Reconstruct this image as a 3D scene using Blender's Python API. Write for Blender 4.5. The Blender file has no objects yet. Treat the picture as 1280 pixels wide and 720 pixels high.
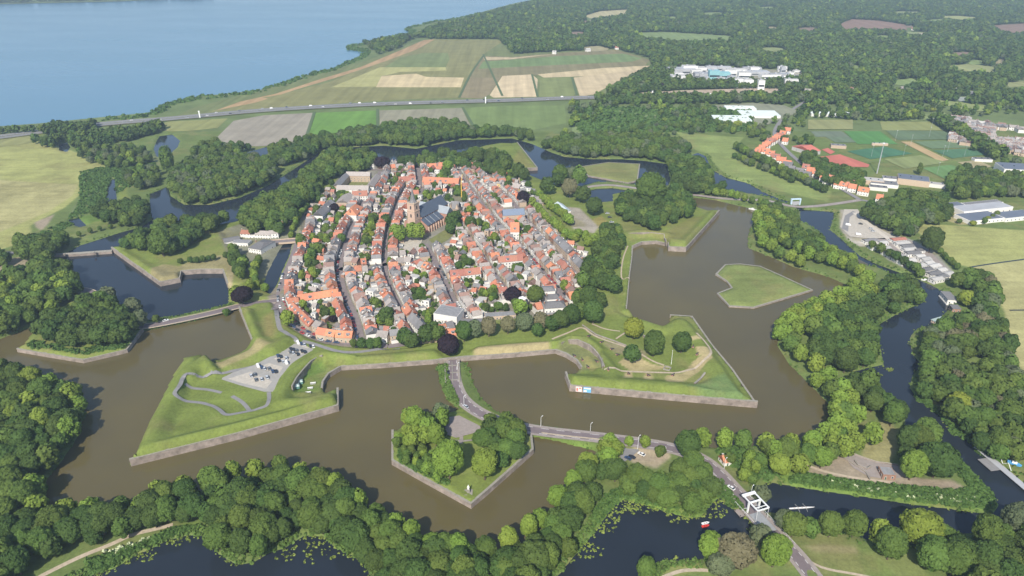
import bpy, math, random, time
import numpy as np
from mathutils import Vector, Matrix
from mathutils.geometry import tessellate_polygon
T0 = time.time()
random.seed(7); RNG = np.random.default_rng(7)
scene = bpy.context.scene
COLL = scene.collection
# ------------------------------------------------------------------ camera
FPX = 887.0; PITCH = math.radians(26.5); CAMH = 270.0
CP, SP = math.cos(PITCH), math.sin(PITCH)
def G(u, v, z=0.0):
    """point of the world at height z that the photograph shows at pixel (u, v)"""
    x = (u-640)/FPX; y = (360-v)/FPX
    dx, dy, dz = x, CP+y*SP, -SP+y*CP
    t = (CAMH-z)/-dz
    return (dx*t, dy*t)
def GP(pts, z=0.0): return [G(u, v, z) for u, v in pts]
cam_d = bpy.data.cameras.new('camera'); cam = bpy.data.objects.new('camera', cam_d); COLL.objects.link(cam)
cam_d.sensor_width = 36; cam_d.lens = 36*FPX/1280; cam_d.clip_end = 20000; cam_d.clip_start = 1
cam.location = (0, 0, CAMH); cam.rotation_euler = (math.pi/2-PITCH, 0, 0)
scene.camera = cam
# ------------------------------------------------------------------ light
SUN_EL = math.radians(41); SUN_AZ = math.radians(14)     # light travels towards +Y, turned to +X by SUN_AZ
w = bpy.data.worlds.new('World'); scene.world = w; w.use_nodes = True
nt = w.node_tree; nt.nodes.clear()
sky = nt.nodes.new('ShaderNodeTexSky'); sky.sky_type = 'NISHITA'; sky.sun_disc = False
sky.sun_elevation = SUN_EL; sky.sun_rotation = math.pi+SUN_AZ
sky.air_density = 1.0; sky.dust_density = 1.2; sky.ozone_density = 1.6
bg = nt.nodes.new('ShaderNodeBackground'); bg.inputs['Strength'].default_value = 0.125
wo = nt.nodes.new('ShaderNodeOutputWorld')
nt.links.new(sky.outputs[0], bg.inputs[0]); nt.links.new(bg.outputs[0], wo.inputs[0])
sd = bpy.data.lights.new('sun', 'SUN'); sd.energy = 4.5; sd.angle = math.radians(0.55); sd.color = (1.0, 0.93, 0.81)
so = bpy.data.objects.new('sun', sd); COLL.objects.link(so)
dv = Vector((math.sin(SUN_AZ)*math.cos(SUN_EL), math.cos(SUN_AZ)*math.cos(SUN_EL), -math.sin(SUN_EL)))
so.rotation_euler = dv.to_track_quat('-Z', 'Y').to_euler(); so.location = (-200, -300, 500)
vs = scene.view_settings; vs.view_transform = 'Standard'; vs.look = 'None'; vs.exposure = 0.50; vs.gamma = 1; vs.use_curve_mapping = False

# ------------------------------------------------------------------ materials
MATS = {}
def mat(name, col, rough=0.85, noise=0.0, scale=1.0, col2=None, rand=0.0, spec=0.3, metal=0.0, bump=0.0, trans=0.0, hue=0.0):
    if name in MATS: return MATS[name]
    m = bpy.data.materials.new(name); m.use_nodes = True; MATS[name] = m
    n = m.node_tree.nodes; l = m.node_tree.links; b = n['Principled BSDF']
    b.inputs['Roughness'].default_value = rough; b.inputs['Metallic'].default_value = metal
    b.inputs['Specular IOR Level'].default_value = spec
    c = (*col, 1)
    sock = None
    if noise > 0 or col2:
        tc = n.new('ShaderNodeTexCoord'); nz = n.new('ShaderNodeTexNoise'); nz.inputs['Scale'].default_value = scale
        nz.inputs['Detail'].default_value = 6; nz.inputs['Roughness'].default_value = 0.65
        l.new(tc.outputs['Object'], nz.inputs['Vector'])
        mx = n.new('ShaderNodeMix'); mx.data_type = 'RGBA'
        mr = n.new('ShaderNodeMapRange'); mr.inputs[1].default_value = 0.3; mr.inputs[2].default_value = 0.7
        l.new(nz.outputs['Fac'], mr.inputs[0]); l.new(mr.outputs[0], mx.inputs['Factor'])
        c2 = col2 if col2 else tuple(min(1, x*(1+noise)) for x in col)
        c1 = col if col2 else tuple(x*(1-noise) for x in col)
        mx.inputs['A'].default_value = (*c1, 1); mx.inputs['B'].default_value = (*c2, 1)
        sock = mx.outputs['Result']
        if bump > 0:
            bp = n.new('ShaderNodeBump'); bp.inputs['Strength'].default_value = bump; bp.inputs['Distance'].default_value = 0.1
            l.new(nz.outputs['Fac'], bp.inputs['Height']); l.new(bp.outputs[0], b.inputs['Normal'])
    if rand > 0 or hue > 0:
        oi = n.new('ShaderNodeObjectInfo'); hs = n.new('ShaderNodeHueSaturation')
        mv = n.new('ShaderNodeMapRange'); mv.inputs[3].default_value = 1-rand; mv.inputs[4].default_value = 1+rand
        l.new(oi.outputs['Random'], mv.inputs[0]); l.new(mv.outputs[0], hs.inputs['Value'])
        if hue > 0:
            ml = n.new('ShaderNodeMath'); ml.operation = 'MULTIPLY'; ml.inputs[1].default_value = 7.31
            fr = n.new('ShaderNodeMath'); fr.operation = 'FRACT'
            mh = n.new('ShaderNodeMapRange'); mh.inputs[3].default_value = 0.5-hue; mh.inputs[4].default_value = 0.5+hue
            l.new(oi.outputs['Random'], ml.inputs[0]); l.new(ml.outputs[0], fr.inputs[0]); l.new(fr.outputs[0], mh.inputs[0]); l.new(mh.outputs[0], hs.inputs['Hue'])
        if sock: l.new(sock, hs.inputs['Color'])
        else: hs.inputs['Color'].default_value = c
        sock = hs.outputs[0]
    if sock: l.new(sock, b.inputs['Base Color'])
    else: b.inputs['Base Color'].default_value = c
    if trans > 0:
        tr = n.new('ShaderNodeBsdfTranslucent'); ms = n.new('ShaderNodeMixShader'); ms.inputs[0].default_value = trans
        if sock: l.new(sock, tr.inputs['Color'])
        else: tr.inputs['Color'].default_value = c
        out = n['Material Output']
        l.new(b.outputs[0], ms.inputs[1]); l.new(tr.outputs[0], ms.inputs[2]); l.new(ms.outputs[0], out.inputs['Surface'])
    return m
def foliage(name, c1, c2, rand=0.16, hue=0.015):
    return mat(name, c1, 0.75, noise=0.3, scale=0.35, col2=c2, rand=rand, hue=hue, trans=0.18, spec=0.15)
F_OAK = foliage('oak_leaves', (0.042, 0.076, 0.018), (0.086, 0.138, 0.032))
F_LIME = foliage('linden_leaves', (0.110, 0.175, 0.026), (0.225, 0.310, 0.052), 0.12)
F_MID = foliage('ash_leaves', (0.066, 0.112, 0.022), (0.128, 0.188, 0.040))
F_WIL = foliage('willow_leaves', (0.085, 0.110, 0.055), (0.150, 0.185, 0.095), 0.1)
F_YEL = foliage('golden_leaves', (0.14, 0.19, 0.025), (0.24, 0.28, 0.045), 0.08)
F_TAN = foliage('poplar_leaves', (0.12, 0.115, 0.06), (0.19, 0.18, 0.10), 0.08)
F_COP = foliage('copper_leaves', (0.014, 0.010, 0.016), (0.032, 0.018, 0.026), 0.1)
BARK = mat('bark', (0.09, 0.07, 0.05), 0.9, noise=0.3, scale=3)
ORANGE = [mat('orange_tiles', (0.40, 0.165, 0.105), 0.8, noise=0.22, scale=0.9, rand=0.14, hue=0.008),
          mat('red_tiles', (0.33, 0.145, 0.105), 0.8, noise=0.22, scale=0.9, rand=0.14, hue=0.008),
          mat('bright_tiles', (0.50, 0.20, 0.115), 0.8, noise=0.18, scale=0.9, rand=0.12, hue=0.008),
          mat('brown_tiles', (0.24, 0.155, 0.13), 0.8, noise=0.22, scale=0.9, rand=0.14)]
SLATE = [mat('slate', (0.175, 0.172, 0.175), 0.7, noise=0.2, scale=0.8, rand=0.22), mat('grey_tiles', (0.30, 0.27, 0.25), 0.75, noise=0.2, scale=0.8, rand=0.18)]
FLAT = [mat('bitumen', (0.20, 0.20, 0.205), 0.8, noise=0.25, scale=0.5, rand=0.25), mat('pale_roofing', (0.42, 0.41, 0.39), 0.8, noise=0.15, scale=0.5, rand=0.15)]
WHITE = mat('white_render', (0.66, 0.645, 0.61), 0.8, noise=0.06, scale=1.0, rand=0.07)
BRICK = mat('red_brick', (0.30, 0.175, 0.125), 0.85, noise=0.2, scale=1.5, rand=0.15)
TANBR = mat('tan_brick', (0.43, 0.335, 0.25), 0.85, noise=0.15, scale=1.2, rand=0.12)
YELW = mat('yellow_render', (0.62, 0.48, 0.22), 0.85, noise=0.1)
GLASS = mat('window_glass', (0.03, 0.04, 0.05), 0.15, spec=0.6)
FRAME = mat('white_paint', (0.75, 0.75, 0.73), 0.5)
DOORM = [mat('green_door', (0.03, 0.09, 0.05), 0.5), mat('dark_door', (0.05, 0.04, 0.04), 0.5)]
WALLBR = mat('fortress_brick', (0.135, 0.115, 0.098), 0.9, noise=0.0, scale=0.22, col2=(0.34, 0.285, 0.25), bump=0.5)
COPING = mat('stone_coping', (0.25, 0.235, 0.20), 0.85, noise=0.2, scale=0.6)
ASPH = mat('asphalt', (0.165, 0.135, 0.140), 0.85, noise=0.13, scale=0.25)
HWY = mat('motorway_asphalt', (0.20, 0.20, 0.205), 0.85, noise=0.1, scale=0.1)
PAVE = mat('pavement_brick', (0.27, 0.235, 0.215), 0.88, noise=0.15, scale=0.5)
GREYP = mat('grey_asphalt_path', (0.215, 0.21, 0.21), 0.88, noise=0.12, scale=0.4)
STREET = mat('street_clinkers', (0.195, 0.165, 0.165), 0.88, noise=0.15, scale=0.3)
SAND = mat('sandy_path', (0.40, 0.335, 0.25), 0.95, noise=0.2, scale=0.6)
GRAVEL = mat('gravel', (0.42, 0.385, 0.33), 0.95, noise=0.18, scale=0.5)
PAINT = mat('road_paint', (0.7, 0.7, 0.68), 0.7)
STEELW = mat('white_steel', (0.72, 0.74, 0.74), 0.5)
DARK = mat('dark_metal', (0.05, 0.05, 0.055), 0.5)

# ------------------------------------------------------------------ mesh helpers
def newmesh(name, V, Fc, mats, mi=None, smooth=False):
    me = bpy.data.meshes.new(name); me.from_pydata([tuple(v) for v in V], [], Fc)
    for m in mats: me.materials.append(m)
    if mi is not None and len(mi) == len(me.polygons): me.polygons.foreach_set('material_index', mi)
    if smooth: me.polygons.foreach_set('use_smooth', [True]*len(me.polygons))
    me.update(); return me
def newquads(name, V, Q, m):
    """fast numpy quad mesh"""
    me = bpy.data.meshes.new(name); nv, nq = len(V), len(Q)
    me.vertices.add(nv); me.vertices.foreach_set('co', np.asarray(V, np.float32).ravel())
    me.loops.add(nq*4); me.loops.foreach_set('vertex_index', np.asarray(Q, np.int32).ravel())
    me.polygons.add(nq); me.polygons.foreach_set('loop_start', np.arange(0, nq*4, 4, dtype=np.int32))
    me.materials.append(m); me.update(calc_edges=True); return me
def obj(name, me, parent=None, loc=(0, 0, 0), rz=0.0, scale=None):
    o = bpy.data.objects.new(name, me); COLL.objects.link(o); o.location = loc; o.rotation_euler = (0, 0, rz)
    if scale is not None: o.scale = scale
    if parent: o.parent = parent
    return o
def tag(o, label=None, cat=None, group=None, kind=None):
    if label: o['label'] = label
    if cat: o['category'] = cat
    if group: o['group'] = group
    if kind: o['kind'] = kind
    return o
def empty(name, loc, rz=0, label=None, cat=None, group=None):
    o = obj(name, None, None, loc, rz); o.empty_display_size = 1
    return tag(o, label, cat, group)
class MB:
    def __init__(s): s.V = []; s.F = []; s.M = []; s.mats = []
    def mi(s, m):
        if m not in s.mats: s.mats.append(m)
        return s.mats.index(m)
    def add(s, V, Fc, m):
        k = len(s.V); s.V += [tuple(v) for v in V]; i = s.mi(m)
        for f in Fc: s.F.append(tuple(a+k for a in f)); s.M.append(i)
    def box(s, x0, x1, y0, y1, z0, z1, m):
        V = [(x0,y0,z0),(x1,y0,z0),(x1,y1,z0),(x0,y1,z0),(x0,y0,z1),(x1,y0,z1),(x1,y1,z1),(x0,y1,z1)]
        s.add(V, [(0,3,2,1),(4,5,6,7),(0,1,5,4),(1,2,6,5),(2,3,7,6),(3,0,4,7)], m)
    def prism(s, poly, z0, z1, m, mtop=None):
        n = len(poly); a = sum(poly[i][0]*poly[(i+1)%n][1]-poly[(i+1)%n][0]*poly[i][1] for i in range(n))
        if a < 0: poly = poly[::-1]
        V = [(x, y, z0) for x, y in poly]+[(x, y, z1) for x, y in poly]
        s.add(V, [(i, (i+1)%n, n+(i+1)%n, n+i) for i in range(n)]+[tuple(range(n-1, -1, -1))], m)
        s.add([(x, y, z1) for x, y in poly], [tuple(range(n))], mtop or m)
    def cyl(s, x, y, z0, z1, r0, r1, m, n=8):
        V = []
        for z, r in ((z0, r0), (z1, r1)):
            V += [(x+r*math.cos(2*math.pi*i/n), y+r*math.sin(2*math.pi*i/n), z) for i in range(n)]
        s.add(V, [(i, (i+1)%n, n+(i+1)%n, n+i) for i in range(n)]+[tuple(range(n, 2*n)), tuple(range(n-1, -1, -1))], m)
    def bar(s, a, b, t, m):
        a = Vector(a); b = Vector(b); d = (b-a); L = d.length
        if L < 1e-6: return
        q = d.to_track_quat('Z', 'X').to_matrix(); h = t/2
        V = [a+q@Vector((x, y, z)) for z in (0, L) for x, y in ((-h,-h),(h,-h),(h,h),(-h,h))]
        s.add(V, [(0,3,2,1),(4,5,6,7),(0,1,5,4),(1,2,6,5),(2,3,7,6),(3,0,4,7)], m)
    def gable(s, w, d, e, r, m, z0=0, x0=None):
        """walls: box w x d (centred) with gables on the x ends, ridge along x"""
        hw, hd = w/2, d/2
        V = [(-hw,-hd,z0),(hw,-hd,z0),(hw,hd,z0),(-hw,hd,z0),(-hw,-hd,e),(hw,-hd,e),(hw,hd,e),(-hw,hd,e),(-hw,0,e+r-.1),(hw,0,e+r-.1)]
        s.add(V, [(0,3,2,1),(0,1,5,4),(2,3,7,6),(1,2,6,9,5),(3,0,4,8,7),(4,5,9,8),(6,7,8,9)], m)
    def roof(s, w, d, e, r, m, ov=0.35, hip=0.0, th=0.18):
        hw, hd = w/2+ov*0.3, d/2+ov; k = r/(d/2); ze = e-ov*k
        rx = hw-hip
        T = [(-hw,-hd,ze+th),(hw,-hd,ze+th),(hw,hd,ze+th),(-hw,hd,ze+th),(-rx,0,e+r+th),(rx,0,e+r+th)]
        B = [(x,y,z-th) for x,y,z in T]
        s.add(T+B, [(0,1,5,4),(2,3,4,5),(1,2,5),(3,0,4)]+[(0,6,7,1),(1,7,8,2),(2,8,9,3),(3,9,6,0),(6,10,11,7),(8,11,10,9),(7,11,8),(9,10,6)], m)
    def mesh(s, name, smooth=False): return newmesh(name, s.V, s.F, s.mats, s.M, smooth)
    def build(s, name, parent=None, loc=(0,0,0), rz=0.0, smooth=False): return obj(name, s.mesh(name, smooth), parent, loc, rz)
    def merge(s, o, loc, rz):
        c, n = math.cos(rz), math.sin(rz); k = len(s.V)
        s.V += [(loc[0]+x*c-y*n, loc[1]+x*n+y*c, loc[2]+z) for x, y, z in o.V]
        ids = [s.mi(m) for m in o.mats]
        for f, i in zip(o.F, o.M): s.F.append(tuple(a+k for a in f)); s.M.append(ids[i])
ONES = ['', 'first','second','third','fourth','fifth','sixth','seventh','eighth','ninth','tenth','eleventh','twelfth','thirteenth','fourteenth','fifteenth','sixteenth','seventeenth','eighteenth','nineteenth']
TENS = {20:'twentieth',30:'thirtieth',40:'fortieth',50:'fiftieth',60:'sixtieth',70:'seventieth',80:'eightieth',90:'ninetieth'}
TN = {20:'twenty',30:'thirty',40:'forty',50:'fifty',60:'sixty',70:'seventy',80:'eighty',90:'ninety'}
def ordi(n):
    if n < 20: return ONES[n]
    if n >= 100: return 'hundred and ' + ordi(n-100) if n > 100 else 'hundredth'
    t = n//10*10
    return TENS[t] if n == t else TN[t]+'-'+ONES[n-t]

# ------------------------------------------------------------------ traced outlines (pixels of the photograph, waterline)
FORT = [(140,314),(201,358),(226,353),(228,344),(250,342),(279,342),(285,360),(285,378),(290,387),(299,388),(316,430),(300,441),(275,450),(265,452),(269,462),
 (252,443),(230,447),(217,467),(200,502),(182,540),(164,583),(300,549),(424,514),(424,492),(404,490),(405,482),(412,472),(427,463),(480,460),(545,455),(583,451),(640,447),(694,442),
 (707,447),(720,455),(726,464),(706,472),(712,489),(830,500),(946,510),(915,465),(890,435),(865,399),(837,397),(835,409),(820,407),(800,401),(783,392),
 (787,347),(790,325),(791,311),(802,306),(820,305),(834,308),(835,314),(857,315),(899,268),(868,258),(830,246),(790,238),(765,243),(766,252),(740,254),(733,250),(716,238),(700,232),(680,226),(655,216),(642,215),
 (672,213),(647,181),(625,180),(600,184),(575,201),(520,201),(500,206),(470,198),(440,195),(405,203),(385,225),(352,252),(322,265),(290,279),(230,288),(185,296),(165,305)]
L_ISL = [(22,440),(62,447),(105,454),(160,441),(180,414),(170,395),(140,372),(112,366),(80,380),(45,410)]
S_ISL = [(490,543),(490,581),(540,609),(589,636),(609,619),(667,567),(665,548),(640,528),(610,512),(575,512),(540,520),(505,530)]
E_ISL = [(894,344),(906,332),(925,331),(950,334),(975,345),(1016,364),(942,386),(911,384),(896,368),(914,361),(908,353)]
N_ISL = [(722,210),(760,204),(800,206),(797,227),(785,230),(735,221)]
MOAT = [(-160,520),(-30,442),(0,424),(45,407),(80,388),(100,376),(96,360),(92,345),(84,330),(72,322),(100,307),(125,299),(150,291),(176,284),(190,275),(188,262),(187,243),(210,233),
 (213,245),(230,256),(262,256),(300,247),(335,232),(365,213),(385,200),(400,190),(440,184),(480,182),(520,186),(545,181),(575,175),(612,174),(640,173),(665,180),(690,191),(705,196),(740,199),(777,199),(805,201),(834,205),(838,225),(835,232),
 (800,232),(765,227),(745,228),(722,234),(724,240),(745,236),(765,235),(800,240),(835,244),(870,247),(895,250),(917,256),(950,263),(942,275),(935,295),(935,310),(960,320),(992,334),(1035,346),(1067,360),(1057,372),(1042,378),(1005,392),(985,403),(975,416),(971,432),(985,454),(1005,474),(1025,494),(1042,512),(1046,524),(1035,537),(1010,549),
 (985,552),(940,558),(900,560),(865,557),(820,554),(760,545),(700,536),(660,530),(640,525),(618,512),(602,498),(592,480),(583,453),(545,456),(551,480),(558,498),(575,512),(640,528),(665,545),(700,552),(745,564),
 (742,574),(735,590),(705,625),(680,658),(640,687),(600,697),(540,690),(490,665),(445,636),(395,605),(350,592),(300,600),(262,610),(200,630),(150,643),(110,650),(60,660),(50,640),(48,618),(60,598),(82,570),(97,547),(104,520),(95,498),(60,470),(20,460),(-40,460),(-160,560)]
# the causeway on the left runs from the west ravelin to the rampart
CAUSE_L = [(178,414),(195,411),(240,402),(275,393),(292,387),(290,380),(270,385),(235,393),(195,400),(176,403)]
O1 = [(80,735),(107,722),(140,712),(175,692),(212,675),(237,669),(257,670),(270,690),(287,702),(302,706),(320,702),(335,692),(357,685),(370,676),(382,669),(405,672),(420,685),(440,695),(457,707),(465,725),(470,900),(60,900)]
O2 = [(690,725),(702,715),(722,690),(740,670),(757,647),(770,630),(780,624),(802,630),(835,640),(860,648),(877,646),(887,632),(900,622),(912,632),(925,640),(937,650),(940,660),(935,670),(925,680),(905,695),(875,699),(850,700),(830,700),(815,710),(790,730),(740,900),(600,900)]
O3 = [(960,603),(985,607),(1035,615),(1085,622),(1135,630),(1185,636),(1222,641),(1242,641),(1249,632),(1242,620),(1225,600),(1205,580),(1185,565),(1172,556),(1152,545),(1132,532),(1130,510),(1110,497),(1090,480),(1075,472),(1062,466),(1085,460),(1105,456),(1102,442),(1100,430),(1092,420),(1087,410),(1100,405),(1122,392),(1140,384),(1155,377),(1157,367),(1147,356),(1120,345),(1095,333),(1067,330),(1040,318),(1030,310),(1027,292),(1010,280),(999,276),(1000,265),(990,256),(960,246),(925,240),(907,237),(890,240),(888,222),(870,205),(862,195),(872,191),(882,195),(890,212),(907,222),(935,229),(960,243),(985,252),(1005,262),(1042,265),(1042,272),(1037,287),(1055,302),(1075,320),(1095,330),(1122,340),(1145,348),(1165,357),(1180,365),(1187,385),(1167,405),(1147,410),(1137,422),(1140,442),(1152,457),(1140,470),(1137,485),(1147,500),(1165,512),(1177,522),(1192,542),(1212,552),(1222,565),(1247,580),(1257,587),(1285,615),(1400,700),(1400,740),(1285,662),(1185,668),(1130,676),(1100,680),(1080,673),(1055,665),(1025,660),(1007,650),(985,645),(965,640),(955,640),(940,625),(950,610)]
CANAL_W = [(327,362),(334,342),(343,324),(352,308),(358,300),(366,300),(362,318),(353,338),(346,356),(338,368)]
CAN_A = [(132,247),(136,232),(140,224),(146,224),(145,240),(146,250),(134,252)]
CAN_B = [(192,186),(196,176),(200,170),(215,168),(225,176),(222,184),(208,196),(196,196)]
CAN_C = [(74,188),(74,180),(84,178),(88,184),(84,190)]
CAN_D = [(86,275),(98,272),(108,282),(100,284),(88,280)]
CAN_E = [(-60,362),(0,350),(20,338),(38,334),(44,342),(28,350),(5,362),(-60,380)]
CAN_F = [(300,196),(310,190),(325,186),(345,180),(348,184),(335,192),(320,199),(305,202)]
TOWN = [(378,268),(395,250),(418,232),(432,212),(480,205),(520,202),(575,205),(610,208),(650,225),(672,250),(690,275),(715,300),(738,325),(735,350),(722,365),(725,385),(690,398),(610,404),(590,414),(520,426),(470,432),(440,424),(395,422),(363,402),(348,375),(358,345),(370,310)]

# ------------------------------------------------------------------ terrain height field
GS = 1.75
gx = np.arange(-930, 930.1, GS); gy = np.arange(150, 1075, GS)
NX, NY = len(gx), len(gy)
X, Y = np.meshgrid(gx, gy)           # shape NY, NX
Hh = np.full(X.shape, 1.2); COL = np.zeros(X.shape+(3,)); COL[:] = (0.118, 0.160, 0.048)
def seg_dist(px, py, P, closed=True):
    n = len(P); d2 = np.full(px.shape, 1e18); m = n if closed else n-1
    for i in range(m):
        ax, ay = P[i]; bx, by = P[(i+1) % n]; vx, vy = bx-ax, by-ay; L = vx*vx+vy*vy+1e-9
        t = np.clip(((px-ax)*vx+(py-ay)*vy)/L, 0, 1)
        d2 = np.minimum(d2, (px-ax-t*vx)**2+(py-ay-t*vy)**2)
    return np.sqrt(d2)
def inside(px, py, P):
    r = np.zeros(np.shape(px), bool); n = len(P)
    for i in range(n):
        ax, ay = P[i]; bx, by = P[(i+1) % n]
        if ay == by: continue
        c = ((ay > py) != (by > py)) & (px < (bx-ax)*(py-ay)/(by-ay)+ax)
        r ^= c
    return r
def window(P, m):
    xs = [p[0] for p in P]; ys = [p[1] for p in P]
    i0 = max(0, int((min(xs)-m-gx[0])/GS)); i1 = min(NX, int((max(xs)+m-gx[0])/GS)+2)
    j0 = max(0, int((min(ys)-m-gy[0])/GS)); j1 = min(NY, int((max(ys)+m-gy[0])/GS)+2)
    return slice(j0, j1), slice(i0, i1)
def sdf(P, m, closed=True):
    s = window(P, m); px, py = X[s], Y[s]
    d = seg_dist(px, py, P, closed)
    if closed: d = np.where(inside(px, py, P), d, -d)
    return s, d                     # positive inside
def water(P):
    s, d = sdf(P, 30); h = Hh[s]
    out = np.minimum(h, np.maximum(0.03, 0.12+0.30*(-d)))
    Hh[s] = np.where(d > 0, -np.minimum(1.6, 0.15+0.4*d), np.where(d > -30, out, h))
def smooth(t): t = np.clip(t, 0, 1); return t*t*(3-2*t)
def patch(P, h=None, blend=4.0, col=None, cb=2.0, closed=True, width=0):
    s, d = sdf(P, blend+2, closed)
    if not closed: d = width-d
    if h is not None:
        k = smooth(d/blend+0.0)*(Hh[s] > 0.3); Hh[s] = Hh[s]*(1-k)+h*k
    if col is not None:
        k = smooth(d/cb+0.5)[..., None]; COL[s] = COL[s]*(1-k)+np.array(col)*k
def ppatch(pts, z, h=None, blend=4.0, col=None, cb=2.0): patch(GP(pts, z), h, blend, col, cb)
def raise_line(pts, z, h, w, fall):
    """a bank along a polyline: crest height h, half width w, slope run fall"""
    P = GP(pts, z); s, d = sdf(P, w+fall+2, False); k = np.clip((w+fall-d)/fall, 0, 1); Hh[s] = np.where(Hh[s] > 0.6, np.maximum(Hh[s], Hh[s]*(1-k)+h*k), Hh[s])
WP = {k: GP(v) for k, v in dict(moat=MOAT, o1=O1, o2=O2, o3=O3).items()}
for k in WP: water(WP[k])
LUSH = (0.105, 0.170, 0.038); DRY = (0.27, 0.235, 0.115); FGR = (0.150, 0.190, 0.046); OLIVE = (0.17, 0.185, 0.066)
# islands and the fortress
WALLS = []      # (name, polyline world, polygon world, height)
def island(pts, hw, crest=None):
    P = GP(pts); s, d = sdf(P, 3); h = Hh[s]
    slope = np.minimum(hw, 0.12+0.42*d)
    Hh[s] = np.where(d > 0, np.maximum(slope, h), h)
    return P
PF = island(FORT, 5.0); PL = island(L_ISL, 3.2); PS = island(S_ISL, 3.6); PE = island(E_ISL, 2.4); PN = island(N_ISL, 2.6); PCL = island(CAUSE_L, 1.6)
for P, c in ((PF, FGR), (PL, FGR), (PS, FGR), (PE, (0.160, 0.195, 0.062)), (PN, OLIVE)): patch(P, col=c)
def sub(pts, a, b):
    i = pts.index(a); j = pts.index(b)
    return pts[i:j+1] if j >= i else pts[i:]+pts[:j+1]
WALL_SPEC = [
 (FORT, PF, (140,314), (285,360), 4.4, 'weathered brick wall around the far left bastion beside the stone dam'),
 (FORT, PF, (299,388), (316,430), 3.6, 'short straight brick wall closing the small brown basin by the causeway'),
 (FORT, PF, (164,583), (424,492), 5.0, 'long pinkish brick wall of the bastion that holds the car park'),
 (FORT, PF, (404,490), (583,451), 3.6, 'brick curtain wall running to the left of the town gate bridge'),
 (FORT, PF, (583,451), (726,464), 3.6, 'brick curtain wall running to the right of the town gate bridge'),
 (FORT, PF, (706,472), (946,510), 5.0, 'long grey brick wall of the museum bastion with two banners'),
 (FORT, PF, (946,510), (837,397), 3.0, 'low grassy topped brick wall on the right face of the museum bastion'),
 (FORT, PF, (783,392), (834,308), 3.2, 'straight brick curtain wall between the two right hand bastions'),
 (FORT, PF, (834,308), (899,268), 5.0, 'brick wall of the wooded right hand bastion facing the wide moat'),
 (FORT, PF, (642,215), (647,181), 4.0, 'brick wall of the pointed bastion behind the town'),
 (L_ISL, PL, (22,440), (180,414), 3.0, 'brick wall around the dark wooded ravelin island on the left'),
 (S_ISL, PS, (490,543), (667,567), 3.6, 'brick wall around the near ravelin island in front of the gate'),
 (S_ISL, PS, (667,567), (665,548), 3.0, 'short brick return wall of the near ravelin beside the road'),
 (E_ISL, PE, (894,344), (894,344), 1.3, 'low stone edge around the bare grass island in the right moat'),
 (N_ISL, PN, (722,210), (722,210), 1.5, 'low stone edge around the grass ravelin behind the town')]
dw_snap = []
for pts, P, a, b, hw, lab in WALL_SPEC:
    if a == b: line = P+[P[0]]
    else:
        i = pts.index(a); j = pts.index(b); line = P[i:j+1] if j > i else P[i:]+P[:j+1]
    WALLS.append((line, P, hw, lab))
    s = window(line, 45); px, py = X[s], Y[s]
    dl = seg_dist(px, py, line, False); ins = inside(px, py, P); dp = seg_dist(px, py, P)
    k = ins & (dl <= dp+0.4)
    kk = k.copy(); h = Hh[s]
    Hh[s] = np.where(kk, np.maximum(hw+np.minimum(dl*0.04, 0.6) if hw > 1.4 else hw+dl*0.01, np.where(dl > 3, h, -9)), h)
    dw_snap.append((s, dl, ins, hw))
# --- relief and ground cover of the fortress
ppatch([(273,292),(300,283),(335,262),(352,252),(372,262),(372,300),(350,330),(322,350),(300,342),(283,318)], 2.5, 2.5, 7, (0.19,0.19,0.13), 3)
ppatch([(338,352),(333,372),(344,394),(360,412),(382,426),(404,433),(430,437),(485,441),(527,437),(556,430),(556,420),(525,422),(480,426),(430,422),(392,414),(368,402),(354,384),(352,355)], 2.5, 2.5, 2.5)
ppatch([(340,356),(335,374),(346,392),(362,409),(384,423),(405,430),(430,434),(470,436),(470,424),(430,420),(392,412),(370,402),(356,384),(354,358)], 2.5, None, 1, (0.20,0.168,0.168), 1)
ppatch(TOWN, 2.5, 2.5, 5, (0.21, 0.20, 0.165), 3)
patch(GP([(70,322),(72,316),(141,311),(141,316)], 0), None)
# bastion with the car park
raise_line([(256,449),(262,457),(266,463)], 7, 10.0, 1.5, 4)
raise_line([(256,449),(236,460),(226,472),(214,494),(201,518),(184,560),(240,547),(300,533),(360,517),(410,500)], 8, 9.2, 2.6, 7)
raise_line([(236,460),(240,470),(236,474)], 7, 8.5, 1, 4)
ppatch([(270,472),(300,455),(340,440),(368,425),(400,435),(375,452),(356,475),(345,500),(320,518),(282,524),(250,508),(222,505),(228,478)], 4, 4.0, 7)
raise_line([(262,460),(285,456),(310,445),(335,432),(352,420)], 5, 6.5, 3, 6)
raise_line([(440,446),(404,441),(386,449),(368,464),(356,482),(350,500)], 8, 9.4, 1.5, 5)
raise_line([(350,502),(378,500),(410,495)], 8, 9.0, 1.5, 5)
ppatch([(426,465),(413,466),(402,455),(388,462),(375,475),(366,492),(400,492),(404,484),(412,472)], 3, 2.4, 1.2, LUSH)
raise_line([(440,449),(480,446),(540,441)], 6, 7.4, 2, 5)
raise_line([(600,437),(640,433),(690,430)], 6, 7.2, 2, 5)
raise_line([(690,432),(712,423),(732,424),(752,438),(764,458),(764,470)], 7, 8.2, 2, 5)
ppatch([(690,440),(712,428),(728,428),(748,444),(756,462),(722,464)], 3, 3.0, 1.2, (0.16, 0.175, 0.07))
ppatch([(592,437),(640,432),(684,428),(690,438),(640,443),(592,448)], 5, None, 1, (0.30,0.255,0.135), 3)
ppatch([(330,396),(340,390),(345,410),(342,424),(330,420)], 5, None, 1, (0.22,0.19,0.07), 9)
raise_line([(308,388),(318,415),(326,428),(340,434),(358,424)], 7, 8.2, 2, 6)
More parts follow.
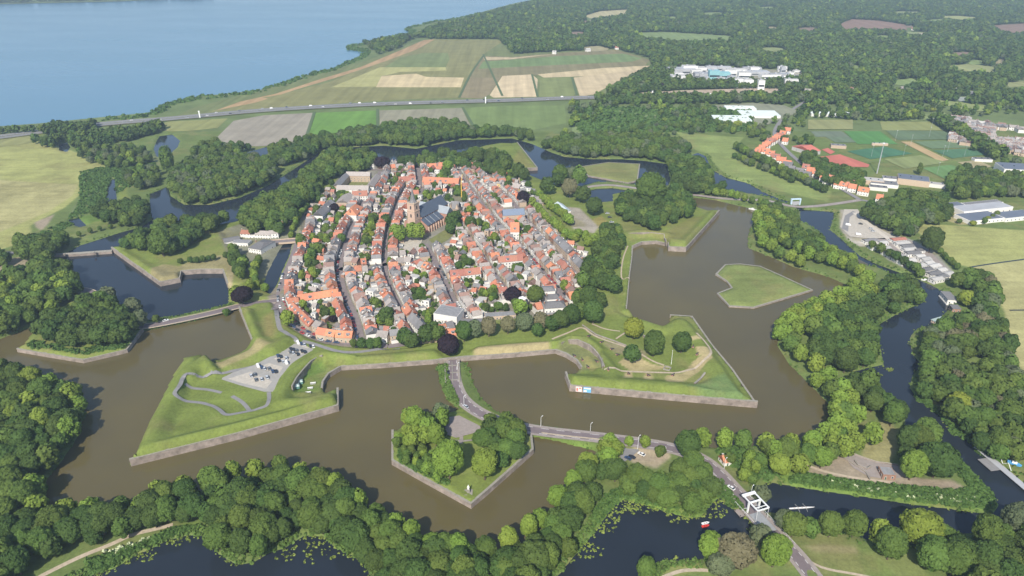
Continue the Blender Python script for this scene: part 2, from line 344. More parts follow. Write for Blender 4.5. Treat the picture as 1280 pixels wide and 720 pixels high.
ppatch([(265,456),(300,445),(325,430),(340,436),(310,452),(276,466)], 3, None, 1, DRY, 3)
# museum bastion
raise_line([(720,474),(780,478),(850,484),(916,495),(892,458),(868,422),(850,402)], 8, 9.0, 3, 8)
raise_line([(800,402),(830,412),(850,402)], 6, 7.5, 1.5, 6)
for p in ([(779,474),(790,474),(790,465),(782,465)], [(804,476),(817,476),(814,466),(806,466)], [(832,480),(850,480),(868,468),(890,452),(886,445),(866,452),(855,466),(832,470)], [(860,431),(876,428),(872,424),(860,426)], [(872,448),(890,446),(885,438),(868,438)], [(773,452),(790,440),(815,455),(840,458),(820,462),(790,465)]):
    ppatch(p, 5.6, None, 1, (0.37,0.31,0.165), 1)
ppatch([(755,415),(800,412),(840,430),(870,450),(850,470),(800,468),(765,462),(745,440)], 6, 5.2, 9)
ppatch([(858,486),(905,470),(935,500),(900,501)], 6, None, 1, (0.125,0.185,0.065), 5)
ppatch([(770,440),(800,447),(812,441),(802,436),(775,430),(752,425),(758,432)], 6, None, 1, (0.22,0.20,0.11), 4)
ppatch([(725,446),(735,444),(748,460),(740,465)], 4, None, 1, (0.25,0.24,0.09), 3)
raise_line([(787,385),(790,345),(796,312)], 6, 6.8, 2, 5)
raise_line([(838,300),(858,302),(892,266)], 7, 8.5, 1.5, 7)
raise_line([(776,293),(800,288),(834,292)], 7, 8, 1.5, 6)
ppatch([(770,280),(835,300),(850,300),(880,270),(862,272),(830,290),(790,288)], 6, None, 1, (0.17,0.175,0.055), 8)
ppatch([(738,275),(752,270),(775,290),(760,300)], 5, None, 1, (0.24,0.21,0.07), 5)
ppatch([(650,185),(668,208),(656,208),(640,200)], 5, None, 1, (0.19,0.19,0.06), 6)
ppatch([(862,480),(892,468),(888,450),(875,432),(905,462),(930,498),(900,496)], 7.5, 7.9, 5)
# left bastion with the dam
raise_line([(150,317),(178,334),(203,348),(218,345)], 5, 6.5, 3, 7)
ppatch([(190,336),(204,330),(225,333),(225,350),(203,355),(188,343)], 5, None, 1, (0.25,0.22,0.11), 3)
ppatch([(225,338),(225,332),(250,322),(285,318),(292,325),(282,338)], 5, None, 1, (0.24,0.215,0.11), 2)
ppatch([(282,338),(292,322),(294,332),(290,355),(286,360)], 5, None, 1, (0.30,0.25,0.15), 2)
# ravelin rims
raise_line([(32,434),(66,440),(105,446),(155,434)], 4, 4.4, 3, 5)
raise_line([(498,548),(498,577),(545,602),(586,624)], 4, 4.2, 2, 4)
# reed and herb banks round the outer canals
BANK = (0.130, 0.200, 0.042)
for n, p in dict(a=[(110,705),(175,680),(215,660),(250,655),(262,668),(240,663),(212,672),(175,692),(140,712),(107,722)],
              b=[(722,690),(757,640),(775,612),(800,612),(830,625),(862,640),(885,622),(900,608),(925,630),(937,648),(900,628),(887,640),(860,652),(802,634),(780,628),(757,650),(740,675)],
              c=[(960,590),(1000,592),(1060,600),(1130,606),(1180,612),(1215,612),(1190,585),(1180,560),(1205,580),(1242,620),(1249,632),(1240,640),(1185,636),(1085,622),(985,607)],
              d=[(1140,470),(1165,505),(1190,530),(1220,555),(1250,575),(1280,600),(1280,610),(1250,590),(1215,560),(1185,540),(1160,515),(1140,500)],
              e=[(583,453),(600,495),(640,520),(700,532),(760,542),(860,552),(860,557),(760,547),(640,529),(600,500),(585,470)],
              f=[(665,545),(745,560),(742,570),(700,556)]).items():
    ppatch(p, 0, None, 1, BANK, 4)
# paddocks and bare ground near the camera
for p, c in (([(1075,575),(1085,540),(1110,520),(1120,540),(1122,560),(1112,580),(1105,582)], (0.24,0.225,0.105)),
             ([(1005,590),(1030,575),(1060,565),(1080,578),(1125,582),(1150,598),(1190,600),(1212,613),(1130,607),(1060,600)], (0.27,0.225,0.165)),
             ([(1020,700),(1045,688),(1070,690),(1100,690),(1140,690),(1160,720),(1160,760),(1030,760)], (0.155,0.185,0.062)),
             ([(1005,683),(1030,680),(1070,684),(1072,692),(1020,690)], (0.25,0.225,0.13)),
             ([(780,565),(795,560),(835,563),(838,572),(820,585),(790,578)], (0.36,0.30,0.22)),
             ([(920,575),(945,578),(965,585),(960,592),(930,590)], (0.26,0.24,0.12)),
             ([(1035,445),(1050,440),(1058,452),(1046,458)], (0.26,0.23,0.13)),
             ([(1190,455),(1215,453),(1222,468),(1200,470)], (0.20,0.22,0.08)),
             ([(815,712),(850,703),(875,705),(878,712),(840,722)], (0.19,0.21,0.07)),
             ([(1035,700),(1100,700),(1120,720),(1050,730)], (0.14,0.185,0.055)),
             # land round the far left canals
             ([(0,178),(50,176),(100,192),(140,212),(120,215),(105,225),(98,245),(80,260),(60,270),(38,282),(40,300),(0,312),(-200,330),(-200,165)], (0.285,0.295,0.105)),
             ([(-200,230),(0,225),(98,231),(90,245),(60,265),(0,290),(-200,310)], (0.325,0.305,0.14)),
             ([(43,278),(68,268),(60,280),(52,288),(45,284)], (0.30,0.25,0.18)),
             ([(0,325),(20,322),(38,320),(55,325),(42,336),(20,340),(0,350),(-100,360),(-100,330)], (0.27,0.235,0.16)),
             ([(95,272),(115,268),(133,280),(125,286),(108,284)], LUSH),
             ([(146,226),(158,224),(160,250),(150,252)], (0.17,0.21,0.05)),
             ([(100,222),(130,215),(180,205),(195,190),(205,205),(140,222),(150,225),(115,262),(98,270),(85,270),(100,245)], (0.125,0.16,0.065)),
             # right hand fields
             ([(1135,280),(1180,281),(1280,288),(1500,300),(1500,345),(1290,322),(1213,334),(1195,330),(1165,305)], (0.285,0.295,0.11)),
             ([(1213,334),(1290,323),(1500,345),(1500,800),(1290,520),(1280,470),(1262,430),(1256,390),(1240,360)], (0.32,0.305,0.14)),
             ([(1190,262),(1215,270),(1235,280),(1200,281),(1185,276)], (0.29,0.26,0.13)),
             ([(845,165),(900,170),(930,172),(918,185),(925,200),(960,215),(1000,225),(1040,240),(1035,252),(1000,245),(960,235),(912,222),(893,205),(885,192),(870,188)], (0.20,0.25,0.08)),
             ([(1050,262),(1062,262),(1078,265),(1110,282),(1130,300),(1110,310),(1075,308),(1060,300),(1050,285)], (0.36,0.33,0.28)),
             ([(1080,300),(1130,296),(1165,310),(1192,340),(1178,352),(1150,345),(1110,325)], (0.26,0.26,0.22)),
             ([(700,262),(724,264),(748,288),(742,296),(716,290)], (0.30,0.27,0.22))):
    ppatch(p, 1.2, None, 1, c, 3)
for P in (CANAL_W, CAN_A, CAN_B, CAN_C, CAN_D, CAN_E, CAN_F):
    water(GP(P))
ROADS = {
 'causeway': ([(566,448),(566,465),(568,480),(574,495),(585,507),(602,518),(622,527),(650,535),(690,541),(730,545),(780,551),(830,558),(862,567),(885,579),(903,596),(918,613),(930,625),(940,636)], 2.0),
 'south': ([(952,650),(962,661),(975,674),(991,690),(1006,708),(1022,730),(1060,780)], 2.0),
 'left': ([(100,362),(112,364),(130,378),(150,398),(176,409),(200,405),(240,397),(275,389),(296,383),(325,378),(345,376)], 2.0),
 'left2': ([(100,362),(92,352),(70,335),(55,325),(40,318),(10,315),(-60,318)], 1.5),
 'north': ([(700,226),(715,234),(722,236),(745,232),(765,231),(800,236),(825,240),(865,243),(900,248),(930,250),(960,250),(990,259),(1020,258),(1050,254),(1075,250)], 1.9)}
for k, (pts, h) in ROADS.items():
    P = GP(pts, h); patch(P, h, 3.0, None, 2, False, 8.5 if k == 'causeway' else 7)
CARPARK = [(367,427),(378,427),(396,437),(380,447),(362,458),(352,472),(344,490),(330,490),(300,482),(272,473),(290,466),(315,458),(340,445),(356,435)]
Pcp = GP(CARPARK, 4); patch(Pcp, 4.0, 3)
# a little natural unevenness
def vnoise(x, y, s, seed):
    r = np.random.default_rng(seed).random((256, 256)); a = x/s; b = y/s; i = np.floor(a).astype(int); j = np.floor(b).astype(int)
    fa = smooth(a-i); fb = smooth(b-j); i &= 255; j &= 255; i2 = (i+1) & 255; j2 = (j+1) & 255
    return (r[j, i]*(1-fa)+r[j, i2]*fa)*(1-fb)+(r[j2, i]*(1-fa)+r[j2, i2]*fa)*fb
Hq = Hh.copy()
Hh += np.where(Hh > 0.8, (vnoise(X, Y, 14, 1)-0.5)*0.25, 0)
CN = 0.82+0.36*vnoise(X, Y, 23, 2)*0.6+0.36*vnoise(X, Y, 7, 3)*0.4
dry = np.clip((vnoise(X, Y, 31, 5)*0.5+vnoise(X, Y, 9, 6)*0.3+vnoise(X, Y, 4, 8)*0.2-0.53)*5, 0, 1)[..., None]*0.5
COL = COL*CN[..., None]; COL = COL*(1-dry)+np.array((0.20, 0.185, 0.075))*dry
def TH(x, y):
    a = min(max((x-gx[0])/GS, 0), NX-2); b = min(max((y-gy[0])/GS, 0), NY-2); i, j = int(a), int(b); fa, fb = a-i, b-j
    return (Hh[j, i]*(1-fa)+Hh[j, i+1]*fa)*(1-fb)+(Hh[j+1, i]*(1-fa)+Hh[j+1, i+1]*fa)*fb
def THq(x, y):
    i = int(min(max((x-gx[0])/GS+.5, 0), NX-1)); j = int(min(max((y-gy[0])/GS+.5, 0), NY-1)); return Hq[j, i]
# pull the grid onto the foot of the walls so that a wall is a real step
XX, YY, ZZ = X.copy(), Y.copy(), Hh.copy()
for (line, P, hw, lab), (s, dl, ins, hw2) in zip(WALLS, dw_snap):
    px, py = X[s], Y[s]; best = np.full(px.shape, 1e9); nx = np.zeros_like(px); ny = np.zeros_like(px); qx = px.copy(); qy = py.copy()
    a2 = sum(P[i][0]*P[(i+1)%len(P)][1]-P[(i+1)%len(P)][0]*P[i][1] for i in range(len(P))); sg = 1 if a2 > 0 else -1
    for i in range(len(line)-1):
        ax, ay = line[i]; bx, by = line[i+1]; vx, vy = bx-ax, by-ay; L = math.hypot(vx, vy)+1e-9
        t = np.clip(((px-ax)*vx+(py-ay)*vy)/L/L, 0, 1); cx, cy = ax+t*vx, ay+t*vy; d = np.hypot(px-cx, py-cy); m = d < best
        best = np.where(m, d, best); qx = np.where(m, cx, qx); qy = np.where(m, cy, qy); nx = np.where(m, -vy/L*sg, nx); ny = np.where(m, vx/L*sg, ny)
    sd = np.where(ins, best, -best)
    lo = (sd > -2.1) & (sd <= 0.45); hi = (sd > 0.45) & (sd < 2.0)
    XX[s] = np.where(lo, qx+nx*0.2, np.where(hi, qx+nx*0.6, XX[s])); YY[s] = np.where(lo, qy+ny*0.2, np.where(hi, qy+ny*0.6, YY[s]))
    ZZ[s] = np.where(lo, -1.2, np.where(hi, hw-0.1, ZZ[s]))
V = np.stack([XX, YY, ZZ], -1).reshape(-1, 3)
idx = np.arange(NX*NY).reshape(NY, NX)
Q = np.stack([idx[:-1, :-1], idx[:-1, 1:], idx[1:, 1:], idx[1:, :-1]], -1).reshape(-1, 4)
# ground material: base colour attribute plus procedural mottling
gm = bpy.data.materials.new('grassland'); gm.use_nodes = True; n = gm.node_tree.nodes; l = gm.node_tree.links; b = n['Principled BSDF']
b.inputs['Roughness'].default_value = 0.95; b.inputs['Specular IOR Level'].default_value = 0.1
at = n.new('ShaderNodeVertexColor'); at.layer_name = 'cover'
tc = n.new('ShaderNodeTexCoord')
def noise_node(sc, det=8, rough=0.7):
    z = n.new('ShaderNodeTexNoise'); z.inputs['Scale'].default_value = sc; z.inputs['Detail'].default_value = det; z.inputs['Roughness'].default_value = rough
    l.new(tc.outputs['Object'], z.inputs['Vector']); return z
n1 = noise_node(0.55, 8, 0.8); n2 = noise_node(0.03, 5)
m1 = n.new('ShaderNodeMapRange'); m1.inputs[1].default_value = .25; m1.inputs[2].default_value = .75; m1.inputs[3].default_value = 0.62; m1.inputs[4].default_value = 1.38; l.new(n1.outputs['Fac'], m1.inputs[0])
m2 = n.new('ShaderNodeMapRange'); m2.inputs[1].default_value = .3; m2.inputs[2].default_value = .7; m2.inputs[3].default_value = 0.88; m2.inputs[4].default_value = 1.12; l.new(n2.outputs['Fac'], m2.inputs[0])
mm = n.new('ShaderNodeMath'); mm.operation = 'MULTIPLY'; l.new(m1.outputs[0], mm.inputs[0]); l.new(m2.outputs[0], mm.inputs[1])
mp_ = n.new('ShaderNodeMapping'); mp_.inputs['Rotation'].default_value = (0, 0, 0.5); mp_.inputs['Scale'].default_value = (0.012, 0.16, 0.1); l.new(tc.outputs['Object'], mp_.inputs[0])
n3 = n.new('ShaderNodeTexNoise'); n3.inputs['Scale'].default_value = 1.0; n3.inputs['Detail'].default_value = 3; l.new(mp_.outputs[0], n3.inputs['Vector'])
m3 = n.new('ShaderNodeMapRange'); m3.inputs[1].default_value = .3; m3.inputs[2].default_value = .7; m3.inputs[3].default_value = 0.9; m3.inputs[4].default_value = 1.1; l.new(n3.outputs['Fac'], m3.inputs[0])
mm0 = mm; mm = n.new('ShaderNodeMath'); mm.operation = 'MULTIPLY'; l.new(mm0.outputs[0], mm.inputs[0]); l.new(m3.outputs[0], mm.inputs[1])
vm = n.new('ShaderNodeVectorMath'); vm.operation = 'SCALE'; l.new(at.outputs['Color'], vm.inputs[0]); l.new(mm.outputs[0], vm.inputs['Scale']); l.new(vm.outputs[0], b.inputs['Base Color'])
me = newquads('terrain', V, Q, gm)
ca = me.color_attributes.new('cover', 'FLOAT_COLOR', 'POINT'); ca.data.foreach_set('color', np.concatenate([COL.reshape(-1, 3), np.ones((NX*NY, 1))], 1).astype(np.float32).ravel())
me.polygons.foreach_set('use_smooth', [True]*len(me.polygons))
tag(obj('ground', me), kind='structure')
print('terrain', time.time()-T0)
# ------------------------------------------------------------------ far land, lake, fields
def flat(name, P, z, m, kind='structure'):
    n = len(P); tri = tessellate_polygon([[Vector((x, y, 0)) for x, y in P]])
    F = []
    for t in tri:
        a, b, c = (P[i] for i in t)
        cr = (b[0]-a[0])*(c[1]-a[1])-(b[1]-a[1])*(c[0]-a[0])
        F.append(tuple(t) if cr > 0 else (t[0], t[2], t[1]))
    me = newmesh(name, [(x, y, z) for x, y in P], F, [m]); o = obj(name, me)
    if kind: tag(o, kind=kind)
    return o
def field_mat(name, c, var=0.14, scale=0.02, stripes=False):
    m = mat(name, c, 0.95, noise=var, scale=scale, spec=0.1)
    n = m.node_tree.nodes; l = m.node_tree.links; b = n['Principled BSDF']; src = b.inputs['Base Color'].links[0].from_socket
    tc = n.new('ShaderNodeTexCoord'); mp = n.new('ShaderNodeMapping'); mp.inputs['Rotation'].default_value = (0, 0, (hash(name) % 3)*0.5+0.3 if False else (sum(map(ord, name)) % 5)*0.35); mp.inputs['Scale'].default_value = (0.10, 0.003, 1)
    nz = n.new('ShaderNodeTexNoise'); nz.inputs['Scale'].default_value = 1.0; nz.inputs['Detail'].default_value = 4
    mr = n.new('ShaderNodeMapRange'); mr.inputs[1].default_value = .3; mr.inputs[2].default_value = .7; mr.inputs[3].default_value = .84; mr.inputs[4].default_value = 1.14
    vm = n.new('ShaderNodeVectorMath'); vm.operation = 'SCALE'
    l.new(tc.outputs['Object'], mp.inputs[0]); l.new(mp.outputs[0], nz.inputs['Vector']); l.new(nz.outputs['Fac'], mr.inputs[0]); l.new(src, vm.inputs[0]); l.new(mr.outputs[0], vm.inputs['Scale']); l.new(vm.outputs[0], b.inputs['Base Color'])
    return m
FARG = mat('far_meadow', (0.125, 0.165, 0.062), 0.95, noise=0.25, scale=0.02, spec=0.1)
SHORE = [(-90,165),(0,158),(50,155),(90,151),(140,146),(200,140),(208,135),(213,130),(232,124),(250,121),(290,117),(325,113),(360,103),(380,96),(400,89),(418,86),(440,77),(452,72),(460,67),(459,62),(448,61),(438,59),(441,56),(455,55),(470,54),(480,48),(500,43),(514,42),(518,38),(511,37),(513,34),(530,30),(545,26),(560,25),(580,21),(600,16),(625,9),(645,4),(665,0),(690,-5),(730,-12)]
sh = GP(SHORE, 0.0); sh[0] = (-2500, 1098); sh[1] = (sh[1][0], 1106)
xe, ye = sh[-1]
flat('shore_meadow', sh+[(xe+200, 5200), (7000, 5200), (7000, 1060), (-2500, 1060)], 1.15, FARG)
for nm, r in (('meadow_left', [(-3500,-600),(-927,-600),(-927,1062),(-3500,1062)]), ('meadow_right', [(927,-600),(4000,-600),(4000,1062),(927,1062)]), ('meadow_behind', [(-928,-600),(928,-600),(928,152),(-928,152)])):
    flat(nm, r, 1.12, FARG)
flat('far_shore', [(-7000,3180),(-2300,3250),(-1750,3420),(-1400,3700),(-900,4100),(-900,5600),(-7000,5600)], 1.1, FARG)
# ------------------------------------------------------------------ water
def water_mat(name, body, rough=0.06, bump=0.15, scale=0.35, streak=False, spec=0.5, col2=None):
    m = bpy.data.materials.new(name); m.use_nodes = True; n = m.node_tree.nodes; l = m.node_tree.links; b = n['Principled BSDF']
    b.inputs['Base Color'].default_value = (*body, 1); b.inputs['Roughness'].default_value = rough; b.inputs['IOR'].default_value = 1.333
    b.inputs['Specular IOR Level'].default_value = spec
    tc = n.new('ShaderNodeTexCoord'); mp = n.new('ShaderNodeMapping'); nz = n.new('ShaderNodeTexNoise'); nz.inputs['Scale'].default_value = scale; nz.inputs['Detail'].default_value = 5
    if streak: mp.inputs['Scale'].default_value = (0.35, 1.0, 1); mp.inputs['Rotation'].default_value = (0, 0, 0.35)
    l.new(tc.outputs['Object'], mp.inputs[0]); l.new(mp.outputs[0], nz.inputs['Vector'])
    bp = n.new('ShaderNodeBump'); bp.inputs['Strength'].default_value = bump; bp.inputs['Distance'].default_value = 0.6 if streak else 0.25
    l.new(nz.outputs['Fac'], bp.inputs['Height']); l.new(bp.outputs[0], b.inputs['Normal'])
    z2 = n.new('ShaderNodeTexNoise'); z2.inputs['Scale'].default_value = 0.006 if streak else 0.012; z2.inputs['Detail'].default_value = 5
    l.new(mp.outputs[0], z2.inputs['Vector'])
    mr = n.new('ShaderNodeMapRange'); mr.inputs[1].default_value = .3; mr.inputs[2].default_value = .7
    l.new(z2.outputs['Fac'], mr.inputs[0])
    mx = n.new('ShaderNodeMix'); mx.data_type = 'RGBA'; c2 = col2 or tuple(x*1.25 for x in body)
    rr = n.new('ShaderNodeMapRange'); rr.inputs[1].default_value = .35; rr.inputs[2].default_value = .65; rr.inputs[3].default_value = rough*(.9 if streak else .5); rr.inputs[4].default_value = rough*(1.12 if streak else 2.0); l.new(z2.outputs['Fac'], rr.inputs[0]); l.new(rr.outputs[0], b.inputs['Roughness'])
    mx.inputs['A'].default_value = (*body, 1); mx.inputs['B'].default_value = (*c2, 1)
    l.new(mr.outputs[0], mx.inputs['Factor']); l.new(mx.outputs['Result'], b.inputs['Base Color'])
    return m
W_BROWN = water_mat('silty_moat_water', (0.110, 0.091, 0.036), 0.08, 0.16, 0.6, col2=(0.082, 0.070, 0.036))
W_BLUE = water_mat('clear_moat_water', (0.015, 0.020, 0.028), 0.05, 0.14, 0.5)
W_LAKE = water_mat('lake_water', (0.075, 0.180, 0.275), 0.22, 0.55, 0.06, True, col2=(0.090, 0.195, 0.280))
flat('lake_water', [(-7000,1065),(7000,1065),(7000,6000),(-7000,6000)], 0.0, W_LAKE)
flat('outer_moat_water', [(-2000,100),(2000,100),(2000,1063),(-2000,1063)], 0.0, W_BLUE)
BROWN = GP([(-160,440),(0,405),(60,375),(112,366),(150,390),(178,409),(200,406),(240,399),(290,385),(340,372),(420,330),(600,300),(740,262),(800,250),(860,247),(900,249),(950,256),(1000,285),(1085,330),(1080,368),(1040,385),(1000,410),(990,440),(1030,480),(1060,520),(1050,552),(1000,575),(900,568),(860,565),(800,562),(760,566),(750,590),(710,640),(660,690),(600,712),(540,706),(470,672),(400,630),(330,612),(230,640),(120,665),(60,678),(20,650),(30,600),(70,550),(70,500),(-160,470)])
flat('inner_moat_water', BROWN, 0.035, W_BROWN)
# ------------------------------------------------------------------ fields far off
FIELDS = [
 ([(240,135),(300,119),(340,109),(400,92),(460,75),(520,52),(545,49),(623,49),(640,68),(770,61),(813,74),(818,86),(745,122),(470,127),(330,136),(215,148)], (0.150,0.175,0.070)),
 ([(300,128),(330,123),(410,103),(500,67),(540,49),(622,50),(628,52),(604,68),(586,97),(574,121),(470,126),(380,132),(260,140)], (0.205,0.20,0.085)),
 ([(300,127),(345,117),(400,99),(450,84),(500,63),(530,50),(544,49),(520,62),(480,77),(430,94),(370,112),(320,128),(270,138)], (0.36,0.245,0.13)),
 ([(480,84),(500,72),(530,66),(560,66),(562,74),(557,84)], (0.165,0.20,0.08)),
 ([(414,109),(475,84),(557,84),(558,88),(500,90),(478,95),(470,108)], (0.34,0.33,0.14)),
 ([(470,109),(477,95),(520,92),(533,96),(580,97),(576,109)], (0.50,0.41,0.24)),
 ([(328,122),(400,110),(576,110),(573,122),(470,125),(380,130)], (0.20,0.195,0.082)),
 ([(586,98),(604,70),(640,71),(700,66),(770,62),(812,75),(805,84),(740,92),(640,95),(626,97)], (0.20,0.18,0.095)),
 ([(604,77),(700,70),(780,67),(803,73),(790,77),(700,81),(598,86)], (0.155,0.215,0.085)),
 ([(604,71),(640,72),(700,67),(672,70),(640,74),(605,75)], (0.45,0.37,0.23)),
 ([(588,97),(626,97),(612,118),(602,123),(574,122)], (0.225,0.19,0.11)),
 ([(628,95),(665,93),(672,99),(671,121),(617,122),(612,119)], (0.54,0.44,0.28)),
 ([(672,93),(755,85),(812,82),(808,88),(740,95),(680,97)], (0.50,0.41,0.25)),
 ([(676,98),(715,96),(721,115),(716,121),(673,121)], (0.19,0.22,0.085)),
 ([(717,97),(800,87),(742,118),(725,121),(722,112)], (0.46,0.375,0.235)),
 ([(272,171),(292,151),(330,144),(393,141),(386,165),(370,180),(320,183),(280,180)], (0.275,0.25,0.20)),
 ([(386,168),(395,141),(470,138),(471,150),(470,162),(440,170)], (0.125,0.235,0.05)),
 ([(474,138),(577,135),(588,157),(560,165),(475,160)], (0.245,0.235,0.165)),
 ([(579,135),(640,132),(706,132),(708,154),(640,168),(592,160)], (0.155,0.21,0.075)),
 ([(185,162),(210,152),(285,148),(272,160),(235,164),(205,164)], (0.225,0.235,0.09)),
 ([(-90,172),(0,173),(40,168),(45,178),(0,184),(-90,196)], (0.22,0.225,0.09)),
 ([(730,20),(750,14),(785,12),(784,17),(760,21),(738,23)], (0.40,0.36,0.20)),
 ([(793,41),(830,40),(915,45),(912,50),(850,51),(810,47)], (0.185,0.245,0.095)),
 ([(1183,83),(1210,80),(1246,84),(1243,91),(1200,89)], (0.26,0.28,0.12)),
 ([(1255,104),(1290,100),(1290,108),(1262,109)], (0.25,0.27,0.12)),
 ([(1050,30),(1065,24),(1100,26),(1132,31),(1134,38),(1080,36),(1055,37)], (0.24,0.16,0.12)),
 ([(1238,32),(1290,29),(1290,41),(1258,41)], (0.23,0.16,0.12)),
 ([(1172,20),(1200,20),(1222,22),(1216,25),(1190,25)], (0.30,0.32,0.13)),
 ([(1115,101),(1140,98),(1150,104),(1130,107),(1117,106)], (0.20,0.27,0.10)),
 ([(1155,124),(1200,128),(1235,133),(1230,140),(1200,137)], (0.23,0.27,0.10)),
 ([(1130,145),(1180,141),(1192,148),(1140,152)], (0.19,0.24,0.09)),
 ([(1230,122),(1290,121),(1290,128),(1240,128)], (0.20,0.22,0.10)),
 ([(1190,122),(1215,121),(1230,126),(1200,127)], (0.30,0.33,0.30)),
 ([(780,121),(800,116),(860,113),(970,110),(987,112),(960,117),(860,119)], (0.41,0.335,0.25)),
 ([(840,103),(842,88),(880,83),(980,88),(1003,91),(1003,101),(960,106),(900,106)], (0.26,0.25,0.19)),
 ([(870,97),(905,98),(905,104),(872,104)], (0.20,0.24,0.11)),
 ([(888,132),(940,129),(980,132),(1000,140),(960,156),(910,160),(885,150)], (0.22,0.23,0.16)),
 ([(715,160),(770,150),(820,147),(830,155),(760,164),(745,176),(715,178)], (0.165,0.215,0.085)),
 ([(760,135),(830,140),(820,146),(740,156)], (0.15,0.20,0.075)),
 ([(1010,150),(1066,150),(1066,162),(1010,162)], (0.24,0.25,0.11)),
]
fr = random.Random(11)
for q_ in range(26):
    u0, v0 = fr.uniform(700, 1290), fr.uniform(9, 104); hw0 = fr.uniform(5, 20); hh0 = (1.0+v0*.022)*fr.uniform(.7, 1.5); n0 = 9
    if 815 < u0 < 1020 and 72 < v0 < 125: continue
    FIELDS.insert(26, ([(u0+hw0*math.cos(6.283*i/n0)*fr.uniform(.7, 1.2), v0+hh0*math.sin(6.283*i/n0)*fr.uniform(.7, 1.2)) for i in range(n0)], fr.choice([(0.22,0.26,0.11), (0.19,0.25,0.09), (0.30,0.27,0.16), (0.23,0.17,0.13)])))
for i, (p, c) in enumerate(FIELDS):
    P = GP(p, 1.3); m = field_mat('field_cover_%d' % i, c, 0.13, 0.03)
    flat('field', P, 1.20+0.012*i, m)
# grass pitches and courts on the right (they lie just beyond or inside the relief grid)
PITCH_SPEC = [
 ([(1100,152),(1162,152),(1182,163),(1103,163)], (0.225,0.245,0.095), 'rough grass training field behind the sports pitches'),
 ([(1013,164),(1052,164),(1062,171),(1020,171)], (0.145,0.18,0.125), None), ([(1032,171),(1062,171),(1070,178),(1044,178)], (0.12,0.16,0.10), None),
 ([(1055,164),(1100,164),(1122,180),(1072,180)], (0.085,0.205,0.06), None), ([(1059,189),(1105,183),(1141,192),(1088,199)], (0.06,0.155,0.085), None),
 ([(1107,163),(1186,164),(1197,174),(1122,175)], (0.115,0.165,0.09), None), ([(1142,177),(1203,175),(1223,184),(1165,186)], (0.13,0.19,0.10), None),
 ([(1166,188),(1225,185),(1243,192),(1190,198)], (0.075,0.16,0.085), None), ([(1126,177),(1139,177),(1186,200),(1175,202)], (0.40,0.295,0.155), None),
 ([(1105,199),(1151,194),(1184,203),(1131,211)], (0.20,0.235,0.095), None), ([(1153,210),(1188,206),(1219,215),(1182,224)], (0.125,0.225,0.08), None),
 ([(1197,203),(1221,200),(1240,208),(1222,213)], (0.34,0.30,0.17), None),
 ([(1025,196),(1050,193),(1087,206),(1085,209),(1040,208)], (0.45,0.15,0.115), None), ([(1027,187),(1035,185),(1044,190),(1038,193)], (0.45,0.15,0.115), None)]
for i, (p, c, _) in enumerate(PITCH_SPEC):
    flat('tennis_court' if c[0] > .44 else 'sports_pitch', GP(p, 1.6), 1.62+0.012*i, field_mat('pitch_%d' % i, c, 0.08, 0.05))
# ------------------------------------------------------------------ ribbons draped on the land
def resample(P, step):
    out = [P[0]]
    for a, b in zip(P[:-1], P[1:]):
        L = math.hypot(b[0]-a[0], b[1]-a[1]); k = max(1, int(L/step))
        out += [(a[0]+(b[0]-a[0])*i/k, a[1]+(b[1]-a[1])*i/k) for i in range(1, k+1)]
    return out
def chaikin(P, n=2):
    for _ in range(n):
        Q_ = [P[0]]
        for a, b in zip(P[:-1], P[1:]): Q_ += [(a[0]*.75+b[0]*.25, a[1]*.75+b[1]*.25), (a[0]*.25+b[0]*.75, a[1]*.25+b[1]*.75)]
        P = Q_+[P[-1]]
    return P
def normals(P):
    N = []
    for i in range(len(P)):
        a = P[max(0, i-1)]; b = P[min(len(P)-1, i+1)]; dx, dy = b[0]-a[0], b[1]-a[1]; L = math.hypot(dx, dy)+1e-9; N.append((-dy/L, dx/L))
    return N
def ribbon(name, P, off, width, m, dz=0.12, h=None, step=4, kind='structure', dash=None, curve=True):
    if curve: P = chaikin(P)
    P = resample(P, step); N = normals(P); V, F = [], []
    for (x, y), (nx_, ny_) in zip(P, N):
        for o in (off-width/2, off+width/2):
            a, b = x+nx_*o, y+ny_*o
            z = (h if h is not None else max(TH(a, y+ny_*o), TH(x+nx_*off, y+ny_*off)))+dz
            V.append((a, b, z))
    for i in range(len(P)-1):
        if dash and i % dash[1] >= dash[0]: continue
        F.append((2*i, 2*i+2, 2*i+3, 2*i+1)[::-1])
    me = newmesh(name, V, F, [m]); o = obj(name, me)
    if kind: tag(o, kind=kind)
    return o
RW = {k: GP(v[0], v[1]) for k, v in ROADS.items()}
for k in ('causeway', 'south'):
    P = RW[k]
    ribbon('pavement', P, 4.0, 2.2, PAVE, 0.20, 2.0); ribbon('pavement', P, -4.0, 1.8, PAVE, 0.20, 2.0)
    ribbon('road', P, 0, 6.4, ASPH, 0.10, 2.0)
    ribbon('road_marking', P, 2.6, 0.22, PAINT, 0.112, 2.0, 3, dash=(1, 2)); ribbon('road_marking', P, -2.6, 0.22, PAINT, 0.112, 2.0, 3, dash=(1, 2))
ribbon('road', RW['left'], 0, 6.0, ASPH, 0.10, 2.0); ribbon('pavement', RW['left'], -3.9, 1.6, SAND, 0.16, 2.0); ribbon('pavement', RW['left'], 3.9, 1.2, SAND, 0.16, 2.0)
ribbon('road', RW['left2'], 0, 5, GREYP, 0.12, None)
ribbon('road', RW['north'], 0, 6.5, PAVE, 0.14, 1.9); ribbon('road_marking', RW['north'], 0, 0.3, PAINT, 0.16, 1.9, 4, dash=(1, 3))
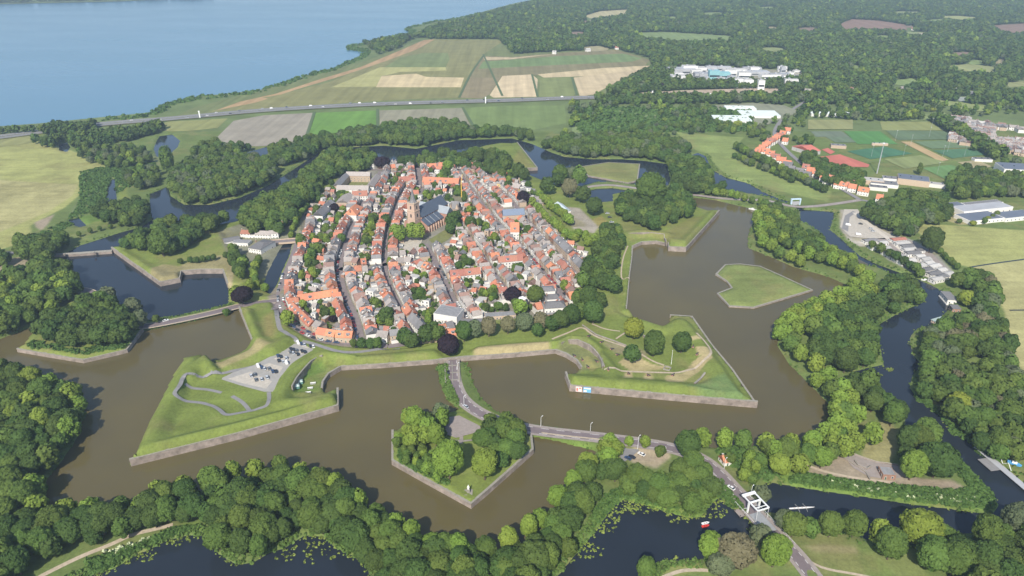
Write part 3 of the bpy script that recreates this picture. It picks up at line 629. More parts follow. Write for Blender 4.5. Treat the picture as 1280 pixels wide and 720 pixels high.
hw = GP([(-90,179),(0,171),(40,165.5),(100,157.5),(150,152.5),(200,149),(250,144.5),(320,138),(400,133),(480,129.3),(560,127),(640,125),(700,122.5),(745,121.3),(800,120.6),(860,119.9),(920,119),(980,118),(1040,117),(1150,116),(1300,115)], 2.5)
ribbon('motorway', hw, 0, 31, mat('verge', (0.20,0.20,0.10), 0.95, noise=0.2, scale=0.05), 0, 2.3, 12)
ribbon('motorway', hw, 7.2, 11.5, HWY, 0, 2.5, 12); ribbon('motorway', hw, -7.2, 11.5, HWY, 0, 2.5, 12)
gr = ribbon('guard_rail', hw, 0, 0.35, STEELW, 0.8, 2.5, 12, kind=None); tag(gr, 'long pale guard rail along the middle of the distant motorway', 'guard rail')
RH = RW
PATHS = [
 ([(320,457),(300,462),(275,470),(250,474),(236,474),(230,480),(227,490),(219,500),(224,503),(250,504),(265,508),(275,514),(282,522),(298,519),(312,516),(322,514),(335,510),(337,500),(336,490)], 4, 2.6, GREYP),
 ([(233,484),(245,486),(260,487),(277,491)], 4, 2.4, GREYP), ([(290,495),(302,502),(308,508),(312,514)], 4, 2.6, GREYP),
 ([(345,385),(347,400),(350,415),(358,421),(367,426),(372,430)], 3, 3.4, GREYP), ([(378,428),(395,432),(412,438),(428,442),(445,442),(462,440),(480,437),(500,436)], 4, 3.2, GREYP),
 ([(48,722),(75,708),(107,693),(140,680),(165,668),(190,662),(216,656)], 1.3, 2.6, SAND),
 ([(60,318),(55,325),(66,333),(80,342)], 1.5, 2, SAND),
 ([(665,540),(700,545),(740,549),(770,553)], 1.6, 1.2, SAND),
 ([(690,424),(715,414),(728,408),(740,419),(760,427),(782,434),(800,442),(815,452),(830,457)], 5, 1.6, SAND),
 ([(740,405),(757,412),(775,414)], 5, 1.4, SAND), ([(770,424),(790,410),(800,405)], 5, 1.4, SAND),
 ([(755,463),(790,464),(830,465),(850,466),(880,455),(890,445),(885,432),(870,420)], 6, 1.8, SAND),
 ([(1013,704),(1035,712),(1060,716),(1090,722)], 1.3, 1.5, SAND),
 ([(828,722),(850,713),(870,712),(885,713)], 1.3, 2.0, SAND),
 ([(1210,462),(1205,470),(1200,480)], 1.3, 3.0, GREYP),
 ([(575,530),(577,545),(576,555)], 4, 2.2, PAVE), ([(562,550),(580,552),(600,548)], 4, 1.6, PAVE),
 ([(1000,578),(1030,590),(1070,598),(1120,604)], 1.3, 2.0, SAND),
 ([(792,345),(778,350),(776,340),(779,320),(785,306)], 4.5, 1.2, SAND),
 ([(350,376),(342,390)], 3, 4, STREET)]
for p, z, wd, m in PATHS: ribbon('footpath', GP(p, z), 0, wd, m, 0.14, None, 3)
# car parks, yards and squares
def drape_poly(name, px, z, m, dz=0.1, h=None):
    P = GP(px, z); xs = [p[0] for p in P]; ys = [p[1] for p in P]
    zz = h if h is not None else max(TH(x, y) for x, y in P)
    return flat(name, P, zz+dz, m)
drape_poly('car_park', CARPARK, 4, mat('pale_asphalt', (0.30, 0.29, 0.27), .9, noise=.1, scale=.3), 0.10, 4.15)
for p in ([(285,474),(313,465),(340,477),(333,486),(305,480)], [(322,461),(336,454),(354,459),(349,467)], [(342,449),(353,443.5),(364,449),(359,454)], [(359,441),(366,436.5),(380,440.5),(375,445)], [(371,431),(379,429),(389,433.5),(384,436)]):
    drape_poly('parking_bays', p, 4, GRAVEL, 0.12, 4.15)
drape_poly('car_park', [(706,272),(720,270),(745,289),(742,293),(717,291)], 2.5, PAVE, 0.35, 2.6)
drape_poly('car_park', [(777,551),(803,556),(801,562),(778,580),(775,570),(777,560)], 1.6, GREYP, 0.35, 1.5)
drape_poly('forecourt', [(556,528),(562,522),(574,520),(602,534),(596,541),(570,548),(556,543)], 3.6, PAVE, 0.35, 3.7)
drape_poly('terrace', [(1050,565),(1060,563),(1080,574),(1104,580),(1122,583),(1126,598),(1105,599),(1085,596),(1066,585)], 1.3, PAVE, 0.25, 1.4)
drape_poly('car_park', [(1055,262),(1072,262),(1083,277),(1110,292),(1128,297),(1118,300),(1080,298),(1062,296),(1050,284)], 1.3, GRAVEL, 0.3, 1.4)
drape_poly('mobile_home_yard', [(1080,299),(1130,297),(1160,312),(1190,342),(1180,350),(1150,343),(1115,325),(1090,310)], 1.3, PAVE, 0.3, 1.4)
for p in ([(1052,286),(1056,270),(1066,264),(1070,266),(1062,272),(1060,290)], ):
    drape_poly('gravel_track', p, 1.3, GREYP, 0.33, 1.4)
ribbon('gravel_track', GP([(1068,266),(1085,280),(1100,291),(1112,300),(1135,320),(1160,338)], 1.4), 0, 5, mat('pale_track', (0.50,0.46,0.40), 0.95, noise=0.1), 0.36, 1.4)
# town streets
STREETS = {
 'shadowed street': [(452,430),(445,400),(434,376),(427,359),(424,336),(426,325),(431,310),(437,292),(446,274),(453,257),(462,243),(471,229),(476,214)],
 'church lane': [(523,428),(518,417),(504,392),(497,377),(490,364),(483,347),(481,337),(481,324),(482,312),(484,298),(487,284),(493,267),(499,250),(505,240),(509,233)],
 'sloping street': [(592,414),(580,398),(569,381),(560,362),(549,338),(540,321),(531,305)],
 'pale street': [(718,386),(712,380),(700,366),(690,354),(680,343),(671,333),(660,320),(649,306),(637,294),(624,281),(613,268),(602,254),(592,241),(582,228),(571,212)],
 'middle lane': [(644,380),(630,358),(620,345),(611,331),(600,315),(588,299),(577,285),(569,273)],
 'northern street': [(521,207),(523,222),(526,238),(528,247)],
 'eastern street': [(735,362),(722,345),(714,336),(700,320),(684,303),(674,293),(662,280),(648,262),(634,246),(620,234),(607,216)],
 'quay street': [(381,276),(374,300),(364,327),(354,350),(349,372),(357,394),(370,409),(386,419),(405,425),(428,428),(452,430),(485,433)],
 'southern street': [(485,433),(523,428),(555,424),(592,414),(640,404),(690,396),(716,384)],
 'rampart street': [(428,207),(476,214),(521,208),(571,211),(607,216)],
 'cross street': [(424,336),(453,340),(481,330),(515,326),(549,338)],
}
SW = {k: chaikin(GP(v, 2.5), 1) for k, v in STREETS.items()}
for k, P in SW.items(): ribbon('street', P, 0, 6.2 if 'lane' not in k else 4.5, STREET, 0.16, 2.62, 4, curve=False)
drape_poly('church_square', [(495,300),(510,290),(528,300),(522,316),(498,318)], 2.5, GRAVEL, 0.3, 2.5)
drape_poly('churchyard', [(536,300),(560,285),(575,285),(560,300),(545,308)], 2.5, mat('churchyard_grass', (0.16,0.17,0.06), .95, noise=.2, scale=.3), 0.3, 2.5)
# hamlet lanes north east, motorway exit road
ribbon('road', GP([(1075,250),(1050,235),(1015,215),(990,195),(975,180),(965,165),(985,140),(1010,125)], 1.5), 0, 6, GREYP, 0.3, 1.6)
ribbon('road', GP([(1075,250),(1110,256),(1150,262)], 1.5), 0, 5, GREYP, 0.3, 1.6)
ribbon('ditch_water', GP([(1262,388),(1400,386)], 1.3), 0, 1.6, W_BLUE, 0.3, 1.2)
ribbon('ditch_water', GP([(1213,334),(1245,329),(1290,323),(1400,308)], 1.3), 0, 1.8, W_BLUE, 0.32, 1.2)
for p in ([(628,120),(604,68)], [(672,121),(665,93)], [(721,119),(715,97)], [(393,140),(384,168)], [(472,136),(472,160)], [(578,134),(592,158)], [(574,122),(588,92),(604,70)]):
    ribbon('ditch', GP(p, 1.3), 0, 4.5, mat('ditch_green', (0.085,0.125,0.055), .95), 0.6, 1.2)
# ------------------------------------------------------------------ fortress walls
for line, P, hw_, lab in WALLS:
    L2 = resample(line, 6); a2 = sum(P[i][0]*P[(i+1)%len(P)][1]-P[(i+1)%len(P)][0]*P[i][1] for i in range(len(P))); sg = 1 if a2 > 0 else -1
    closed = line[0] == line[-1]
    N = normals(L2); V = []; F = []; V2 = []; F2 = []
    if closed:
        N[0] = N[-1] = tuple(np.array(N[0])+np.array(N[-1]))
    r = empty('fortress_wall', (*L2[0], 0), 0, lab, 'wall', 'brick walls of the fortress')
    ox, oy = L2[0]
    for (x, y), (a, b) in zip(L2, N):
        a *= sg; b *= sg
        V += [(x-a*.25-ox, y-b*.25-oy, -1.3), (x-ox, y-oy, hw_-.35), (x+a*.9-ox, y+b*.9-oy, hw_-.35), (x+a*.9-ox, y+b*.9-oy, -1.3)]
        V2 += [(x-a*.12-ox, y-b*.12-oy, hw_-.347), (x-a*.12-ox, y-b*.12-oy, hw_), (x+a*1.25-ox, y+b*1.25-oy, hw_+.04), (x+a*1.25-ox, y+b*1.25-oy, hw_-.347)]
    k = len(L2)
    for i in range(k-1):
        for j in range(4):
            q = (4*i+j, 4*i+4+j, 4*i+4+(j+1) % 4, 4*i+(j+1) % 4)
            F.append(q if sg < 0 else q[::-1]); F2.append(q if sg < 0 else q[::-1])
    for FF in (F, F2): FF += [(0,1,2,3), (4*k-1,4*k-2,4*k-3,4*k-4)]
    obj('brick_face', newmesh('brick_face', V, F, [WALLBR]), r); obj('coping', newmesh('coping', V2, F2, [COPING]), r)
# stone dam closing the far left moat
def thick_wall(name, px, z, th, h, m, lab, cat, grp=None, z0=-1.2, cop=True):
    P = resample(GP(px, z), 5); N = normals(P); ox, oy = P[0]
    r = empty(name, (ox, oy, 0), 0, lab, cat, grp)
    V = []; HT = [h]*len(P)
    if name == 'retaining_wall':
        HT = []; P3 = []
        for (x, y), (a, b) in zip(P, N):
            ha, hb_ = TH(x+a*3.2, y+b*3.2), TH(x-a*3.2, y-b*3.2); s_ = 1 if ha < hb_ else -1
            if abs(ha-hb_) > .8: P3.append((x+a*s_*1.1, y+b*s_*1.1))
            else: P3.append((x, y))
            HT.append(max(h if abs(ha-hb_) <= .8 else -9, max(ha, hb_)-.3, min(ha, hb_)+.9))
        P = P3
    for (x, y), (a, b), h in zip(P, N, HT): V += [(x-a*th/2-ox, y-b*th/2-oy, z0), (x-a*th/2-ox, y-b*th/2-oy, h), (x+a*th/2-ox, y+b*th/2-oy, h), (x+a*th/2-ox, y+b*th/2-oy, z0)]
    F = []
    for i in range(len(P)-1): F += [(4*i+j, 4*i+4+j, 4*i+4+(j+1) % 4, 4*i+(j+1) % 4)[::-1] for j in range(4)]
    F += [(0,1,2,3), (4*len(P)-1,4*len(P)-2,4*len(P)-3,4*len(P)-4)]
    obj('masonry', newmesh('masonry', V, F, [m]), r)
    if cop:
        V2 = []
        for (x, y), (a, b), h in zip(P, N, HT): V2 += [(x-a*(th/2+.1)-ox, y-b*(th/2+.1)-oy, h+.003), (x-ox, y-oy, h+(.6 if th > 2 else .2)), (x+a*(th/2+.1)-ox, y+b*(th/2+.1)-oy, h+.003)]
        F2 = []
        for i in range(len(P)-1): F2 += [(3*i, 3*i+3, 3*i+4, 3*i+1)[::-1], (3*i+1, 3*i+4, 3*i+5, 3*i+2)[::-1]]
        F2 += [(0,1,2), (3*len(P)-1, 3*len(P)-2, 3*len(P)-3)]
        obj('coping', newmesh('coping', V2, F2, [COPING]), r)
    return r
dam = thick_wall('stone_dam', [(69,321),(100,319),(141,316)], 0, 4.5, 2.4, WALLBR, 'thick old brick dam across the moat with small turrets on its crest', 'dam')
for u, v in ((81,319.5),(118,317.2)):
    x, y = G(u, v, 2.4); b_ = MB(); b_.cyl(0, 0, 2.6, 4.2, 1.0, 0.9, WALLBR, 10); b_.cyl(0, 0, 4.2, 5.0, 1.1, 0.1, COPING, 10)
    t = b_.build('turret', dam, (x-dam.location.x, y-dam.location.y, 0))
LOWW = [([(404,451),(397,452),(388,459),(378,470),(370,480),(364,491)], 3.6, 1.0, 7.2, 'curved dark retaining wall of the sunken flank beside the car park'),
 ([(700,432),(708,427),(722,428),(738,436),(750,446),(757,463)], 4, 1.0, 6.8, 'curved grey retaining wall around the sunken yard left of the museum trees'),
 ([(728,407),(745,419),(765,426),(783,433)], 5.2, 1.0, 6.4, 'long dark brick parapet leading to the museum entrance'),
 ([(804,421),(810,424),(816,432)], 5.4, 1.2, 7.6, 'short brick facade wall of the sunken museum entrance'),
 ([(870,481),(878,473),(883,468)], 6.6, 1.4, 9.2, 'small pale brick casemate front near the right tip of the museum bastion'),
 ([(755,463),(754,452),(755,446)], 4.6, 0.9, 6.2, 'white painted straight wall piece right of the sunken yard'),
 ([(785,294),(800,293),(815,293),(831,295),(834,304)], 5, 1.0, 6.2, 'brick retaining wall in the low flank of the wooded bastion'),
 ([(1052,571),(1065,580),(1082,591),(1087,600)], 1.4, 0.5, 2.6, 'long dark fence wall crossing the sandy yard by the lower canal'),
 ([(1062,566),(1080,573),(1095,578),(1110,580),(1122,582)], 1.5, 0.5, 2.6, 'low rear wall of the paved yard by the lower canal'),
 ([(1068,577),(1072,582),(1083,587),(1088,584)], 1.5, 0.6, 3.0, 'white and dark low ruined wall inside the paved yard')]
for p, z, th, h, lab in LOWW: thick_wall('retaining_wall', p, z, th*.8, z+(h-z)*.75, WALLBR, lab, 'wall', 'low walls inside the fortress works', z-1.5)
print('setting', time.time()-T0)

# the air itself: one closed box of thin even haze
hz = bpy.data.materials.new('air'); hz.use_nodes = True; hn = hz.node_tree.nodes; hn.clear()
ho = hn.new('ShaderNodeOutputMaterial'); pv = hn.new('ShaderNodeVolumePrincipled'); pv.inputs['Color'].default_value = (0.62, 0.80, 1.0, 1); pv.inputs['Density'].default_value = 0.000138; pv.inputs['Anisotropy'].default_value = 0.2
hz.node_tree.links.new(pv.outputs[0], ho.inputs['Volume'])
hb = MB(); hb.box(-7200, 7200, -900, 5900, -4, 290, hz); tag(hb.build('haze'), 'thin pale blue summer haze filling the air over the whole landscape', 'haze', kind='stuff')
# ------------------------------------------------------------------ trees
def crown_mesh(name, seed, m, R=1.0, Hh_=1.0, nl=34, nleaf=4200, ls=0.13, shape='round'):
    """leaf clumps spread over many uneven lobes; unit crown: radius R, height Hh_, base at z=0"""
    r = np.random.default_rng(seed)
    i = np.arange(nl); ph = i*2.399963+r.random(nl)*.7; zz = 1-2*(i+.5)/nl*0.86
    rad = np.sqrt(np.maximum(0, 1-zz*zz)); k = 0.62+0.16*r.random(nl)
    if shape == 'tall': rad = np.maximum(rad, .6)*0.95
    C = np.stack([np.cos(ph)*rad*k*R, np.sin(ph)*rad*k*R, (0.5+zz*.5*k*1.12)*Hh_], 1)
    lr = (0.30+0.16*r.random(nl))*R*(34/max(34, nl))**.35*(1.0)
    if shape == 'cone': C[:, :2] *= (1.05-C[:, 2:3]/Hh_*0.75); lr *= 0.8
    C = np.concatenate([C, np.array([[0, 0, .42*Hh_]])]); lr = np.append(lr, 0.62*min(R, Hh_*.8))
    wts = lr**2/np.sum(lr**2); li = r.choice(nl+1, nleaf*2, p=wts)
    d = r.normal(size=(nleaf*2, 3)); d /= np.linalg.norm(d, axis=1)[:, None]
    sc = np.array([1, 1, 0.86*(Hh_/R/1.6 if shape != 'round' else 1)])
    p = C[li]+d*lr[li][:, None]*(0.86+.2*r.random(nleaf*2)[:, None])*sc
    dist = np.linalg.norm((p[:, None]-C[None])/sc, axis=2)/lr[None]; dist[np.arange(len(li)), li] = 9
    ok = dist.min(1) > 0.82; ok &= p[:, 2] > 0.02*Hh_
    p, d = p[ok][:nleaf], d[ok][:nleaf]; n_ = len(p)
    out = p-np.array([0, 0, .45*Hh_]); out /= np.linalg.norm(out, axis=1)[:, None]
    nr = d*.8+out*.35+r.normal(size=(n_, 3))*.38; nr /= np.linalg.norm(nr, axis=1)[:, None]
    t = np.cross(nr, r.normal(size=(n_, 3))); t /= np.linalg.norm(t, axis=1)[:, None]; b = np.cross(nr, t)
    s = ls*(0.6+.8*r.random((n_, 1)))*R
    V = np.stack([p-t*s-b*s*.7, p+t*s-b*s*.5, p+t*s*.8+b*s, p-t*s*.9+b*s*.8], 1).reshape(-1, 3)
    Q = np.arange(n_*4).reshape(-1, 4)
    # shaded inner mass so that one does not look straight through
    core = []; cq = []; nu, nv = 10, 6
    for a in range(nv+1):
        th = math.pi*a/nv
        for c in range(nu):
            f = 2*math.pi*c/nu; rr = 0.66*(1 if shape != 'cone' else (1.05-(0.5-math.cos(th)*-.5)*.6)); core.append((math.sin(th)*math.cos(f)*rr*R, math.sin(th)*math.sin(f)*rr*R, (.48+math.cos(th)*.38)*Hh_))
    for a in range(nv):
        for c in range(nu): cq.append((a*nu+c, (a+1)*nu+c, (a+1)*nu+(c+1) % nu, a*nu+(c+1) % nu))
    Q = np.concatenate([Q, np.array(cq)+len(V)]); V = np.concatenate([V, np.array(core)])
    return newquads(name, V, Q, m)
def trunk_mesh():
    b = MB(); b.cyl(0, 0, -0.1, 1.0, 0.055, 0.035, BARK, 7)
    for k in range(5):
        a = k*1.26+.4; b.bar((0, 0, .55+.06*k), (.34*math.cos(a), .34*math.sin(a), 1.05+.05*k), .028, BARK)
    return b.mesh('trunk')
TRUNK = trunk_mesh()
SPEC = {  # species: (name, word, category, material, crown radius m, crown height, trunk part, shape, seeds)
 'oak': ('oak_tree', 'dark oak', F_OAK, 2.0, 'round'), 'lime': ('linden_tree', 'bright linden', F_LIME, 2.5, 'round'),
 'ash': ('ash_tree', 'green ash', F_MID, 2.2, 'round'), 'willow': ('willow_tree', 'pale willow', F_WIL, 1.8, 'round'),
 'gold': ('golden_tree', 'golden tree', F_YEL, 1.6, 'round'), 'tan': ('poplar_tree', 'olive poplar', F_TAN, 1.9, 'tall'),
 'copper': ('copper_beech', 'purple copper beech', F_COP, 1.5, 'round'), 'poplar': ('columnar_poplar', 'narrow poplar', F_MID, 4.6, 'tall')}
NEAR = {}; MID = {}; FAR = {}
ci = 0
for k, (nm, wd, m, asp, shp) in SPEC.items():
    nv_ = 4 if k in ('oak', 'lime', 'ash') else 2
    NEAR[k] = [crown_mesh('crown', 100+ci*10+j, m, 1, asp, 84+9*j, 9000, 0.055, shp) for j in range(nv_)]
    MID[k] = [crown_mesh('crown_mid', 300+ci*10+j, m, 1, asp, 26, 1300, 0.115, shp) for j in range(2)]
    FAR[k] = [crown_mesh('crown_far', 500+ci*10+j, m, 1, asp, 9, 110, 0.32, shp) for j in range(2)]
    ci += 1
TREES = []      # dict(sp, x, y, r, zone)
def t_add(sp, x, y, r, zone, hs=1.0, row=1): TREES.append(dict(sp=sp, x=x, y=y, r=r, zone=zone, hs=hs, row=row))
def pick(mix):
    a = random.random()*sum(w_ for _, w_ in mix)
    for s, w_ in mix:
        a -= w_
        if a <= 0: return s
    return mix[0][0]
def fill(px, zone, mix, r=5.5, sp_=8.5, z=9, jit=0.3, excl=()):
    P = GP(px, z); xs = [p[0] for p in P]; ys = [p[1] for p in P]; pts = []; row = 0
    y = min(ys)
    while y < max(ys):
        x = min(xs)+(row % 2)*sp_/2
        while x < max(xs):
            pts.append((x+random.uniform(-1, 1)*sp_*jit, y+random.uniform(-1, 1)*sp_*jit)); x += sp_
        y += sp_*.87; row += 1
    if not pts: return
    A = np.array(pts); ok = inside(A[:, 0], A[:, 1], P)
    for e in excl: ok &= ~inside(A[:, 0], A[:, 1], e)
    for (x, y), o in zip(pts, ok):
        if o and THq(x, y) > 0.25: t_add(pick(mix), x, y, r*random.uniform(.74, 1.2), zone, row=0)
def rowt(px, zone, mix, r=5, step=9, z=9, jit=0.8):
    for x, y in resample(GP(px, z), step):
        for _ in range(9):
            if THq(x, y) <= 0.1: y -= 2.0
        if THq(x, y) > 0.1: t_add(pick(mix), x+random.uniform(-jit, jit), y+random.uniform(-jit, jit), r*random.uniform(.88, 1.12), zone)
def one(u, v, rpx, sp, zone, z=8):
    """u, v: middle of the crown in the photograph, rpx: its half width there"""
    x, y = G(u, v, z); dep = math.hypot(math.hypot(x, y), CAMH-z); t_add(sp, x, y, rpx*dep/FPX*1.02/0.97, zone)
OAKY = [('oak', 7), ('ash', 3)]; MIXD = [('oak', 4), ('ash', 5), ('lime', 1), ('willow', .8)]
# near belt
fill([(-60,452),(30,460),(62,477),(84,492),(98,508),(92,535),(70,560),(48,590),(45,615),(52,640),(45,690),(25,725),(-60,770)], 'the wood at the bottom left', [('oak', 6), ('ash', 3), ('lime', 1)], 6.0, 9.0)
rowt([(62,478),(90,492),(102,510),(95,540),(72,568),(52,598),(46,622)], 'the water edge of the bottom left wood', [('lime', 3), ('ash', 2)], 5.0, 9)
rowt([(60,645),(82,640),(112,634),(150,627),(176,631),(200,610),(226,606),(262,592),(290,587),(320,588),(352,575),(375,583),(395,589),(420,603),(446,620),(470,634),(494,650),(516,663),(540,673),(572,683),(607,680),(637,675),(660,655),(675,640),(697,613),(717,594),(735,577),(757,560)], 'the near shore row of the brown moat', [('lime', 6), ('ash', 1)], 4.8, 9.3)
fill([(40,660),(80,650),(150,640),(200,624),(260,604),(340,598),(395,602),(445,630),(490,658),(540,684),(600,692),(645,686),(680,655),(705,622),(725,598),(745,575),(750,590),(748,612),(727,638),(722,668),(705,700),(690,730),(480,735),(460,700),(440,682),(415,662),(392,655),(360,668),(325,695),(288,695),(262,680),(250,655),(215,645),(165,660),(140,670),(107,684),(55,700),(30,700)], 'the dark belt behind the near row', [('oak', 7), ('ash', 4)], 5.8, 8.2, 6)
fill([(480,712),(640,700),(700,690),(695,760),(640,790),(500,780)], 'the bottom edge wood', OAKY, 6, 9)
fill([(742,572),(755,566),(778,580),(796,586),(826,590),(838,582),(846,572),(872,572),(888,592),(896,612),(880,628),(868,638),(830,622),(790,606),(778,606),(770,590),(752,600)], 'the clump between road and dark pond', [('ash', 6), ('oak', 4)], 4.8, 7)
rowt([(764,552),(772,558),(762,568)], 'the clump by the sandy car park', [('lime', 1)], 4.2, 7)
for a in ((786,556,5,'lime'),(806,559,6,'lime'),(825,568,6.5,'ash'),(858,571,14,'oak')): one(*a, 'the sandy car park beside the causeway', 3)
# belt round the right hand moat
rowt([(946,268),(950,285),(955,302),(975,314),(1002,325),(1030,334),(1055,343),(1078,351),(1092,360),(1082,370)], 'the bright row on the far right bank', [('lime', 5), ('ash', 1)], 5.0, 9)
rowt([(954,262),(962,285),(985,303),(1012,316),(1040,325),(1066,333),(1085,345)], 'the bright row on the far right bank', [('lime', 4), ('ash', 3)], 5.2, 9)
rowt([(958,262),(985,280),(1010,300),(1040,315),(1065,325)], 'the bright row on the far right bank', [('lime', 3), ('ash', 3)], 5.2, 9)
rowt([(1078,362),(1048,370),(1018,377),(997,386),(982,397),(972,410),(969,428),(979,444),(996,457),(1013,471),(1029,486),(1041,500),(1049,515),(1046,530),(1034,540),(1013,552),(990,554),(960,553),(930,550),(905,548),(880,548)], 'the bright row on the right moat bank', [('lime', 8), ('ash', 1)], 5.0, 8.6)
rowt([(1080,366),(1050,375),(1022,383),(1001,392),(988,403),(981,415),(980,430),(990,445),(1006,458),(1023,472),(1039,487),(1051,501),(1058,516),(1054,532),(1042,543)], 'the bright row on the right moat bank', [('lime', 6), ('ash', 1)], 5.0, 9.5)
rowt([(1075,370),(1050,380),(1022,390),(1003,400),(994,412),(990,430),(1000,442),(1020,455),(1036,470),(1050,485),(1063,500),(1070,518),(1062,535),(1040,552),(1015,560),(990,560),(960,557)], 'the row behind the right moat bank', [('lime', 4), ('ash', 2)], 5.0, 8.8)
fill([(1020,388),(1045,380),(1075,372),(1100,378),(1098,395),(1086,405),(1094,420),(1102,438),(1090,448),(1062,455),(1040,450),(1022,446),(1010,430),(1010,410)], 'the spur left of the dark canal', OAKY, 6, 9)
fill([(1105,345),(1130,345),(1150,358),(1154,376),(1138,383),(1118,386),(1104,372)], 'the small round wood by the houseboats', OAKY, 6, 9)
fill([(1048,458),(1070,470),(1095,480),(1115,498),(1130,518),(1128,532),(1112,518),(1088,500),(1062,478)], 'the dark row beside the right canal', OAKY, 5.5, 8.5)
fill([(960,290),(1000,290),(1022,292),(1028,310),(1010,315),(985,305)], 'the dark wood by the sluice pond', OAKY, 6, 9)
fill([(950,250),(985,262),(998,275),(1000,290),(975,285),(955,275)], 'the mixed trees by the sluice', MIXD, 5, 8)
fill([(1125,545),(1142,536),(1165,536),(1176,550),(1170,565),(1186,575),(1186,592),(1178,600),(1160,598),(1146,590),(1130,575)], 'the clump on the lower right point', OAKY, 6, 8.5)
one(1140,588,13,'lime','the clump on the lower right point'); one(1170,585,17,'oak','the clump on the lower right point')
rowt([(968,560),(985,562),(1010,566),(1040,562),(1070,552),(1090,545)], 'the row above the sandy yard', [('lime', 1), ('ash', 1)], 5.5, 9)
rowt([(975,580),(1000,578),(1030,572)], 'the row above the sandy yard', [('lime', 2), ('ash', 1)], 5.5, 10)
fill([(905,558),(950,560),(962,575),(950,590),(938,600),(925,590),(915,575)], 'the garden of the small orange roofed house', [('ash', 3), ('lime', 2), ('willow', 1)], 3.2, 8)
one(952,618,9,'willow','the shore above the white drawbridge',4)
# lower right bank
for a in ((980,655,11,'willow'),(991,664,13,'ash'),(1010,664,10,'ash'),(1037,664,13,'ash'),(1066,665,13,'ash'),(1098,674,10,'lime'),(1111,692,14,'ash'),(1150,672,20,'gold'),(1177,682,13,'ash'),(1166,706,17,'ash'),(967,701,17,'lime'),(951,673,10,'willow'),(918,702,20,'tan'),(888,690,13,'lime'),(807,716,12,'ash'),(900,712,14,'willow'),(1190,715,16,'ash'),(1270,665,16,'willow')):
    one(*a, 'the south bank of the lower canal', 5)
fill([(1190,668),(1230,662),(1290,662),(1320,780),(1180,780),(1190,700)], 'the dark wood at the bottom right', [('oak', 5), ('ash', 1)], 6.5, 9.5)
# right hand wood
RW_EX = [GP([(1188,452),(1222,452),(1228,470),(1196,476)], 2), GP([(1172,360),(1216,362),(1222,392),(1205,397),(1188,410),(1160,414),(1165,395)], 2), GP([(1172,366),(1214,366),(1218,390),(1200,397),(1185,405),(1165,408),(1165,395)], 12)]
fill([(1147,424),(1168,407),(1188,400),(1200,392),(1188,364),(1196,345),(1215,340),(1236,345),(1250,362),(1254,385),(1256,410),(1264,432),(1274,458),(1285,480),(1300,560),(1285,575),(1262,570),(1236,558),(1212,543),(1190,525),(1168,503),(1150,485),(1146,470),(1160,455),(1148,438)], 'the wood right of the dark canal', [('ash', 6), ('oak', 5), ('willow', 2), ('tan', .7)], 5.6, 9, excl=RW_EX)
one(1198,508,12,'gold','the wood right of the dark canal'); one(1209,373,8,'gold','the houseboat garden')
rowt([(1142,482),(1158,500),(1178,518)], 'the willow fringe right of the dark canal', [('willow', 1)], 5, 11)
# ravelins
fill([(52,415),(62,398),(85,387),(110,376),(130,376),(148,385),(165,398),(172,412),(150,425),(120,432),(92,430),(62,420)], 'the left ravelin island', [('oak', 6), ('ash', 1)], 5.8, 8.5)
for a in ((165,385,9,'willow'),(135,372,9,'willow'),(174,400,8,'willow'),(126,378,8,'ash')): one(*a, 'the left ravelin island')
fill([(497,520),(515,514),(530,518),(552,520),(556,532),(553,545),(540,555),(520,558),(502,548)], 'the left half of the near ravelin', [('lime', 7), ('ash', 2)], 4.4, 6.8)
for a in ((562,593,18,'lime'),(606,594,17,'lime'),(520,535,12,'lime'),(536,545,10,'lime'),(551,520,9,'willow')): one(*a, 'the near ravelin beside its small statue', 7)
fill([(608,522),(622,520),(650,530),(660,540),(655,560),(640,575),(628,585),(610,575),(598,562),(598,545)], 'the right half of the near ravelin', [('ash', 6), ('oak', 2), ('lime', 1)], 5, 8)
fill([(496,548),(497,574),(545,600),(562,604),(556,585),(540,566),(520,560),(506,546)], 'the left edge of the near ravelin', [('lime', 2), ('ash', 3)], 2.6, 5.0, 6)
# fortress trees
for a in ((561,437,13,'copper'),(534,424,10,'oak'),(506,426,9,'oak'),(515,429,9,'oak'),(548,424,9,'ash'),(580,424,11,'oak'),(472,430,6,'ash'),(442,431,4,'ash'),(452,431,6,'oak'),(463,430,6,'oak')): one(*a, 'the row below the southern orange terrace', 7)
rowt([(592,418),(612,417),(634,413),(655,410),(675,407)], 'the olive poplar row below the town', [('tan', 3), ('willow', 1)], 6.5, 9, 8)
for a in ((672,421,7,'oak'),(700,410,11,'oak'),(714,404,11,'oak'),(725,399,9,'ash'),(741,403,13,'oak'),(735,385,12,'oak'),(722,382,8,'ash'),(748,385,9,'oak'),(727,391,6,'gold'),(690,412,9,'oak')): one(*a, 'the clump left of the museum bastion', 6)
for a in ((791,424,12,'gold'),(789,454,10,'oak'),(816,446,13,'oak'),(851,441,12,'oak'),(766,367,10,'oak'),(820,414,0.1,'oak')):
    if a[2] > 1: one(*a, 'the museum bastion lawn', 5)
TREES[-6]['sp'] = TREES[-6]['sp']
fill([(757,284),(772,287),(778,300),(772,315),(768,328),(766,345),(765,355),(755,360),(742,358),(728,356),(722,350),(735,335),(745,318),(752,300)], 'the dark row east of the town', OAKY, 5.2, 8.5)
rowt([(665,257),(675,266),(686,277),(697,286),(707,296),(720,303),(735,309)], 'the orchard row beside the eastern street', [('lime', 1)], 3.8, 8, 5)
rowt([(675,250),(688,262),(700,272),(712,282)], 'the orchard row beside the eastern street', [('lime', 1)], 3.8, 8, 5)
rowt([(722,297),(732,303),(742,309)], 'the orchard row beside the eastern street', [('lime', 1)], 4.2, 8, 5)
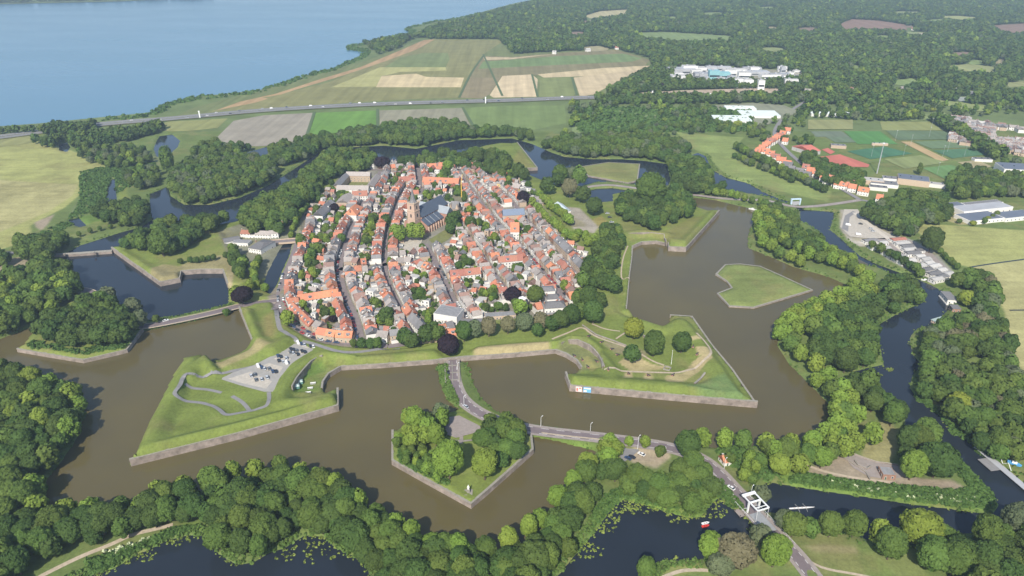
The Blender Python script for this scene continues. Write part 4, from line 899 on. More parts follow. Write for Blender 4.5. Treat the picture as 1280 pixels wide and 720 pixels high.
for a in ((742,267,11,'oak'),(728,251,9,'oak'),(712,245,11,'tan'),(684,241,9,'oak'),(698,232,8,'oak'),(700,224,10,'ash'),(714,220,10,'willow'),(724,226,9,'ash'),(654,250,7,'copper'),(648,222,9,'oak'),(655,225,7,'oak'),(635,233,5,'oak'),(812,254,17,'ash')): one(*a, 'the eastern corner of the town', 7)
fill([(766,258),(780,249),(800,246),(825,244),(850,243),(866,256),(866,268),(850,273),(846,280),(830,278),(818,286),(800,280),(785,274),(770,267)], 'the wood on the right hand bastion', OAKY, 5.4, 8.5)
fill([(150,306),(167,299),(190,292),(215,278),(237,266),(265,262),(288,256),(290,270),(270,285),(245,300),(222,318),(200,315),(175,312)], 'the dark wood on the left bastion', OAKY, 5.4, 8.5)
one(204,317,12,'ash','the left bastion slope')
rowt([(227,333),(240,332),(255,331),(270,328),(283,326)], 'the bush row on the left bastion', [('oak', 1)], 2.6, 5, 3)
fill([(283,308),(293,306),(305,318),(312,330),(310,342),(300,348),(294,335),(287,320)], 'the clump below the hotel', MIXD, 4, 7.5)
one(295,365,7,'gold','the left causeway end'); one(303,372,12,'copper','the left causeway end beside the golden tree'); one(360,402,8,'lime','the corner of the quay street')
one(196,404,4,'ash','the left causeway verge',2); one(283,391,4,'ash','the left causeway end verge',2)
fill([(300,272),(308,256),(335,247),(352,236),(356,222),(378,213),(385,202),(402,196),(440,192),(466,196),(470,205),(450,212),(420,218),(402,235),(388,250),(376,262),(360,278),(350,290),(335,285),(315,290)], 'the belt on the northwest rampart', [('ash', 5), ('oak', 3)], 5.8, 8.8)
rowt([(384,262),(372,280),(360,305),(350,325),(340,345),(332,360)], 'the hedge like row along the town canal', [('ash', 1), ('lime', 1)], 2.6, 5.5, 3)
rowt([(325,330),(318,345),(322,358),(312,364)], 'the light row left of the town canal', [('lime', 2), ('ash', 1)], 3.6, 7, 3)
for a in ((478,208,8,'copper'),(376,305,6,'ash'),(386,330,4,'ash'),(427,300,5,'ash'),(418,262,5,'copper')): one(*a, 'the northern side of the town', 6)
fill([(500,203),(520,196),(550,194),(600,194),(632,196),(642,212),(640,226),(628,224),(612,214),(590,208),(560,204),(530,205)], 'the dark trees on the northern rampart', OAKY, 5.4, 9)
# left country
fill([(-60,345),(0,345),(20,336),(50,330),(80,330),(94,340),(97,352),(88,368),(66,382),(42,392),(12,406),(-60,420)], 'the wood at the left edge', [('ash', 5), ('oak', 4), ('lime', 1)], 5.6, 9)
fill([(20,302),(42,295),(68,292),(82,296),(82,306),(66,318),(45,325),(28,318)], 'the clump by the farm track on the left', [('oak', 3), ('ash', 2)], 5.5, 9)
fill([(-40,310),(0,312),(10,318),(0,328),(-40,330)], 'the far left field edge', OAKY, 5, 9)
fill([(118,263),(126,254),(150,252),(180,250),(190,262),(192,272),(178,278),(152,276),(132,274)], 'the clump in the reed land on the left', [('oak', 3), ('ash', 1)], 5.2, 9)
rowt([(80,298),(100,295),(125,288),(150,283),(170,278)], 'the young row beside the reed canal', [('ash', 1)], 2.4, 8, 2)
fill([(215,216),(226,202),(262,192),(290,190),(322,195),(342,208),(346,222),(325,236),(300,245),(270,250),(240,250),(222,242),(213,230)], 'the island wood above the left moat', [('ash', 6), ('oak', 3), ('willow', 2)], 5.4, 8.8)
fill([(155,212),(170,206),(192,208),(198,218),(188,228),(172,230),(158,226)], 'the reed land above the left clump', MIXD, 4.6, 9)
one(208,208,5,'poplar','the tall pair by the left canal'); one(213,210,5,'poplar','the tall pair by the left canal, right hand one')
fill([(95,183),(130,176),(170,180),(190,184),(186,200),(150,206),(120,202),(100,195)], 'the wetland clumps on the left', MIXD, 4, 13)
fill([(40,160),(60,155),(115,152),(118,158),(60,163)], 'the lake shore trees', OAKY, 5, 10)
rowt([(-30,160),(0,161),(30,160),(60,158)], 'the lake shore trees', OAKY, 5, 10)
fill([(40,172),(80,167),(120,165),(160,160),(195,152),(205,154),(190,164),(150,172),(100,180),(55,178)], 'the line below the motorway on the left', OAKY, 5, 9.5)
fill([(345,181),(370,176),(400,170),(440,164),(480,158),(520,150),(560,154),(600,161),(640,160),(668,168),(662,178),(640,171),(600,172),(575,172),(545,178),(520,182),(480,178),(440,181),(400,187),(370,197),(350,203),(335,200),(340,190)], 'the long wood between the fields and the far moat', [('oak', 5), ('ash', 4), ('willow', .5)], 5.6, 9)
fill([(260,176),(300,182),(340,178),(330,186),(300,190),(262,190),(235,188)], 'the long wood between the fields and the far moat', MIXD, 5, 10)
fill([(676,178),(700,170),(740,167),(790,170),(838,173),(862,185),(850,196),(830,201),(800,198),(760,196),(730,196),(695,188)], 'the wood behind the northern ravelin', [('ash', 4), ('oak', 4), ('willow', 2)], 5.6, 9)
fill([(836,200),(856,195),(884,203),(902,220),(906,233),(890,239),(865,236),(842,234),(834,222)], 'the wood right of the northern ravelin', OAKY, 5.6, 9)
rowt([(885,242),(905,244),(930,250),(950,254)], 'the bright row by the northern road', [('lime', 2), ('ash', 1)], 3.6, 7, 4)
rowt([(920,184),(945,197),(970,210),(1000,223),(1030,238)], 'the row of gardens behind the meadow', MIXD, 4.6, 8, 5)
rowt([(918,196),(940,206),(965,215),(990,226)], 'the row of gardens behind the meadow', MIXD, 3.6, 9, 4)
fill([(1078,262),(1092,250),(1112,248),(1140,240),(1172,242),(1188,256),(1185,270),(1168,275),(1150,275),(1140,288),(1130,292),(1108,280),(1090,274)], 'the trees around the gravel yard', [('oak', 5), ('ash', 3), ('willow', 1)], 5.4, 9.5)
one(1163,308,11,'oak','the lone spot between the mobile homes and the meadow'); one(1188,205,2.6,'poplar','x'); TREES[-1]['zone'] = 'the sports pitches'; TREES[-1]['x'], TREES[-1]['y'] = G(1148,218,2)
fill([(1182,222),(1205,208),(1235,212),(1285,222),(1300,240),(1250,240),(1215,245),(1190,240)], 'the park beside the school', MIXD, 5, 9.5)
rowt([(1090,310),(1110,320),(1130,330),(1150,345)], 'the garden bank of the mobile homes', [('ash', 2), ('oak', 1)], 3.8, 8, 3)
rowt([(1245,270),(1230,278),(1215,280),(1200,278)], 'the hedge above the right meadow', [('ash', 1), ('gold', .4)], 2.8, 9, 3)
rowt([(1195,335),(1180,320),(1170,312)], 'the hedge beside the mobile homes', [('ash', 1)], 2.4, 6, 3)
# far woods: exclusion = fields, motorway, buildings
EX = [GP(p, 1.3) for p, c in FIELDS]+[GP(p, z_) for p, c in FIELDS[21:26+26] for z_ in (5, 10, 13)]+[GP(p, 1.6) for p, c, _ in PITCH_SPEC]
def band(P, wdt):
    N = normals(P); return [(x+a*wdt, y+b*wdt) for (x, y), (a, b) in zip(P, N)]+[(x-a*wdt, y-b*wdt) for (x, y), (a, b) in zip(P, N)][::-1]
EX.append(band(hw, 21)); EX.append(GP([(1192,147),(1300,140),(1300,200),(1250,192),(1225,180)], 4)); EX.append(band(GP([(1075,250),(1050,235),(1015,215),(990,195),(975,180),(965,165),(985,140),(1010,125)], 1.5), 6))
FARMIX = [('oak', 6), ('ash', 4), ('lime', .25), ('willow', .5), ('copper', .12)]
fill([(492,54),(506,46),(528,44),(545,47),(622,49),(632,54),(645,69),(700,65),(770,61),(812,73),(815,80),(745,122),(745,126),(1330,126),(1500,60),(1480,-8),(700,-8),(660,4),(625,12),(580,25),(545,32),(530,38),(514,47)], 'the far forest', FARMIX, 5.8, 10.6, 8, 0.5, EX)
rowt([(770,122),(800,111),(850,108),(930,106.5),(1010,107)], 'the far forest', OAKY, 5, 8, 8)
rowt([(750,126),(850,124),(960,123),(1060,121)], 'the far forest', OAKY, 5, 8, 8)
fill([(700,130),(1330,128),(1400,175),(1285,170),(1245,155),(1200,150),(1165,148),(1130,148),(1090,150),(1010,149),(1000,162),(1015,182),(985,178),(962,170),(955,180),(925,165),(850,166),(800,172),(720,178),(700,165),(712,148)], 'the parkland beyond the fort', [('oak', 2), ('ash', 5), ('lime', 2), ('willow', 1.5), ('gold', .4)], 4.2, 18, 5, .6, EX)
fill([(455,54),(480,50),(512,44),(500,60),(480,72)], 'the shore wood', MIXD, 5, 14, 5, .45, EX)
rowt([(1165,148),(1185,160),(1205,172),(1225,183),(1245,196)], 'the row beside the sports pitches', [('ash', 2), ('oak', 1)], 5.5, 9, 6); rowt([(1175,148),(1200,160),(1225,175),(1255,192)], 'the row beside the sports pitches', MIXD, 5.5, 10, 6)
fill([(1195,175),(1290,200),(1290,215),(1245,200),(1230,190)], 'the village gardens', MIXD, 4, 18)
rowt([(1020,142),(1060,146),(1100,148),(1150,146)], 'the parkland beyond the fort', MIXD, 5, 10, 6)
fill([(1000,196),(1018,192),(1030,200),(1070,212),(1085,218),(1075,232),(1040,228),(1015,210)], 'the trees beside the clay courts', OAKY, 5, 9)
for i in range(340):
    x = random.uniform(-3200, -1450); t_add('oak', x, 3270+max(0, (x+2300))*.35+random.uniform(0, 160), 9, 'the opposite shore')
print('tree records', len(TREES), time.time()-T0)
# ------------------------------------------------------------------ houses
OCC = []       # occupied oriented rectangles (cx, cy, hw, hd, rz)
def corners(cx, cy, hw, hd, rz):
    c, s = math.cos(rz), math.sin(rz)
    return [(cx+c*a*hw-s*b*hd, cy+s*a*hw+c*b*hd) for a, b in ((-1,-1),(1,-1),(1,1),(-1,1))]
def overlap(A, B, shrink=0.5):
    if (A[0]-B[0])**2+(A[1]-B[1])**2 > (math.hypot(A[2], A[3])+math.hypot(B[2], B[3]))**2: return False
    PA = corners(A[0], A[1], A[2]-shrink, A[3]-shrink, A[4]); PB = corners(B[0], B[1], B[2]-shrink, B[3]-shrink, B[4])
    for rz in (A[4], A[4]+math.pi/2, B[4], B[4]+math.pi/2):
        c, s = math.cos(rz), math.sin(rz); a = [x*c+y*s for x, y in PA]; b = [x*c+y*s for x, y in PB]
        if max(a) < min(b) or max(b) < min(a): return False
    return True
TOWNW = GP(TOWN, 2.5)
NOBUILD = [GP(p, 2.5) for p in ([(494,318),(494,298),(505,285),(508,262),(545,250),(562,262),(578,280),(565,305),(545,312),(532,304),(524,320)],
   [(414,238),(418,228),(430,211),(478,210),(472,232),(463,241)], [(560,255),(564,246),(578,246),(580,256)], [(622,268),(624,258),(660,257),(662,267)],
   [(600,395),(612,392),(640,390),(680,393),(676,404),(600,408)])]+[GP([(655,262),(690,255),(745,305),(738,318),(720,312),(700,300),(672,270)], 2.5)]
STREETSEG = []
for k, P in SW.items():
    for a, b in zip(P[:-1], P[1:]): STREETSEG.append((a[0], a[1], b[0], b[1], 2.6 if 'lane' not in k else 2.0))
SS = np.array(STREETSEG)
def on_street(cx, cy, hw, hd, rz, m=0.0):
    for x, y in corners(cx, cy, hw-.3, hd-.3, rz)+[(cx, cy)]:
        vx = SS[:, 2]-SS[:, 0]; vy = SS[:, 3]-SS[:, 1]; t = np.clip(((x-SS[:, 0])*vx+(y-SS[:, 1])*vy)/(vx*vx+vy*vy+1e-9), 0, 1)
        d = np.hypot(x-SS[:, 0]-t*vx, y-SS[:, 1]-t*vy)
        if np.any(d < SS[:, 4]+m): return True
    return False
def pin(x, y, P):
    r = False; n = len(P)
    for i in range(n):
        ax, ay = P[i]; bx, by = P[(i+1) % n]
        if (ay > y) != (by > y) and x < (bx-ax)*(y-ay)/(by-ay)+ax: r = not r
    return r
HOUSES = []
def add_house(cx, cy, w, d, rz, e, rh, rm, wm, place, typ='par', check=True, ext=None, z=2.6, hip=0.0, extras=True):
    A = (cx, cy, w/2, d/2, rz)
    if check:
        if not pin(cx, cy, TOWNW) or any(pin(cx, cy, P) for P in NOBUILD): return False
        if any(overlap(A, B) for B in OCC) or on_street(*A): return False
    OCC.append(A)
    HOUSES.append(dict(x=cx, y=cy, w=w, d=d, rz=rz, e=e, rh=rh, rm=rm, wm=wm, place=place, typ=typ, ext=ext, z=z, hip=hip, extras=extras, seed=random.random()))
    return True
def roofpick(o=0.55):
    a = random.random()
    if a < o: return random.choice([ORANGE[0], ORANGE[0], ORANGE[1], ORANGE[2], ORANGE[3]])
    return random.choice([SLATE[0], SLATE[1], SLATE[1]])
def terrace(p1, p2, width, e, rh, rm, wm, place, n=None, dorm=False, check=False):
    """p1, p2: the ends of the ridge in the photograph"""
    a = G(*p1, 2.6+e+rh); b = G(*p2, 2.6+e+rh); L = math.hypot(b[0]-a[0], b[1]-a[1]); rz = math.atan2(b[1]-a[1], b[0]-a[0])
    # front faces the camera side
    if math.cos(rz) < 0: a, b = b, a; rz = math.atan2(b[1]-a[1], b[0]-a[0])
    n = n or max(1, round(L/6.3)); wd = L/n
    for i in range(n):
        t = (i+.5)/n; add_house(a[0]+(b[0]-a[0])*t, a[1]+(b[1]-a[1])*t, wd-.02, width, rz, e+random.uniform(-.02, .02), rh, rm, wm, place, 'row', check, ext=None)
        HOUSES[-1]['dorm'] = dorm
T = terrace
O_, R_, BR_, SL, GT = ORANGE[0], ORANGE[1], ORANGE[3], SLATE[0], SLATE[1]
T((371,369),(422,361), 9, 5.2, 3.6, ORANGE[2], WHITE, 'the long orange terrace behind the walled garden block')
T((366,378),(391,401), 8, 5.0, 3.6, O_, TANBR, 'the dormered orange terrace beside the quay street', dorm=True)
T((397,409),(420,413), 8, 4.6, 3.2, ORANGE[2], TANBR, 'the curved orange terrace above the car park road'); T((420,413),(441,414), 8, 4.6, 3.2, ORANGE[2], TANBR, 'the curved orange terrace above the car park road')
T((420,372),(428,390), 7.5, 5.2, 3.4, O_, WHITE, 'the short orange terrace beside the long shadowed street')
T((526,415),(582,409), 8.5, 4.4, 3.2, ORANGE[2], TANBR, 'the long orange terrace at the southern edge of town')
T((515,390),(529,404), 9, 6, 4.2, SL, WHITE, 'the slate row left of the white flat roofed block')
T((508,378),(514,387), 9, 6, 4, O_, TANBR, 'the slate row left of the white flat roofed block')
T((529,221),(574,223), 12, 5.5, 4.5, ORANGE[2], TANBR, 'the long orange roofed barracks row at the northern edge'); T((498,221),(519,220), 11, 5.5, 4, R_, TANBR, 'the red row left of the short northern street')
T((622,321),(653,318), 9, 6.5, 3.6, R_, WHITE, 'the white walled red roofed row between the lane and the pale street')
T((562,338),(600,334), 9, 6, 4, R_, WHITE, 'the gabled white row below the churchyard')
T((698,294),(716,311), 10, 7, 4, SL, TANBR, 'the long slate row near the orchard car park'); T((719,317),(733,331), 9, 6.5, 4, SL, TANBR, 'the second slate row near the orchard car park')
T((638,278),(649,278), 20, 8, 6, ORANGE[2], WHITE, 'the big orange roofed building below the blue roofed chapel', n=1)
T((524,258),(560,243), 1, 1, 1, O_, WHITE, 'x', n=1); HOUSES.pop(); OCC.pop()
T((440,239),(459,238), 12, 6, 4, R_, WHITE, 'the red roofed hall below the white barracks', n=1)
T((437,263),(446,253), 13, 7, 5, ORANGE[2], WHITE, 'the big orange hipped house left of the long shadowed street', n=1); HOUSES[-1]['hip'] = 5
T((396,265),(413,249), 11, 7, 4, SL, WHITE, 'the grey row along the northern quay')
T((428,250),(436,241), 15, 6, 3, GT, TANBR, 'the dark roofed hall below the white barracks', n=1)
T((710,365),(718,364), 10, 5.5, 4, ORANGE[2], WHITE, 'the bright orange house by the rampart trees', n=1)
T((505,256),(512,252), 9, 6, 4, O_, WHITE, 'the orange houses behind the church tower', n=1)
# special large flat or hipped blocks go in as houses too
def block(px, py, w, d, rz, e, rh, rm, wm, place, z=2.6, hip=0.0):
    x, y = G(px, py, z+e+rh*.5); add_house(x, y, w, d, math.radians(rz), e, rh, rm, wm, place, 'row', False, z=z, hip=hip)
block(561,389, 19, 15, -18, 9.5, 0, FLAT[0], WHITE, 'the tall white flat roofed block near the southern edge')
block(551,398, 9, 7, -18, 5.0, 0, FLAT[1], WHITE, 'the low white annex beside the tall flat roofed block')
block(693,379, 17, 11, 8, 7.5, 2.2, SL, WHITE, 'the big white villa with slate hipped roof', hip=4)
block(691,369, 11, 8, 8, 7, 2.2, SL, WHITE, 'the smaller white villa behind the big one', hip=3)
block(683,360, 13, 9, 8, 8, 1.2, SL, WHITE, 'the white house with a dark terrace roof behind the villas', hip=3)
block(625,393, 24, 7, 8, 3.0, 0, FLAT[0], TANBR, 'the long flat garage row by the copper beech')
block(702,390, 28, 7, 10, 3.2, 0, FLAT[0], BRICK, 'the long flat garage row by the villas')
block(594,402, 26, 9, 3, 3.4, 0, FLAT[0], TANBR, 'the dark flat roofed hall at the southern edge')
def gen_rows():
    for name, P in SW.items():
        half = 4.3 if 'shadow' in name else 3.8 if 'lane' not in name else 3.0
        for side in (1, -1):
            R = resample(P, 1.0); N = normals(R); s = 2.0
            while s < len(R)-4:
                wd = random.choice([4.8, 5.2, 5.6, 6.0, 6.4, 7.0, 8.5]); i = min(len(R)-1, int(s+wd/2)); x, y = R[i]; nx_, ny_ = N[i]
                rz = math.atan2(-nx_, ny_)                                    # along the street
                d = random.uniform(7.2, 9.6); off = half+d/2
                cx, cy = x+nx_*off*side, y+ny_*off*side
                if side > 0: rz_ = rz
                else: rz_ = rz+math.pi
                typ = 'par' if random.random() < .66 else 'perp'
                e = random.uniform(4.6, 6.4); rh = random.uniform(2.6, 3.7)
                wm = random.choices([WHITE, TANBR, BRICK], [7, 3, 1])[0]
                o = 0.56 if 'shadow' not in name else .42
                ok = add_house(cx, cy, wd-.03, d, rz_, e, rh if typ == 'par' else rh*.9, roofpick(o), wm, name, typ, True, ext=(random.uniform(2.5, 5), random.uniform(3, 6.5), random.uniform(2.6, 3.4)) if random.random() < .7 else None)
                s += wd if ok else 1.5
gen_rows()
ns = len(HOUSES)
# back houses and workshops inside the blocks
xs = [p[0] for p in TOWNW]; ys = [p[1] for p in TOWNW]
for _ in range(5200):
    x = random.uniform(min(xs), max(xs)); y = random.uniform(min(ys), max(ys)); rz = math.radians(-17+random.choice([0, 90, 180])+random.gauss(0, 6))
    if x > 60: rz += math.radians(-14)
    w_ = random.uniform(3.5, 7.5); d = random.uniform(3.5, 6.5); big = random.random() < .5
    A = (x, y, w_/2+0.5, d/2+0.5, rz)
    if not pin(x, y, TOWNW) or any(pin(x, y, P) for P in NOBUILD) or any(overlap(A, B, 0) for B in OCC) or on_street(*A, m=3): continue
    if random.random() < .5: continue
    fl = random.random() < .5
    add_house(x, y, w_, d, rz, random.uniform(4, 6) if big else random.uniform(2.5, 3.2), 0 if fl else random.uniform(1.8, 3.2), random.choice(FLAT) if fl else roofpick(.6), random.choice([WHITE, WHITE, TANBR, BRICK]), 'the gardens', 'back', False, extras=False)
# houses outside the town -------------------------------------------------
def out(px, py, w_, d, rz, e, rh, rm, wm, place, z=1.3, hip=0.0):
    x, y = G(px, py, z+e+rh*.5); add_house(x, y, w_, d, math.radians(rz), e, rh, rm, wm, place, 'out', False, z=z, hip=hip)
out(351,264, 13, 9, 5, 5, 4.5, R_, WHITE, 'the red roofed house among the trees left of the canal'); out(347,280, 10, 9, 10, 6, 4, R_, WHITE, 'the white house with a red roof left of the canal')
out(342,289, 9, 8, 10, 6, 2, GT, WHITE, 'the grey roofed white house by the canal bridge')
out(327,304, 14, 22, -20, 6, 2.5, SL, WHITE, 'the large white hotel wing beside the town canal', hip=4); out(330,290, 16, 9, -5, 5, 2.5, GT, WHITE, 'the long hotel wing at the back')
out(308,289, 10, 8, -5, 5, 2.5, R_, WHITE, 'the small orange topped house by the hotel')
out(289,298, 15, 11, 30, 4, 1.5, SL, WHITE, 'the hotel wing with solar panels'); out(302,302, 16, 9, -5, 4, 0, FLAT[0], WHITE, 'the low flat hotel wing'); out(314,293, 10, 8, 5, 3.5, 0, FLAT[1], WHITE, 'the pale flat annex of the hotel')
out(907,571, 5, 6, 15, 2.8, 2.6, ORANGE[2], WHITE, 'the small orange roofed house beside the causeway')
out(1109,589, 7, 7, -5, 3, 0, FLAT[0], BRICK, 'the flat roofed shed in the sandy yard by the canal')
out(625,226, 12, 9, -35, 4.5, 3.5, GT, YELW, 'the yellow house with a hipped roof by the northern rampart', z=2.6, hip=3); out(644,231, 16, 9, -35, 4.5, 4, GT, YELW, 'the long yellow building with a pointed gable', z=2.6)
out(617,224, 10, 8, -35, 7, 2.5, O_, WHITE, 'the white house with an orange roof by the northern rampart', z=2.6)
out(610,205, 7, 9, 0, 4.5, 3, O_, WHITE, 'the small orange house among the northern rampart trees', z=2.6)
out(669,248, 10, 26, 18, 5, 3, GT, TANBR, 'the long grey guard house beside the copper beech', z=2.6)
out(541,206, 9, 8, 0, 5, 3.5, ORANGE[2], WHITE, 'the bright red topped white house at the northern edge', z=2.6)
# mobile homes by the right canal
k = 0
for u, v, w_, c in ((1088,299.5,14,SL),(1095,307,12,FLAT[1]),(1105.6,309,12,FLAT[1]),(1111,314,12,FLAT[0]),(1118,317,13,FLAT[1]),(1123,298,15,R_),(1127.5,302.6,15,FLAT[1]),(1134,306.5,13,SL),(1137,310.6,13,FLAT[1]),(1141,315,14,SL),(1149,311.5,9,SL),(1134,325,17,FLAT[1]),(1125,321,13,FLAT[1]),(1148,331,14,FLAT[1]),(1157,336,14,SL),(1168,340.5,13,SL),(1178,344,10,FLAT[0]),(1168,331,12,FLAT[1]),(1150,319,9,FLAT[1]),(1157,322.5,10,FLAT[1]),(1177,336,9,FLAT[1]),(1186,341,9,FLAT[1]),(1171,347.5,12,FLAT[1]),(1161,327,9,FLAT[1]),(1104,302,8,FLAT[1])):
    out(u, v, w_, 6.5, 12 if v < 320 else 20, 2.9, 0.9, c, WHITE, 'mobile'); k += 1
# garden villages and offices to the upper right
for u, v, w_ in ((957,187,12),(963,190,12),(970,194,12),(977,198,12),(984,202,11),(948,187,8),(953,183,9),(960,178,9),(966,174,9),(972,170,9),(979,165,9),(985,161,9),(1035,222,9),(1046,225,9),(1055,229,9),(1066,232,9),(1008,207,9),(1014,211,9),(1020,214,9),(1072,228,10),(946,190,8),(950,186,9),(957,180,9),(963,175,10),(969,172,9),(975,168,10),(982,174,8),(1030,219,8),(1050,228,12),(1060,229,14),(1080,236,12),(1041,221,9),(1100,245,7)):
    out(u, v, w_, 9, -30, 5, 4, ORANGE[2] if random.random() < .7 else R_, WHITE, 'the garden suburb houses')
for u, v, w_ in ((985,204,12),(1000,212,10),(1008,216,12),(990,209,8)): out(u, v, w_, 10, -30, 5, 4, SL, BRICK, 'the garden suburb houses')
for i in range(300):
    u = random.uniform(1190, 1300); v = 143+(u-1190)*.18+random.uniform(0, 30)
    if u > 1240 and 160 < v < 172: continue
    out(u, v, random.uniform(9, 18), 9, random.choice([-25, 65])+random.gauss(0, 8), 5, 2.5, random.choice([GT, GT, SL, BR_, FLAT[1]]), random.choice([WHITE, TANBR]), 'the far village')
for u, v in ((1150,37+5),(1142,35),(608,36),(693,64),(771,58.5),(735,61),(877,22),(990,30),(1014,31),(1025,31),(1085,100),(1048,98),(1056,100),(1128,109),(1193,109),(742,30),(761,47),(826,34),(851,30),(812,52),(955,55),(1003,61),(1030,74),(1074,60),(1112,66),(1099,88),(1160,92),(1180,70),(1225,62),(1262,77),(1010,112),(1066,110),(1140,118),(1085,117),(1260,112),(1205,100),(700,28),(672,40),(655,52),(930,66),(975,70),(900,58),(907,29),(930,31),(945,30),(953,31),(875,20),(915,11),(923,15),(1083,82)):
    out(u, v, random.uniform(8, 13), 8, random.uniform(-40, 40), 5, 3, random.choice([GT, R_, FLAT[1]]), WHITE, 'the far forest villas')
print('houses', len(HOUSES), 'street/terrace', ns, time.time()-T0)

WIN = None
def win_mesh():
    b = MB(); b.box(-.5, .5, -.06, .0, 0, 1.0, FRAME); b.box(-.42, .42, -.085, -.063, .08, .92, GLASS); return b.mesh('window')
def door_mesh(m):
    b = MB(); b.box(-.5, .5, -.07, 0, 0, 2.1, FRAME); b.box(-.4, .4, -.1, -.073, .02, 2.0, m); return b.mesh('door')
WIN = win_mesh(); DOORS = [door_mesh(m) for m in DOORM]
SKYL = MB(); SKYL.box(-.45, .45, -.6, .6, 0, .12, GLASS); SKYL = SKYL.mesh('skylight')
def house_shells(h):
    """wall, roof, chimney, windows of one house as MBs in its local frame (x along the ridge or street, -y is the street front)"""
    r = random.Random(h['seed']); w_, d, e, rh = h['w'], h['d'], h['e'], h['rh']
    wall, roof, extra = MB(), MB(), {}
    if rh <= 0.01:
        wall.box(-w_/2, w_/2, -d/2, d/2, -.4, e+.35, h['wm']); roof.box(-w_/2+.3, w_/2-.3, -d/2+.3, d/2-.3, e+.352, e+.42, h['rm'])
    elif h['hip'] > 0:
        wall.box(-w_/2, w_/2, -d/2, d/2, -.4, e, h['wm']); roof.roof(w_, d, e, rh, h['rm'], .45, h['hip'])
    elif h['typ'] == 'perp':
        g = MB(); g.gable(d, w_, e, rh, h['wm'], -.4); wall.merge(g, (0, 0, 0), math.pi/2)
        g = MB(); g.roof(d, w_, e, rh, h['rm'], .15); roof.merge(g, (0, 0, 0), math.pi/2)
    else:
        wall.gable(w_, d, e, rh, h['wm'], -.4); roof.roof(w_, d, e, rh, h['rm'], .35)
    if h['ext']:
        ew, ed, eh = h['ext']; ew = min(ew, w_-.4); x0 = r.choice([-w_/2+.1, w_/2-.1-ew])
        g = MB(); g.box(x0, x0+ew, d/2-.05, d/2+ed, -.4, eh, h['wm']); g.box(x0+.15, x0+ew-.15, d/2+.1, d/2+ed-.15, eh+.003, eh+.1, r.choice(FLAT)); extra['rear_extension'] = g
    if rh > 1.5 and h['typ'] in ('par', 'row', 'perp', 'out'):
        c = MB(); cx = (w_/2-.6)*r.choice([-1, 1]) if h['typ'] != 'perp' else .4; cy = 0.3 if h['typ'] != 'perp' else d/2-1.2
        c.box(cx-.4, cx+.4, cy-.35, cy+.35, e+rh*.55, e+rh+1.0, BRICK); c.box(cx-.5, cx+.5, cy-.45, cy+.45, e+rh+1.003, e+rh+1.15, FLAT[1]); extra['chimney'] = c
    if rh > 2.8 and h['typ'] in ('par', 'row', 'out') and (h.get('dorm') or r.random() < .42):
        for sgn in ((-1, 1) if r.random() < .5 else (-1,)):
            c = MB(); dw = min(w_*.42, 2.4); z0 = e+rh*.22; yy = d/2*(1-.22)
            c.box(-dw/2, dw/2, sgn*(yy-2.2) if sgn < 0 else yy-2.2, sgn*yy if sgn < 0 else yy, z0, z0+1.5, FRAME) if sgn > 0 else c.box(-dw/2, dw/2, -yy, -yy+2.2, z0, z0+1.5, FRAME)
            ya = sgn*(yy+.02); c.box(-dw/2+.15, dw/2-.15, min(ya, ya+sgn*.03), max(ya, ya+sgn*.03), z0+.35, z0+1.3, GLASS)
            c.box(-dw/2-.1, dw/2+.1, min(sgn*(yy-2.2), sgn*(yy+.15)), max(sgn*(yy-2.2), sgn*(yy+.15)), z0+1.503, z0+1.6, FLAT[0])
            extra['dormer' if sgn < 0 else 'dormer ' ] = c
    return wall, roof, extra, r
def windows_of(h, r):
    w_, d, e = h['w'], h['d'], h['e']; out_ = []
    n = max(1, int(w_//2.6)); fl = 2 if e > 4.6 else 1
    for f in range(fl):
        for i in range(n):
            x = (i+.5)/n*w_-w_/2; z = 0.9+f*2.75
            if f == 0 and i == 0 and h['typ'] != 'back': out_.append(('door', x, -d/2, 0.0, 0))
            else: out_.append(('window', x, -d/2, z, 0))
            out_.append(('window', x, d/2, z, math.pi))
    if h['typ'] == 'out' or (h['wm'] is WHITE and r.random() < .3): out_ += [('window', w_/2, -d/4, .9, math.pi/2), ('window', w_/2, d/4, .9, math.pi/2), ('window', -w_/2, d/4, .9, -math.pi/2), ('window', -w_/2, -d/4, .9, -math.pi/2)]
    if h['typ'] == 'perp' and h['rh'] > 0: out_.append(('window', 0, -d/2, e+.1, 0)); out_.append(('window', 0, d/2, e+.1, math.pi))
    return out_
for h in HOUSES:
    dd = math.hypot(h['x'], h['y']); h['app'] = h['w']*h['d']*(1+h['e']*.1)/(dd*dd+CAMH**2)
order = sorted(HOUSES, key=lambda h: -h['app']*(1.0 if h['typ'] != 'back' else .55)*(1.6 if h['place'] == 'mobile' else 1))
IND = order[:300]; REST = order[300:]
cnt = {}
def shorten(s):
    ws = s.split()
    for q in ('such', 'and', 'with', 'a', 'roofed', 'long', 'the', 'the', 'of', 'beside', 'old', 'small', 'large', 'big'):
        if len(ws) <= 16: break
        if q in ws[1:]: ws.reverse(); ws.remove(q); ws.reverse()
    if not 4 <= len(ws) <= 16: print('LABEL', ' '.join(ws))
    if len(ws) < 4: ws += ['near', 'the', 'old', 'town']
    return ' '.join(ws[:16])
COLN = {id(ORANGE[0]): 'orange', id(ORANGE[1]): 'dull red', id(ORANGE[2]): 'bright orange', id(ORANGE[3]): 'brown', id(SLATE[0]): 'dark slate', id(SLATE[1]): 'grey', id(FLAT[0]): 'dark flat', id(FLAT[1]): 'pale flat'}
WN = {id(WHITE): 'white', id(BRICK): 'brick', id(TANBR): 'tan brick', id(YELW): 'yellow'}
IND.sort(key=lambda h: (h['y']))
tot = {}
